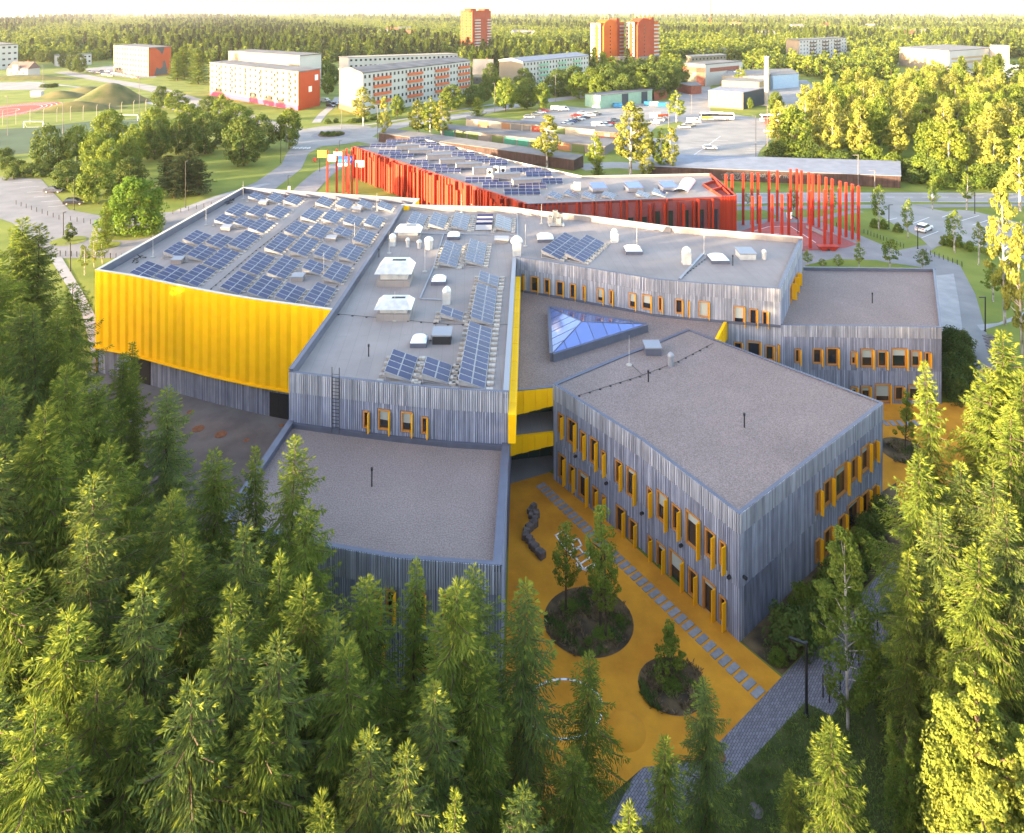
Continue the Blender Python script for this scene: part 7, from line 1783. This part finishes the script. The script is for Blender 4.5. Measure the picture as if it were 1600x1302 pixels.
# row of lindens far left and single trees near the flats
for k, (x, yt, yb, r) in enumerate([(77, 74, 98, 8), (88, 79, 101, 8), (100, 80, 106, 9), (113, 80, 112, 10), (125, 84, 114, 11), (66, 78, 98, 8)]): std('linden', 1, x, yt, yb, r, 'round_tree', f'dark linden in the row before the low white building far left, {ORD[k]} of the row', 'linden row far left', single=True)
for k, (kd, i, x, yt, yb, r, lab) in enumerate([('spruce_mid', 0, 288, 74, 124, 18, 'spruce left of the cream orange ended block, left one'), ('spruce_mid', 0, 310, 80, 132, 18, 'spruce left of the cream orange ended block, right one'), ('spruce_mid', 0, 277, 83, 126, 14, 'smaller spruce between the painted block and the tall pair'),
        ('birch', 1, 568, 135, 197, 21, 'pale birch before the end wall of the orange balconied block'), ('birch', 0, 600, 150, 222, 12, 'thin tall birch right of the roundabout'), ('linden', 0, 620, 148, 186, 13, 'small tree before the orange balconies'), ('birch', 1, 654, 155, 217, 20, 'left birch of the trio behind the red building'), ('birch', 2, 672, 152, 219, 20, 'middle birch of the trio behind the red building'), ('birch', 1, 690, 155, 220, 18, 'right birch of the trio behind the red building'),
        ('linden', 2, 706, 132, 173, 22, 'round tree at the right end of the orange balconied block'), ('linden', 1, 740, 133, 166, 22, 'dark tree below the steep roofed house'), ('spruce_mid', 0, 747, 152, 185, 12, 'small bright spruce by the cream garage row'), ('linden', 0, 790, 120, 174, 21, 'sunlit round tree before the green balconied block'), ('linden', 1, 823, 122, 170, 22, 'dark linden right of the sunlit round tree'), ('linden', 0, 845, 128, 172, 16, 'green linden by the road left of the warehouse'),
        ('birch', 0, 855, 178, 262, 23, 'slim birch between the garage rows, white trunk'), ('birch', 2, 931, 205, 272, 16, 'short birch at the end of the brown shed'), ('birch', 1, 985, 158, 275, 33, 'biggest sunlit birch in front of the parking lot, left stem'), ('birch', 0, 1003, 175, 272, 26, 'sunlit birch close behind the biggest one'), ('birch', 2, 1033, 200, 275, 16, 'slim birch right of the biggest birch'), ('birch', 0, 1047, 198, 276, 16, 'slim birch at the left end of the long brown garage'), ('spruce_mid', 0, 935, 240, 278, 10, 'small dark spruce beside the short birch'),
        ('birch', 2, 1057, 141, 192, 17, 'birch on the grass between the two parking lots'), ('birch', 2, 1158, 105, 142, 14, 'pale tree before the pale blue hall'), ('linden', 0, 1211, 142, 176, 12, 'bright young tree right of the white chimney'), ('linden', 0, 1172, 152, 172, 5, 'tiny bright tree before the dark hall side'), ('birch', 1, 1010, 240, 280, 14, 'low leafy tree under the biggest birch')]): std(kd, i, x, yt, yb, r, {'birch': 'birch_tree', 'linden': 'round_tree', 'spruce_mid': 'spruce_tree'}[kd], lab, single=(yb < 200))
for k, (x, yt, yb, r) in enumerate([(820, 106, 150, 18), (872, 108, 150, 24), (895, 102, 146, 24), (925, 104, 150, 20), (948, 100, 150, 30), (970, 103, 148, 26), (992, 98, 146, 28), (1015, 98, 148, 30), (1040, 92, 146, 24), (905, 112, 155, 18), (950, 110, 156, 20), (1000, 112, 156, 22), (1025, 110, 154, 22), (1060, 96, 140, 20), (975, 115, 158, 18), (935, 115, 157, 18)]): std('linden', k % 3 if k % 2 else 1, x, yt, yb, r, 'round_tree', f'dark linden in the clump below the twin towers, {ORD[k]} of the clump', 'lindens below the twin towers', single=True)
for k, (x, yt, yb, r) in enumerate([(508, 92, 124, 12), (520, 100, 134, 12), (512, 112, 148, 11), (742, 96, 126, 12), (766, 98, 132, 13), (775, 112, 150, 12), (728, 112, 142, 10), (760, 116, 158, 12)]): std('linden', k % 3, x, yt, yb, r, 'round_tree', f'leafy tree between the apartment blocks, {ORD[k]} from the left', 'trees between the apartment blocks', single=True)
# roadside shrubs and the flower bed of the roundabout
for k in range(11): p = P(503 + k * 3.1, 211.5 + (k % 3 - 1) * 1.6); plant('shrub', k % 2, (p.x, p.y, .16), .9, .9 + (k % 2) * .3, 'low_shrub', f'low shrub in the roundabout bed, {ORD[k]} from the left', 'shrub', 'roundabout shrubs')
for k, (x, y, r) in enumerate([(512, 193, 7), (525, 192, 5), (552, 192, 10), (566, 190, 10), (582, 187, 10), (600, 184, 8), (1410, 360, 0)][:6]): p = P(x, y); plant('shrub', 0, (p.x, p.y, 0), 1.8, r * p.y / F, 'shrub', f'dark clipped shrub on the verge before the flats, {ORD[k]} from the left', 'shrub', 'verge shrubs before the flats')
for k, (x, y, r) in enumerate([(70, 137, 8), (78, 137, 7), (86, 136, 6)]): p = P(x, y); plant('shrub', 0, (p.x, p.y, 0), 2.2, r * p.y / F, 'shrub', f'dark bush beside the white hut, {ORD[k]} from the left', 'shrub', 'bushes by the hut')
# young birches on the right
def z5(x, y): return 1360 + x / 5.425, 230 + y / 5.425
yb_l = ['birch at the left of the small car park lawn', 'slim birch left of the white estate car', 'birch on the verge by the street, left one', 'birch on the verge by the street, right one', 'birch with white trunk right of the white car', 'leafy birch at the right edge of the small car park', 'birch before the far edge of the low gravel roof', 'bushy birch at the corner of the low gravel roof', 'thin birch on the lawn by the tall white trunk']
for (x, yt, yb, hw), lab in zip([(70, 290, 700, 60), (320, 420, 775, 50), (527, 260, 535, 45), (815, 200, 530, 62), (712, 510, 895, 72), (915, 620, 1000, 62), (165, 760, 1030, 74), (440, 860, 1040, 62), (1040, 960, 1310, 70)], yb_l):
    a, t0 = z5(x, yt); _, b0 = z5(x, yb); std('birch_small', 0, a, t0, b0, hw / 5.425 * 1.1, 'birch_tree', lab, 'young birches right of the school')
for k, (x, y, r) in enumerate([(235, 720, 42), (635, 830, 50), (840, 880, 44), (30, 680, 40), (110, 690, 40), (750, 850, 40), (690, 840, 40), (1010, 920, 40)]): a, b0 = z5(x, y); p = P(a, b0); plant('shrub', 1, (p.x, p.y, 0), 1.7, r / 5.425 * p.y / F, 'shrub', f'green bush round the small car park, {ORD[k]} of the planting', 'shrub', 'bushes round the small car park')
std('birch', 1, 1570, 283, 507, 30, 'birch_tree', 'tall birch with long white trunk and sunlit top at the right edge'); std('birch', 0, 1598, 345, 560, 24, 'birch_tree', 'half cut birch at the right edge below the tall birch'); std('birch', 0, 1594, 215, 330, 24, 'birch_tree', 'sunlit birch at the right edge beside the street')
for k, (x, yt, yb, hw) in enumerate([(1168, 300, 322, 7), (1240, 288, 335, 9), (1300, 290, 338, 9)]): std('birch_small', 1, x, yt, yb, hw, 'young_tree', ['young tree behind the leftmost red poles', 'young tree behind the middle red poles', 'young tree behind the right red poles'][k])
for k, (x, yt, yb, hw) in enumerate([(1262, 388, 415, 9), (1310, 396, 420, 9), (1342, 372, 420, 9), (1285, 402, 420, 7)]): std('birch_small', 1, x, yt, yb, hw, 'young_tree', f'thin young tree on the lawn strip behind the low gravel roof, {ORD[k]} from the left')
# ---- the birch wood on the right: single trees
wr_ = random.Random(21); poly = [(1208, 246), (1300, 252), (1410, 262), (1480, 285), (1620, 290), (1680, 175), (1560, 150), (1500, 138), (1400, 150), (1330, 152), (1275, 172), (1240, 205)]
pw = [P(x, y) for x, y in poly]
pts = []; tries = 0
while len(pts) < 150 and tries < 20000:
    tries += 1; x = wr_.uniform(60, 260); y = wr_.uniform(160, 420)
    if inside(x, y, pw) and all((x - a) ** 2 + (y - b) ** 2 > 6.0 ** 2 for a, b, in pts): pts.append((x, y))
pts.sort(key=lambda q: q[1])
for k, (x, y) in enumerate(pts):
    i = wr_.choice([0, 1, 1, 2, 3, 3]); h = wr_.uniform(12, 18)
    plant('wood', i, (x, y, 0), h, RT['wood'][i] * wr_.uniform(.75, 1.05), 'birch_tree' if i in (1, 3) else 'broadleaf_tree', 'sunlit birch with yellow green crown in the wood behind the brown garages' if i in (1, 3) else 'full green leafy tree in the birch wood behind the brown garages', group='birches of the right wood' if i in (1, 3) else 'leafy trees of the right wood', single=True)
std('spruce_mid', 0, 1352, 158, 248, 26, 'spruce_tree', 'single dark spruce standing in the birch wood')
for k, (x, y) in enumerate([(1215, 250), (1240, 251), (1262, 252), (1285, 253), (1310, 256), (1395, 268), (1418, 272), (1440, 275), (1462, 282), (1485, 286), (1508, 289), (1530, 291), (1555, 293), (1580, 295), (1428, 285), (1475, 292), (1340, 256), (1366, 258), (1230, 238)]):
    p = P(x, y); plant('shrub', k % 2, (p.x, p.y, 0), wr_.uniform(3, 6), wr_.uniform(3, 4.6), 'shrub', 'tall green bush along the foot of the birch wood', 'shrub', 'bushes at the foot of the birch wood')

# ------------------------------------------------------------------ the far forest
fr = np.random.RandomState(5)
FT = [broad(71, 13, 4.8, .5, 22, 26, 1.35, 'leaf', 'round', 'bark', .3, 1), broad(72, 13, 4.6, .5, 22, 26, 1.3, 'leaf_dark', 'round', 'bark', .3, 1), broad(73, 14, 4.2, .5, 22, 26, 1.25, 'leaf_light', 'column', 'bark', .32, 1), spruce(74, 18, 3.2, step=.8, brush=1.25, bw=.5, near=False, sparse=2.2, fine=True), spruce(75, 18, 3.0, step=.8, brush=1.25, bw=.5, near=False, sparse=2.2, m='pine')]
FTM = [joined(p, 'forest_tree') for p in FT]
clear = [[(-200, 150), (-200, 98), (150, 97), (180, 104), (240, 108), (300, 130), (300, 160)], [(160, 120), (160, 95), (275, 95), (275, 122)], [(320, 175), (320, 118), (515, 118), (515, 175)], [(515, 185), (520, 98), (720, 92), (745, 150), (700, 175)], [(770, 150), (775, 118), (925, 112), (925, 150)], [(905, 180), (905, 150), (1040, 128), (1060, 118), (1060, 95), (1165, 95), (1165, 118), (1260, 118), (1300, 150), (1230, 200), (1100, 260), (960, 260)],
         [(1222, 105), (1222, 84), (1335, 80), (1335, 108)], [(1395, 130), (1395, 95), (1620, 92), (1620, 130)], [(915, 115), (915, 98), (1040, 97), (1040, 112)], [(712, 90), (712, 78), (775, 77), (775, 90)]]
cw = [[P(x, y) for x, y in c] for c in clear]
spots_ = [P(x, y + 3) for x, y, _ in spots]
FX = []
def sow(d0, d1, sp, s0, s1):
    ny = int((d1 - d0) / sp)
    for j in range(ny):
        y = d0 + j * sp; xm = y * .80 + 20; nx = int(2 * xm / sp)
        xs_ = -xm + (np.arange(nx) + fr.rand(nx)) * sp; yy = y + fr.rand(nx) * sp
        for x, y_ in zip(xs_, yy): FX.append((x, y_, fr.uniform(s0, s1)))
sow(380, 850, 9.0, .8, 1.15); sow(850, 1600, 12, .9, 1.25); sow(1600, 3000, 19, 1.0, 1.5); sow(3000, 5600, 42, 1.2, 2.2)
def noise2(x, y): return math.sin(x * .011 + 1.3) * math.cos(y * .013) + .5 * math.sin(x * .031 + y * .017)
near_, far_ = [], []
for x, y, s in FX:
    px, py = 800 + F * x / y, YH + 44 * F / y
    if y < 900 and any(inside(x, y, c) for c in cw): continue
    if y > 900 and any(abs(x - q.x) < 22 and -45 < y - q.y < 12 for q in spots_): continue
    if px < 560 and 100 < py: continue
    if py > 125 and px < 1290: continue
    if 1180 < px < 1420 and py > 128: continue
    if px > 1180 and py > 140: continue
    if y > 2850 and x < -2240 - (y - 3000) * .452: continue
    if noise2(x * .6, y * .6) < -1.12 and y > 700: continue
    conif = (.30 if px < 420 else .08) + .3 * math.sin(x * .008 + y * .004)
    if px > 1500 and y < 900: conif = .5
    r = fr.rand()
    if r < conif: k = 3 if fr.rand() < .5 else 4
    else: k = int(fr.choice([0, 0, 0, 1, 2, 2, 2]))
    (near_ if y < 640 else far_).append((x, y, s, k, fr.uniform(0, 6.28)))
near_.sort(key=lambda q: q[1])
far_ = near_[270:] + far_; near_ = near_[:270]
FN = [('broadleaf_tree', 'green round crowned tree at the near edge of the far forest'), ('broadleaf_tree', 'dark round crowned tree at the near edge of the far forest'), ('broadleaf_tree', 'pale green tree at the near edge of the far forest'), ('spruce_tree', 'green conifer at the near edge of the far forest'), ('spruce_tree', 'dark conifer at the near edge of the far forest')]
for x, y, s, k, rz in near_:
    o = link(FN[k][0], FTM[k]); o.location = (x, y, 0); o.rotation_euler.z = rz; o.scale = (s, s, s * .92); tag(o, FN[k][1], 'tree', FN[k][1].split(' at ')[0] + 's of the far forest edge')
# the wood goes on beyond the left edge of the view and behind the camera
WP = []
for j in range(16):
    for i in range(29):
        x, y = -150 + i * 6.2 + fr.uniform(-2, 2), -42 + j * 6.5 + fr.uniform(-2, 2)
        if y > 18 and x > -.755 * y - 5: continue
        if y > 62 + (x + 60) * -.1: continue
        if abs(x) < 9 and y < 8: continue
        if x > 6 and y > -8: continue
        if -60 < x < 12 and y < 26 and abs((x - 20) * .44 - (y - 31) * .9) < 6.5: continue   # gap cut along the sun's path to light the lower right trees
        WP.append((x, y, fr.uniform(.88, 1.04) if y > 46 else fr.uniform(1.25, 1.45) if y > 26 and x < -44 else fr.uniform(1.0, 1.2) if y > 26 else fr.uniform(1.1, 1.25) if (x > -28 and y < 14) else fr.uniform(.8, .93) if x > -42 else fr.uniform(.3, .5), int(fr.rand() < .3), fr.uniform(0, 6.28)))  # unseen tree heights shaped by zone: tall to shade, short to pass sun
for j in range(14):
    for i in range(14):
        x, y = 24 + i * 6.6 + fr.uniform(-2, 2), -12 + j * 6.6 + fr.uniform(-2, 2)
        if x < .755 * y + 5 or (y > 45 and x > 80): continue
        WP.append((x, y, fr.uniform(.8, 1.05), int(fr.rand() < .3), fr.uniform(0, 6.28)))
def instanced(name, pts, meshes):
    A = np.array(pts); n = len(A); fm = bpy.data.meshes.new(name + '_points'); fm.vertices.add(n)
    co = np.zeros((n, 3), np.float32); co[:, :2] = A[:, :2]; fm.vertices.foreach_set('co', co.ravel())
    for nm_, col_, ty in (('tree_scale', A[:, 2], 'FLOAT'), ('tree_kind', A[:, 3], 'INT'), ('tree_turn', A[:, 4], 'FLOAT')):
        at_ = fm.attributes.new(nm_, ty, 'POINT'); at_.data.foreach_set('value', col_.astype(np.int32 if ty == 'INT' else np.float32))
    cl = bpy.data.collections.new(name + '_trees')
    for k, me in enumerate(meshes): cl.objects.link(bpy.data.objects.new(f'{name}_tree_{"abcde"[k]}', me))
    fo = link(name, fm); fo['kind'] = 'stuff'
    ng = bpy.data.node_groups.new(name + '_nodes', 'GeometryNodeTree')
    ng.interface.new_socket('Geometry', in_out='INPUT', socket_type='NodeSocketGeometry'); ng.interface.new_socket('Geometry', in_out='OUTPUT', socket_type='NodeSocketGeometry')
    N = ng.nodes.new; gi, go, iop, ci_ = N('NodeGroupInput'), N('NodeGroupOutput'), N('GeometryNodeInstanceOnPoints'), N('GeometryNodeCollectionInfo')
    ci_.inputs['Collection'].default_value = cl; ci_.inputs['Separate Children'].default_value = True; ci_.inputs['Reset Children'].default_value = True
    def attr(nm_, ty): a_ = N('GeometryNodeInputNamedAttribute'); a_.data_type = ty; a_.inputs['Name'].default_value = nm_; return a_.outputs[0]
    ng.links.new(gi.outputs[0], iop.inputs['Points']); ng.links.new(ci_.outputs[0], iop.inputs['Instance']); iop.inputs['Pick Instance'].default_value = True
    ng.links.new(attr('tree_kind', 'INT'), iop.inputs['Instance Index'])
    cx = N('ShaderNodeCombineXYZ'); ng.links.new(attr('tree_turn', 'FLOAT'), cx.inputs[2]); ng.links.new(cx.outputs[0], iop.inputs['Rotation'])
    ng.links.new(attr('tree_scale', 'FLOAT'), iop.inputs['Scale']); ng.links.new(iop.outputs[0], go.inputs[0])
    fo.modifiers.new(name, 'NODES').node_group = ng
instanced('forest', far_, FTM)
instanced('woodland', WP, [joined(TM['spruce_mid'][0], 'woodland_tree'), joined(TM['spruce_mid'][1], 'woodland_tree')])
# ------------------------------------------------------------------ air
if HAZE > 0:
    hb = MB(); hb.prism([(-7000, -80), (7000, -80), (7000, 8000), (-7000, 8000)], -1.0, 110.0)
    hm = bpy.data.materials.new('haze'); hm.use_nodes = True; hn = hm.node_tree; hn.nodes.remove(hn.nodes['Principled BSDF'])
    pv = hn.nodes.new('ShaderNodeVolumePrincipled'); pv.inputs['Color'].default_value = (.93, .95, 1, 1); pv.inputs['Density'].default_value = HAZE; pv.inputs['Anisotropy'].default_value = .2
    hn.links.new(pv.outputs[0], hn.nodes['Material Output'].inputs['Volume'])
    ho = hb.build('haze', hm); ho['kind'] = 'stuff'
